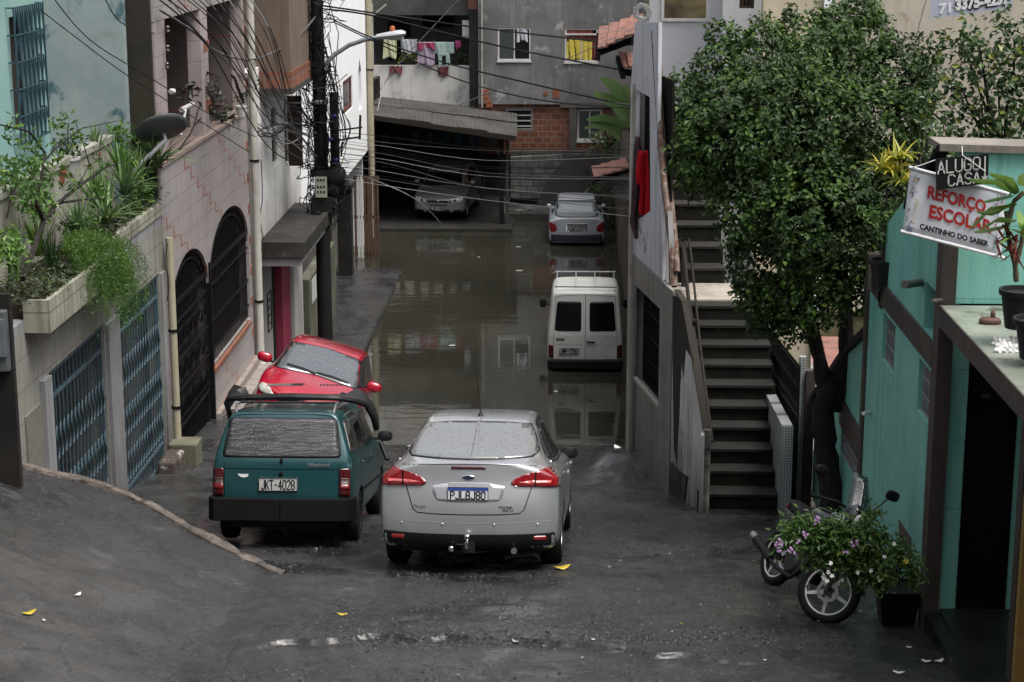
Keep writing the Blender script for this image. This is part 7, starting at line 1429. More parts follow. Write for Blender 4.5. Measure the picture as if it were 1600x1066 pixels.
for k, (a, b, Y, r) in enumerate([(1592, 512, 13.95, .15), (1618, 560, 13.3, .16)]):
    pot('plant_pot', ['black fluted pot holding the frangipani on the porch slab', 'black pot cut by the right edge, in front of the frangipani pot'][k], a, b, Y=Y, r=r, h=.30, mat=PBK)
# ================================================================ SIGNS
def quadmap(q):          # q: four world corners bl, br, tr, tl
    q = [Vector(p) for p in q]; return lambda u, v: (q[0].lerp(q[1], u)).lerp(q[3].lerp(q[2], u), v)
bp4 = [P(1410, 362, Y=15.15), P(1565, 402, Y=15.15), P(1572, 302, Y=15.15), P(1423, 262, Y=15.15)]
bn_ = thing('tutoring_banner', 'white banner reading REFORCO ESCOLAR in red letters', 'banner', bp4[0]); bn_['label'] = 'white hanging banner with red REFORÇO ESCOLAR lettering'
qm = quadmap(bp4); vs = []; fs = []
for j in range(9):
    for i in range(13): vs.append(tuple(qm(i/12, j/8)+Vector((0, .004*math.sin(i*1.1)+.003*math.sin(j*1.3), 0))))
for j in range(8):
    for i in range(12): k = j*13+i; fs.append((k, k+1, k+14, k+13))
q = MB(); q.add(vs, fs); o = q.build('sheet', surf('vinyl_white', (.56, .58, .62), (.50, .52, .57), 2, .45, .05, 10), bn_, smooth=True); s_ = o.modifiers.new('s', 'SOLIDIFY'); s_.thickness = .004
for a, b in ((0, 1), (3, 2)): MB().tube([bp4[a].lerp(bp4[b], -.02), bp4[b].lerp(bp4[a], -.03)], .014, 8).build('roller', plain('roller_white', (.6, .6, .62), .4), bn_); MB().tube([bp4[b].lerp(bp4[a], -.03), bp4[b].lerp(bp4[a], -.045)], .018, 8).build('roller_cap', BLK, bn_)
BW = (bp4[1]-bp4[0]).length; BH = (bp4[3]-bp4[0]).length; RED = plain('banner_red', (.38, .012, .015), .5)
def btext(t, u0, v0, h, u1, mat, name, bold=.006, par=bn_, mp=qm, off=.010, w_=None, shear=0):
    tmp = []
    o = text_geo(t, h*1.38, lambda a, b: Vector((a, b, 0)), None, name, mat, bold=bold, shear=shear); xs_ = [v.co.x for v in o.data.vertices]; W_ = w_ or BW; k = (u1-u0)/(max(xs_)-min(xs_)); x0 = min(xs_); H_ = BH if mp is qm else w2h
    for v in o.data.vertices: p = mp(u0+(v.co.x-x0)*k, v0+v.co.y/H_)-Vector((0, off, 0)); v.co = p-par.location
    o.parent = par; return o
btext('REFORÇO', .20, .62, BH*.19, .80, RED, 'lettering', .005); btext('ESCOLAR', .24, .33, BH*.20, .88, RED, 'lettering', .005); btext('CANTINHO DO SABER', .16, .115, BH*.082, .86, INK, 'lettering', .003)
random.seed(3)
for e in (0, 1):        # coloured pencils and doodles down both edges
    for k in range(30):
        cc = random.choice([(.05, .08, .4), (.35, .04, .05), (.05, .25, .12), (.5, .35, .05), (.1, .1, .12), (.3, .08, .35)]); nm_ = 'doodle_ink_%d' % (hash(cc) % 7)
        mt = bpy.data.materials.get('ink%d' % int(sum(cc)*1000)) or plain('ink%d' % int(sum(cc)*1000), cc, .5)
        u = (.02+.08*random.random()) if e == 0 else .9+.08*random.random(); v = .06+.86*random.random(); a = qm(u, v); b = qm(min(max(u+random.uniform(-.05, .05), .01), .99), min(max(v+random.uniform(-.09, .09), .03), .97)); off = Vector((0, .012, 0))
        m = MB(); m.bar(a-off, (a+b)/2-off+Vector((.004, 0, .006)), .006, .002, (0, 1, 0)); m.bar((a+b)/2-off+Vector((.004, 0, .006)), b-off, .006, .002, (0, 1, 0)); m.build('doodle', mt, bn_)
sp4 = [P(1463, 297, Y=15.08), P(1544, 287, Y=15.08), P(1545, 240, Y=15.08), P(1462, 249, Y=15.08)]
sg_ = thing('rental_sign', 'black hand painted sign reading ALUGO CASA with a downward arrow', 'sign', sp4[0]); qs = quadmap(sp4)
q = MB().hexa(sp4, (0, .012, 0)); q.build('board', plain('black_board', (.012, .012, .013), .5), sg_)
CHK = plain('chalk_white', (.62, .62, .6), .7); SW = (sp4[1]-sp4[0]).length; SH = (sp4[3]-sp4[0]).length
def paint_strokes(txt, u0, v0, u1, h, w, par, mp):
    m = MB(); n = len(txt); cw = (u1-u0)/n
    for i, c in enumerate(txt):
        for l in GLY[c]:
            for a, b in zip(l[:-1], l[1:]):
                A, B = [mp(u0+cw*(i+.1)+p[0]/4*cw*.74, v0+p[1]/6*h)-Vector((0, .003, 0)) for p in (a, b)]; d = (B-A).normalized()*w*.4; m.bar(A-d, B+d, w, .003, (0, 1, 0))
    return m.build('lettering', CHK, par)
paint_strokes('ALUGO', .02, .52, .86, .40, .0105, sg_, qs); paint_strokes('CASA', .22, .08, .86, .36, .0105, sg_, qs)
m = MB()
for a, b in (((.93, .92), (.93, .12)), ((.885, .27), (.93, .1)), ((.975, .27), (.93, .1))): m.bar(qs(*a)-Vector((0, .003, 0)), qs(*b)-Vector((0, .003, 0)), .010, .003, (0, 1, 0))
m.build('arrow', CHK, sg_)
tag(MB().tube([P(1462, 250, Y=15.09), P(1440, 258, Y=15.12), P(1424, 262, Y=15.14)], .005, 5).build('sign_string', CHK), 'white string tying the black sign to the banner roller', 'string'); tag(MB().tube([P(1503, 228, Y=15.42), P(1504, 243, Y=15.07), P(1540, 268, Y=15.07)], .004, 5).build('sign_wire', CHK), 'loose wire hooking the black sign to the wall', 'wire')
tp4 = [P(1454, 30, Y=24), P(1582, 12, Y=24), P(1582, -40, Y=24), P(1454, -30, Y=24)]
pb3 = thing('phone_banner', 'pale banner with the number 71 3375-4237 at the top right edge', 'banner', tp4[0]); q = MB().hexa(tp4, (0, .01, 0)); q.build('sheet', surf('lilac_vinyl', (.50, .52, .62), (.46, .48, .58), 1, .5, .05, 10), pb3)
qp = quadmap(tp4); w2h = (tp4[3]-tp4[0]).length; btext('3375-4237', .30, .16, w2h*.30, .97, plain('white_letter', (.7, .7, .72), .5), 'lettering', .012, pb3, qp, .012); btext('71', .10, .12, w2h*.26, .25, plain('white_letter2', (.7, .7, .72), .5), 'lettering', .008, pb3, qp, .012)
btext('3375-4237', .30, .16, w2h*.30, .97, INK, 'lettering_shadow', .03, pb3, qp, .008)
# ================================================================ UTILITY POLE, LAMP, WIRES
YP = 36.0; xpl = P(503, 300, Y=YP).x
up_ = thing('utility_pole', 'black utility pole wrapped in tangled cables at the left pavement', 'pole', (xpl, YP, .1))
POLEM = surf('tarred_pole', (.014, .013, .012), (.007, .007, .007), 4, .7, .6, 14)
MB().tube([(xpl, YP, -.2), (xpl, YP, 4), (xpl-.02, YP, 9.3)], [.155, .14, .11], 14).build('shaft', POLEM, up_, smooth='auto')
MB().tube([(xpl+.27, YP+.05, P(520, 262, Y=YP).z), (xpl+.27, YP+.05, P(520, 145, Y=YP).z)], .09, 10).build('splice_tube', POLEM, up_, smooth='auto')
MB().lathe([(.16, 0), (.17, .02), (.165, .06), (.15, .08)], (xpl, YP, P(500, 162, Y=YP).z), 'Z', 16).build('band', plain('pale_band', (.2, .19, .18), .5), up_, smooth='auto')
pbz0, pbz1 = P(500, 306, Y=YP).z, P(500, 274, Y=YP).z; bxp = P(493, 290, Y=YP-.2).x; bxq = P(511, 290, Y=YP-.2).x
sgn = MB().box((bxp, YP-.22, pbz0), (bxq, YP-.2, pbz1)).build('number_plate', plain('pole_plate', (.33, .34, .28), .6), up_)
m = MB()
for r_, row in enumerate((.78, .45, .2)):
    for c_ in range(3): m.box((bxp+.03+c_*.06, YP-.225, pbz0+(pbz1-pbz0)*row), (bxp+.065+c_*.06, YP-.221, pbz0+(pbz1-pbz0)*(row+.12)))
m.build('plate_marks', INK, sgn)
MB().box((xpl-.2, YP-.19, pbz0-.35), (xpl+.22, YP+.19, pbz0)).build('meter_box', POLEM, up_, bevel=.02); MB().box((xpl-.2, YP-.19, pbz1), (xpl+.2, YP+.15, pbz1+.12)).build('crosshead', POLEM, up_)
m = MB(); m.add(*ell(P(524, 275, Y=YP), (.22, .18, .20))); m.add(*ell(P(520, 292, Y=YP), (.15, .15, .22))); m.build('cable_bundle', POLEM, up_, smooth=True)
MB().bar((xpl-.55, YP-.1, 8.25), (xpl+.75, YP-.1, 8.2), .1, .12).build('crossarm', POLEM, up_)
for k, x in enumerate((-.5, -.2, .3, .55, .7)): MB().lathe([(.03, 0), (.06, .04), (.035, .08), (.055, .12), (.03, .16)], (xpl+x, YP-.1, 8.3), 'Z', 10).build('insulator', plain('pole_insulator', (.09, .05, .04), .3), up_, smooth='auto')
m = MB()      # tangle of cable loops hugging the pole
for k in range(46):
    rd = random.Random(900+k); z = rd.uniform(3.6, 7.9); pts = []; a0 = rd.uniform(0, 6.28); R0 = rd.uniform(.17, .34) if k % 3 else rd.uniform(.3, .6)
    for i in range(13): t = i/12; a = a0+t*rd.uniform(4, 6); pts.append((xpl+math.cos(a)*R0*(1+.3*math.sin(t*9+k)), YP+math.sin(a)*R0*.7, z+(t-.5)*rd.uniform(.2, .9)+.1*math.sin(t*11+k)))
    m.tube(pts, rd.uniform(.005, .010), 4, False)
for k in range(22):
    rd = random.Random(300+k); x = xpl+rd.uniform(-.25, .35); m.tube([(x+rd.uniform(-.08, .08)+.05*math.sin(i*2.1+k), YP-.1+rd.uniform(-.12, .1), 3.3+i*.42+rd.uniform(-.1, .1)) for i in range(rd.randint(5, 12))], rd.uniform(.006, .012), 4, False)
m.build('cable_tangle', BLK, up_)
m = MB()
for k, (a, b) in enumerate([(522, 182), (524, 250), (516, 218)]): m.add(*ell(P(a, b, Y=YP-.15), (.07, .04, .04)))
m.build('blue_tape', plain('blue_tape', (.01, .015, .12), .4), up_)
# street lamp
sl_ = thing('street_lamp', 'grey curved street lamp arm reaching right from the utility pole', 'street lamp', P(512, 97, Y=YP))
GRL = plain('galvanised_grey', (.26, .29, .32), .45, .3)
arm = [P(508, 100, Y=YP-.1), P(522, 86, Y=YP-.1), P(545, 71, Y=YP-.1), P(570, 62, Y=YP-.1), P(592, 58.5, Y=YP-.1)]
MB().tube(arm, .045, 10).build('arm', GRL, sl_, smooth='auto')
hd = MB(); a, b = P(588, 58, Y=YP-.1), P(634, 52, Y=YP-.1); d = b-a; hv = [ (0, .05, .05), (.25, .10, .065), (.6, .15, .08), (.85, .15, .075), (1, .06, .03)]
for k, (t, w_, h_) in enumerate(hv):
    c = a+d*t; 
    for j in range(10): q = 6.283*j/10; hd.v.append(tuple(c+Vector((0, math.cos(q)*w_, math.sin(q)*h_))))
for k in range(4):
    for j in range(10): hd.f.append((k*10+j, k*10+(j+1) % 10, (k+1)*10+(j+1) % 10, (k+1)*10+j))
hd.f += [tuple(range(10)), tuple(range(40, 50))]
lh = hd.build('lamp_head', plain('lamp_head_grey', (.42, .45, .48), .35), sl_, smooth='auto'); c = a+d*.65; m = MB(); m.add(*ell(c-Vector((0, 0, .06)), (.17, .10, .05))); m.build('lens', plain('lamp_lens_grey', (.35, .36, .36), .15), lh, smooth=True)
m = MB().lathe([(.05, 0), (.05, .07), (.03, .1)], a+d*.55+Vector((0, 0, .07)), 'Z', 12); m.build('photocell', plain('photocell_orange', (.45, .12, .03), .4), lh, smooth='auto')
def wire(pts, label, r=.010, mat=BLK, group=None, sag=.0, name='overhead_cable'):
    pts = [P(a, b, Y=c) for a, b, c in pts]; out = []
    if len(pts) == 2:
        for i in range(17): t = i/16; out.append(pts[0].lerp(pts[1], t)-Vector((0, 0, sag*4*t*(1-t))))
    else:
        for i in range(len(pts)-1):
            p0 = pts[max(i-1, 0)]; p1, p2 = pts[i], pts[i+1]; p3 = pts[min(i+2, len(pts)-1)]
            for k in range(6):
                t = k/6; out.append(.5*((2*p1)+(p2-p0)*t+(2*p0-5*p1+4*p2-p3)*t*t+(3*p1-p0-3*p2+p3)*t**3))
        out.append(pts[-1])
    o = MB().tube(out, r, 5).build(name, mat); return tag(o, label, 'cable', group)
GW = plain('grey_cable', (.09, .09, .09), .5); WW = plain('pale_cable', (.30, .30, .30), .5)
G1 = 'thick black cables crossing to the right'
wire([(497, 8, 36), (560, 17, 35.7), (760, 45, 35), (985, 70, 31)], 'uppermost thick black cable crossing in front of the laundry balcony', .017, group=G1)
wire([(505, 14, 36), (590, 26, 35.5), (780, 72, 34.5), (985, 112, 31)], 'thick black cable passing just under the two grey house windows', .017, group=G1)
wire([(515, 28, 36), (588, 62, 35.5), (695, 98, 35), (813, 127, 34), (950, 158, 32.5), (985, 164, 31)], 'black cable running across the middle of the cement house wall', .015, group=G1)
wire([(520, 34, 36), (591, 68, 35.5), (687, 113, 35), (774, 142, 34), (870, 160, 33), (985, 169, 31)], 'lowest of the thick black cables, ending by the banana leaves', .013, group=G1)
wire([(725, -8, 36), (690, 28, 40), (611, 115, 48), (578, 172, 53)], 'thin grey cable slanting down left across the laundry', .010, GW)
wire([(945, 66, 50), (850, 108, 50), (768, 143, 50), (700, 172, 50)], 'thin grey cable slanting below the curtained window', .012, GW)
G2 = 'thin cables sagging across the car shed'
for k in range(15):
    rd = random.Random(50+k); y0 = 205+k*5+rd.uniform(-3, 3); y1 = 236+k*7.2+rd.uniform(-6, 6)
    wire([(508+rd.uniform(0, 12), y0, 36), (600, y0+10+rd.uniform(-4, 6), 35.6), (760, (y0+y1)/2+12+rd.uniform(-6, 8), 34.5), (985, y1, 31)], 'thin cable among those sagging across the dark mouth of the car shed', rd.uniform(.0035, .006), [BLK, GW, WW, BLK][k % 4], G2)
wire([(577, 278, 36), (650, 312, 36), (690, 350, 50)], 'single pale cable dropping to the ground by the grey hatchback', .008, WW)
wire([(590, 173, 40), (600, 128, 48), (608, 112, 52)], 'pale cord rising to the balcony corner', .008, WW)
G3 = 'cables fanning from the top left to the pole'
for k in range(17):
    rd = random.Random(70+k); x0 = 235+k*10.5; x1, y1 = 497, 150+rd.uniform(0, 130)
    wire([(x0, -12, 23+k*.4), (x0+(x1-x0)*.35+rd.uniform(-6, 6), 60+rd.uniform(0, 26), 27), (x0+(x1-x0)*.7, 130+(y1-130)*.7+rd.uniform(0, 14), 32), (x1, y1, 36)], 'cable among those fanning down from the top left edge to the black pole', rd.uniform(.006, .011), [BLK, BLK, GW][k % 3], G3)
wire([(78, -10, 22), (140, 62, 23), (235, 122, 24), (340, 186, 27), (400, 214, 30)], 'thin cable crossing the pale weathered wall from the top edge, the upper one', .007, group='cables over the weathered wall'); wire([(66, 18, 22.5), (110, 52, 23), (190, 112, 23.8), (265, 160, 25), (390, 238, 30)], 'thin cable crossing the pale weathered wall from the window grille, the lower one', .007, group='cables over the weathered wall')
wire([(165, 0, 22), (190, 36, 23), (240, 52, 24.4)], 'short cable reaching the mouldy corner of the pale wall', .007)
wire([(250, 16, 25), (300, 48, 27), (345, 84, 29), (400, 92, 32), (455, 66, 34), (480, 42, 35.5), (497, 20, 36)], 'thick grey cable swooping below the brown storey to the pole top', .018, GW)
G4 = 'slack cables between the pink house and the pole'
for k in range(13):
    rd = random.Random(150+k); wire([(392, 180+rd.uniform(0, 34), 32), (420, 196+rd.uniform(0, 20), 33), (455, 200+rd.uniform(-10, 26), 34.5), (498, 180+rd.uniform(0, 80), 36)], 'slack cable in the knot between the pink house drainpipe and the pole', rd.uniform(.006, .012), [BLK, GW, WW][k % 3], G4)
G5 = 'cables hanging beside the pole'
for k in range(12):
    rd = random.Random(250+k); x = 503+rd.uniform(-4, 14); wire([(x, 50+rd.uniform(0, 60), 36), (x+rd.uniform(4, 24), 130+rd.uniform(0, 50), 35.8), (x+rd.uniform(6, 40), 190+rd.uniform(0, 40), 35.6), (x+rd.uniform(0, 30), 235+rd.uniform(0, 40), 35.9)], 'black cable hanging loosely against the white wall beside the pole', rd.uniform(.006, .010), BLK, G5)
for k in range(8):
    rd = random.Random(350+k); wire([(495+rd.uniform(-3, 3), 10+rd.uniform(0, 50), 36), (478+rd.uniform(-6, 6), 80+rd.uniform(0, 30), 35.8), (468+rd.uniform(-8, 8), 150+rd.uniform(0, 20), 35.6), (494, 190+rd.uniform(0, 40), 35.9)], 'black cable looping down left of the pole before the brown storey', rd.uniform(.006, .010), BLK, 'cables looping left of the pole')
wire([(402, 372, 33), (412, 384, 33), (425, 387, 33), (450, 380, 34), (472, 370, 35), (484, 352, 35.7), (489, 335, 35.9)], 'white cable lying loosely over the stained canopy slab', .014, plain('white_cable', (.5, .5, .5), .5))
wire([(262, 380, 24.8), (258, 410, 24.8), (264, 440, 24.85), (261, 470, 24.8)], 'thin cable hanging beside the agave at the cream pipe', .006); wire([(408, 250, 32.3), (410, 310, 32.3), (406, 340, 32.3), (412, 376, 32.3)], 'thin black cable hanging down the grey wall by the white drainpipe', .008)
wire([(1450, -10, 22), (1432, 60, 21.5), (1430, 130, 21)], 'thin wire beside the phone banner', .006); wire([(1200, 70, 28), (1130, 110, 27), (1060, 130, 28)], 'thin wire crossing before the grey white house', .006)
m = MB()
for k in range(12):
    rd = random.Random(500+k); pts = []
    for i in range(9): t = i/8*6.28; pts.append(P(1003+rd.uniform(-3, 3)+(8+rd.uniform(0, 6))*math.cos(t+k), 20+rd.uniform(-2, 2)+(8+rd.uniform(0, 8))*math.sin(t+k), Y=28.5))
    m.tube(pts, .008, 4)
tag(m.build('wire_tangle', WW), 'tangle of pale wire on top of the peeling white wall', 'wire')
m = MB(); m.bar(P(520, 205, Y=35.8), P(566, 199, Y=35.8), .03); m.bar(P(520, 221, Y=35.8), P(562, 214, Y=35.8), .03); m.bar(P(563, 180, Y=35.8), P(562, 218, Y=35.8), .04); m.bar(P(535, 222, Y=35.8), P(533, 245, Y=35.8), .03); tag(m.build('cable_bracket', BLK), 'black bracket arms holding cables against the white building', 'bracket')
# ================================================================ MOTORCYCLE
hf = Vector((.34, -.94, 0)).normalized(); lean = Vector((.42, .0, .907)); sx_ = hf.cross(lean).normalized(); uz = sx_.cross(hf)
Mm = Matrix((sx_, hf, uz)).transposed().to_4x4()
bl = Vector((2.10, 16.28, float(gh(2.10, 16.28, False))+.02)); mo_ = thing('motorcycle', 'black motorcycle leaning on its stand against the turquoise wall behind the flowers', 'motorcycle', bl, None, Mm.to_euler())
def mloc(mb, name, mat, par=None, smooth='auto', bevel=0): return mk(name, mb.v, mb.f, mat, par or mo_, smooth, True, bevel)
BKP = paint('bike_black_paint', (.012, .014, .014), 0, .2, 1)
def bwheel(c, ax, par, r=.29, spin=0):
    """five spoke cast wheel with a round tyre; ax is the axle direction"""
    ax = ax.normalized(); e1 = ax.cross(Vector((0, 0, 1))).normalized(); e2 = ax.cross(e1)
    def ring(prof, n=36):
        vs = []; 
        for (rr_, h) in prof:
            for k in range(n): a = 6.2832*k/n; vs.append(c+(e1*math.cos(a)+e2*math.sin(a))*rr_+ax*h)
        m_ = len(prof); return vs, [(i*n+k, i*n+(k+1) % n, ((i+1) % m_)*n+(k+1) % n, ((i+1) % m_)*n+k) for i in range(m_) for k in range(n)]
    q = MB(); q.add(*ring([(r-.045+.047*math.cos(t), .045*math.sin(t)) for t in [6.2832*k/12 for k in range(12)]])); t_ = mloc(q, 'wheel', RUBBER, par, True)
    q = MB(); q.add(*ring([(r-.085, -.025), (r-.068, -.03), (r-.066, .03), (r-.085, .025)])); q.add(*ring([(.0, -.03), (.045, -.03), (.045, .03), (.0, .03)], 16))
    mloc(q, 'rim', plain('rim_dark', (.05, .05, .052), .3, .6), t_)
    q = MB(); 
    for sg_1 in (-1, 1): q.add(*ring([(r-.090, sg_1*.027), (r-.076, sg_1*.034), (r-.072, sg_1*.027)]))
    for k in range(5):
        a = 6.2832*k/5+spin; d = e1*math.cos(a)+e2*math.sin(a); tt = ax.cross(d)
        q.hexa([c+d*.04-tt*.022-ax*.02, c+d*.04+tt*.022-ax*.02, c+d*(r-.08)+tt*.012-ax*.022, c+d*(r-.08)-tt*.012-ax*.022], ax*.04)
    mloc(q, 'rim_stripe', plain('rim_white', (.6, .6, .6), .3), t_); return t_, e1, e2
bwheel(Vector((0, -.42, .29)), Vector((1, 0, 0)), mo_)
stx = R(40); fa = Vector((math.cos(stx), math.sin(stx), .12)); fc_ = Vector((0, .56, .29)); tw, e1, e2 = bwheel(fc_, fa, mo_, spin=.5)
fa.normalize()
q = MB(); n = 24; vs = []
for k in range(n):
    a = 6.2832*k/n; d = e1*math.cos(a)+e2*math.sin(a); wv_ = 1+.06*math.sin(a*8)
    for rr_ in (.070, .100*wv_): 
        for h in (.045, .052): vs.append(fc_+d*rr_+fa*h)
fs = []
for k in range(n): a, b = k*4, ((k+1) % n)*4; fs += [(a, b, b+2, a+2), (a+1, a+3, b+3, b+1), (a, a+1, b+1, b), (a+2, b+2, b+3, a+3)]
q.add(vs, fs); mloc(q, 'brake_disc', STEEL, tw)
for s_ in (-1, 1): q = MB().tube([fc_+fa*.075*s_, Vector((0, .52, .62))+fa*.07*s_, Vector((0, .40, .96))+fa*.06*s_], [.024, .02, .018], 8); mloc(q, 'fork_leg', plain('fork_grey', (.06, .06, .06), .3, .6))
q = MB(); fwdw = fa.cross(Vector((0, 0, 1))).normalized()
for k in range(11):
    a = R(20+k*14); c = fc_+(fwdw*math.cos(a)+Vector((0, 0, 1))*math.sin(a))*.33
    for s_ in (-.06, -.03, .03, .06): q.v.append(tuple(c+fa*s_-Vector((0, 0, .02*(abs(s_) > .05)))))
for k in range(10):
    for j in range(3): a = k*4+j; q.f.append((a, a+1, a+5, a+4))
o = mloc(q, 'front_mudguard', BKP, None, True); md = o.modifiers.new('s', 'SOLIDIFY'); md.thickness = .008
q = MB(); q.add(*ell((0, .12, .80), (.13, .27, .13))); mloc(q, 'fuel_tank', BKP, None, True)
q = MB(); q.add(*ell((0, -.22, .77), (.12, .28, .07))); q.add(*ell((0, -.45, .78), (.09, .14, .06))); mloc(q, 'seat', plain('seat_vinyl', (.014, .014, .016), .5), None, True)
q = MB(); q.box((-.11, -.12, .24), (.11, .22, .50)); q.lathe([(.10, -.14), (.11, -.1), (.11, .1), (.10, .14)], (0, -.02, .34), 'X', 16); q.bar((0, .15, .40), (0, .34, .52), .16, .16); mloc(q, 'engine', plain('engine_grey', (.035, .035, .035), .45, .4), None, 'auto', .015)
q = MB(); q.bar((0, .42, .95), (0, .25, .50), .06, .07); q.bar((0, .40, .90), (0, -.15, .68), .05, .06); q.bar((0, -.15, .68), (0, -.5, .74), .05, .05); q.bar((0, .05, .28), (0, -.62, .29), .06, .05); mloc(q, 'frame', TRIM)
for s_ in (-1, 1): q = MB(); q.hexa([(s_*.13, -.42, .52), (s_*.13, -.05, .50), (s_*.12, .0, .70), (s_*.12, -.50, .74)], (-s_*.02, 0, 0)); mloc(q, 'side_cover', BKP, None, False, .01)
q = MB().tube([(.12, .18, .34), (.14, .10, .22), (.15, -.2, .22), (.16, -.5, .28)], .022, 8); q.tube([(.15, -.32, .25), (.17, -.66, .33)], [.04, .045], 12); ex = mloc(q, 'exhaust', TRIM); q = MB().tube([(.168, -.62, .32), (.175, -.74, .35)], .042, 12); mloc(q, 'exhaust_tip', STEEL, ex)
q = MB(); q.add(*ell((0, .50, .97), (.13, .11, .15))); hl = mloc(q, 'headlight_fairing', BKP, None, True); q = MB(); q.add(*ell((0, .585, .96), (.085, .04, .10))); mloc(q, 'headlight', LCLEAR, hl, True)
q = MB().hexa([(.06, .52, 1.02), (.20, .40, .95), (.17, .38, .76), (.07, .56, .84)], (.01, .03, .01)); mloc(q, 'silver_panel', plain('silver_panel', (.5, .5, .52), .25, .3), None, False, .008)
q = MB(); vs = []
for j in range(6):
    for i in range(7): u = i/6-.5; v = j/5; vs.append((u*.30*(1-.45*v), .62-.22*v-abs(u)*.22, 1.02+.34*v))
q.add(vs, [(j*7+i, j*7+i+1, j*7+i+8, j*7+i+7) for j in range(5) for i in range(6)]); o = mloc(q, 'windshield', wetglass('smoked_screen', (.02, .035, .03)), None, True); md = o.modifiers.new('s', 'SOLIDIFY'); md.thickness = .006
hb = [Vector((.36, .22, 1.02)), Vector((.16, .36, 1.06)), Vector((0, .40, 1.02)), Vector((-.16, .36, 1.06)), Vector((-.36, .22, 1.02))]
q = MB().tube(hb, .013, 8); mloc(q, 'handlebar', TRIM)
for s_ in (-1, 1):
    q = MB().tube([(s_*.36, .22, 1.02), (s_*.26, .29, 1.04)], .02, 8); mloc(q, 'grip', RUBBER); q = MB().tube([(s_*.24, .30, 1.05), (s_*.30, .32, 1.16), (s_*.36, .30, 1.24)], .007, 6); st_ = mloc(q, 'mirror_stalk', TRIM)
    q = MB(); q.add(*ell((s_*.40, .29, 1.27), (.075, .022, .05))); mloc(q, 'wing_mirror', TRIM, st_, True)
q = MB().tube([(-.08, -.05, .25), (-.22, -.10, .02)], .012, 6); mloc(q, 'side_stand', TRIM); q = MB(); q.add(*ell((0, -.58, .75), (.06, .03, .035))); mloc(q, 'tail_lamp', LRED, None, True)
# flowers and pots in front of the motorcycle
fb = thing('flowering_bush', 'leafy bush with small purple flowers sprawling in front of the motorcycle', 'bush', P(1385, 925, Y=15.5))
YB = 15.35; cb_ = [(1240, 835, 22), (1262, 828, 24), (1290, 838, 28), (1318, 848, 30), (1345, 850, 28), (1368, 850, 24), (1300, 868, 26), (1330, 876, 26), (1355, 880, 20), (1268, 852, 20), (1228, 848, 10), (1390, 870, 20), (1310, 822, 16), (1350, 818, 14), (1365, 800, 9), (1275, 872, 14), (1345, 900, 14), (1375, 890, 16)]
foliage('leaves', [cp(a, b, r, YB) for a, b, r in cb_], 3200, .062, .026, leafmat('periwinkle_leaf', (.11, .20, .035), (.04, .095, .018), (.24, .30, .06)), fb, 201, .9, 5, .045)
m = MB()
for k, (a, b, r) in enumerate(cb_): limb(m, [P(1385, 925, Y=15.5), P((1385+a)/2, (905+b)/2+8, Y=15.4), P(a, b, Y=YB)], .008, .003, 5, .01, k)
m.build('stem', BARK, fb); m = MB()
def flower(mb, c, s_, n=5):
    c = Vector(c); nrm_ = Vector((random.uniform(-.4, .4), -.8, random.uniform(.2, .8))).normalized(); e1 = nrm_.cross(Vector((0, 0, 1))).normalized(); e2 = nrm_.cross(e1)
    for k in range(n):
        a = 6.283*k/n+random.random()*.3; d = e1*math.cos(a)+e2*math.sin(a); t = nrm_.cross(d); mb.add([c, c+d*s_*.6+t*s_*.32+nrm_*s_*.1, c+d*s_, c+d*s_*.6-t*s_*.32+nrm_*s_*.1], [(0, 1, 2, 3)])
for a, b in [(1215, 853), (1221, 850), (1216, 858), (1235, 858), (1238, 862), (1277, 813), (1279, 808), (1256, 833), (1258, 838), (1246, 848), (1337, 847), (1335, 850), (1322, 863), (1217, 846), (1275, 816)]:
    for _ in range(3): flower(m, P(a+random.uniform(-4, 4), b+random.uniform(-4, 4), Y=15.1), .013)
m.build('purple_flowers', plain('purple_petal', (.40, .20, .46), .6), fb, recalc=False)
wp = thing('periwinkle_plant', 'green potted plant with small white flowers at the turquoise wall corner', 'plant', P(1405, 915, Y=15.15)); foliage('leaves', [cp(a, b, r, 15.1) for a, b, r in [(1395, 885, 22), (1415, 880, 20), (1405, 862, 16), (1425, 895, 16), (1385, 900, 16), (1400, 850, 9), (1430, 910, 10), (1378, 912, 10)]], 2200, .055, .026, leafmat('periwinkle_leaf2', (.13, .22, .04), (.05, .11, .02), (.3, .33, .08)), wp, 211, .9, 5, .04)
m = MB(); limb(m, [P(1405, 915, Y=15.15), P(1405, 870, Y=15.1)], .01, .004, 5); m.build('stem', BARK, wp); m = MB()
for a, b in [(1382, 870), (1361, 892), (1340, 895), (1397, 850), (1374, 906), (1294, 894), (1298, 880), (1300, 900), (1292, 908)]: flower(m, P(a, b, Y=15.0), .022)
m.build('white_flowers', plain('white_petal', (.7, .7, .7), .6), wp, recalc=False); m = MB(); flower(m, P(1416, 877, Y=14.95), .03); m.build('yellow_leaf', plain('yellow_petal', (.6, .5, .05), .6), wp, recalc=False)
c = P(1400, 958, Y=15.7); c.z = float(gh(c.x, c.y))+.02; g = thing('planter_pot', 'square black plastic pot at the foot of the turquoise corner', 'pot', c); r0, r1, hh_ = .14, .18, .30
m = MB().add([c+Vector(v) for v in [(-r0, -r0, -.02), (r0, -r0, -.02), (r0, r0, -.02), (-r0, r0, -.02), (-r1, -r1, hh_), (r1, -r1, hh_), (r1, r1, hh_), (-r1, r1, hh_)]], [(0, 1, 2, 3), (0, 1, 5, 4), (1, 2, 6, 5), (2, 3, 7, 6), (3, 0, 4, 7), (4, 5, 6, 7)]); m.build('pot_body', plain('black_pot', (.008, .008, .009), .5), g, bevel=.01)
m = MB()
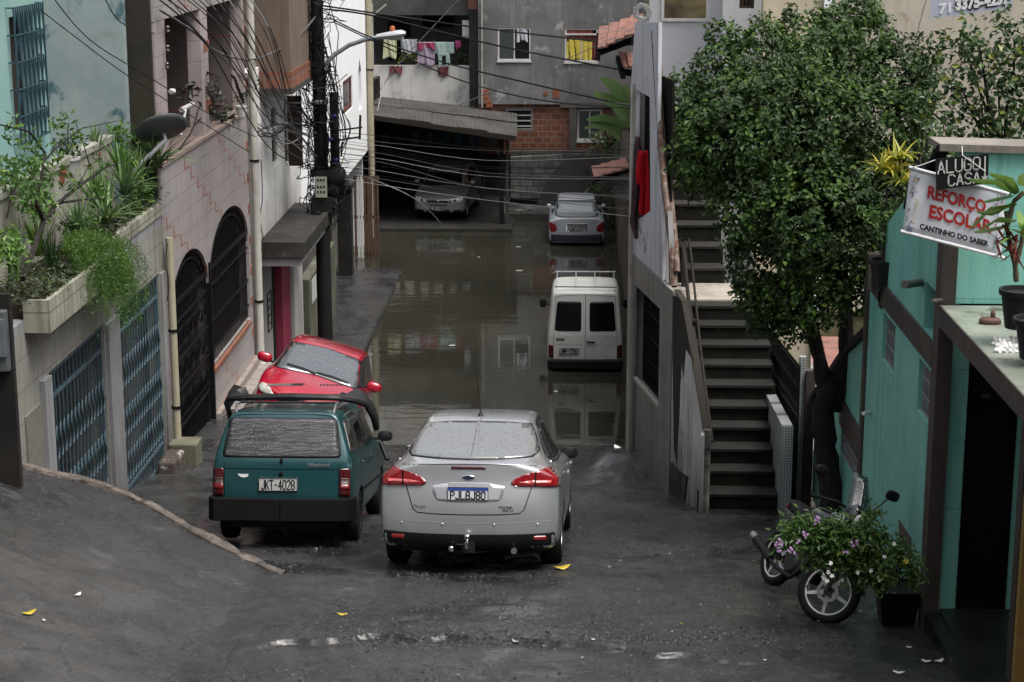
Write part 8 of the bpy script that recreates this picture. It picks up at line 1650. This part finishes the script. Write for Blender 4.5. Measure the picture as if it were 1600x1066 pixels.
for k in range(4): a = [(-1, -1, 1, -1), (1, -1, 1, 1), (1, 1, -1, 1), (-1, 1, -1, -1)][k]; m.bar(c+Vector((a[0]*r1, a[1]*r1, hh_)), c+Vector((a[2]*r1, a[3]*r1, hh_)), .03, .035)
m.build('rim', plain('black_pot2', (.010, .010, .011), .5), g)
# ================================================================ LITTER
def ground_pt(px, py, surf_=gh):
    lo, hi = 10., 60.
    for _ in range(40):
        mid = (lo+hi)/2; p = P(px, py, Y=mid); z = float(surf_(p.x, p.y))
        if p.z > z: lo = mid
        else: hi = mid
    return P(px, py, Y=lo)
def scrap(px, py, s_, mat, name, label, cat, group=None, seed=0, surf_=gh, curl=.4):
    rd = random.Random(seed); c = ground_pt(px, py, surf_)+Vector((0, 0, .012)); a = rd.uniform(0, 3.14); d = Vector((math.cos(a), math.sin(a), 0)); t = Vector((-d.y, d.x, 0)); vs = []
    for j in range(5):
        for i in range(4): u = i/3-.5; v = j/4-.5; w_ = 1-(2*v)**2*.8; vs.append(tuple(c+d*v*s_*1.4+t*u*s_*.7*w_+Vector((0, 0, abs(v)*s_*curl+rd.uniform(0, .15)*s_*curl))))
    o = mk(name, vs, [(j*4+i, j*4+i+1, j*4+i+5, j*4+i+4) for j in range(4) for i in range(3)], mat, smooth=True, recalc=False); m_ = o.modifiers.new('s', 'SOLIDIFY'); m_.thickness = .003; return tag(o, label, cat, group)
YLF = plain('yellow_leaf', (.42, .32, .02), .5); WPT = plain('fallen_white', (.7, .7, .7), .6); up2 = lambda x, y: max(float(up(x, y)), float(gh(x, y)))
scrap(878, 890, .13, YLF, 'fallen_leaf', 'large yellow leaf on the wet asphalt behind the silver sedan', 'leaf', seed=1); scrap(535, 963, .07, YLF, 'fallen_leaf', 'small yellow leaf lying on the cracked patch of asphalt', 'leaf', seed=2, surf_=up2); scrap(46, 961, .09, YLF, 'fallen_leaf', 'yellow leaf on the dusty side road at the left edge', 'leaf', seed=3, surf_=up2)
for k, (a, b, s_, l) in enumerate([(1447, 1036, .06, 'crumpled white petals, the middle of three pieces near the bottom right'), (1467, 1036, .07, 'crumpled white petals beside the porch floor edge'), (1404, 1054, .07, 'white petals nearest the bottom edge'), (1420, 1014, .04, 'thin white scrap above the crumpled petals'), (805, 1005, .06, 'grey white scrap of paper in the middle of the road'), (122, 932, .06, 'small white scrap on the dusty side road'), (69, 972, .03, 'tiny white scrap below the yellow leaf on the side road'), (965, 702, .12, 'white rubbish at the water edge by the garage corner'), (1293, 968, .05, 'white petals on the road under the motorcycle wheel'), (1345, 958, .04, 'white petals on the road left of the square black pot')]):
    scrap(a, b, s_, WPT if k not in (4,) else plain('scrap_grey', (.3, .3, .3), .6), 'litter_scrap', l, 'litter', 'white scraps and petals on the road', 20+k, up2)
rdx = random.Random(77)
for k in range(26):
    a, b = (rdx.uniform(1190, 1420), rdx.uniform(930, 975)) if k % 2 else (rdx.uniform(900, 1250), rdx.uniform(800, 1040)); scrap(a, b, rdx.uniform(.012, .024), [YLF, WPT, plain('brown_leaf', (.12, .07, .03), .7)][k % 3] if k > 2 else [YLF, WPT, WPT][k % 3], 'leaf_bit', 'tiny fallen leaf or petal scattered on the road near the motorcycle', 'leaf', 'tiny fallen leaves on the road', 100+k)
for k, (a, b) in enumerate([(748, 402), (810, 386), (811, 423), (868, 612), (706, 540)]):
    p = P(a, b, Z=.004); s_ = .04+.03*(k % 3); m = MB().add([p+Vector((-s_, -.03, 0)), p+Vector((s_, -.02, .004)), p+Vector((s_*.8, .04, .01)), p+Vector((-s_*.7, .05, .002))], [(0, 1, 2, 3)]); tag(m.build('floating_scrap', plain('float_white', (.5, .5, .48), .6)), 'small pale scrap floating on the flood water', 'litter', 'scraps floating on the flood')
p = ground_pt(962, 705); m = MB().lathe([(.03, 0), (.045, .03), (.045, .09), (.02, .12)], p, 'X', 10); tag(m.build('crumpled_can', plain('yellow_can', (.5, .35, .12), .3, .4), smooth='auto'), 'crumpled yellow can at the foot of the garage corner', 'can')
p = P(1437, 600, Y=40) if False else P(1520, 510, Z=6.17)
c = P(1547, 502, Z=6.18); m = MB(); vs, fs = ell(c, (.09, .06, .035)); m.add(vs, fs); m.add(*ell(c+Vector((.02, 0, .05)), (.02, .02, .04))); tag(m.build('rotten_fruit', plain('rotten_brown', (.09, .04, .025), .7), smooth=True), 'brown rotten husk on the porch slab', 'husk')
m = MB(); random.seed(5)
for _ in range(9): flower(m, P(1570+random.uniform(-14, 16), 540+random.uniform(-8, 8), Z=6.18)+Vector((0, 0, .015)), .05)
tag(m.build('fallen_flowers', WPT, recalc=False), 'cluster of fallen white flowers on the porch slab', 'flowers')
m = MB(); 
for a, b, r_ in (((268, 800, 21.6), (294, 783, 22), .05), ((275, 805, 21.5), (298, 792, 21.9), .045)): m.bar(P(a[0], a[1], Y=a[2]), P(b[0], b[1], Y=b[2]), r_*2, r_)
tag(m.build('broken_plank', plain('dark_plank', (.03, .018, .012), .8)), 'dark broken planks lying behind the kerb beside the teal wagon', 'planks')
m = MB().box((XL+.02, 23.9, 1.0), (XL+.26, 24.55, 2.1)); tag(m.build('broken_step', surf('broken_masonry', (.09, .07, .06), (.05, .04, .035), 3, .9, .8, 12, spots=((.3, .29, .27), .55, .8, 5)), bevel=.03), 'crumbling masonry step at the end of the blue gates', 'step')
q = thing('dish_antenna', 'small dark dish on the wall under the clay tiled awning', 'dish', P(979, 290, Y=42)); m = MB().lathe([(.0, .05), (.2, .02), (.3, -.04), (.31, -.05), (.2, .0), (.0, .03)], P(980, 291, Y=42), 'Y', 24, True); m.build('dish', plain('dish_dark', (.08, .08, .08), .4), q, smooth='auto'); MB().bar(P(980, 291, Y=42.05), P(988, 300, Y=42.2), .04).build('bracket', BLK, q)
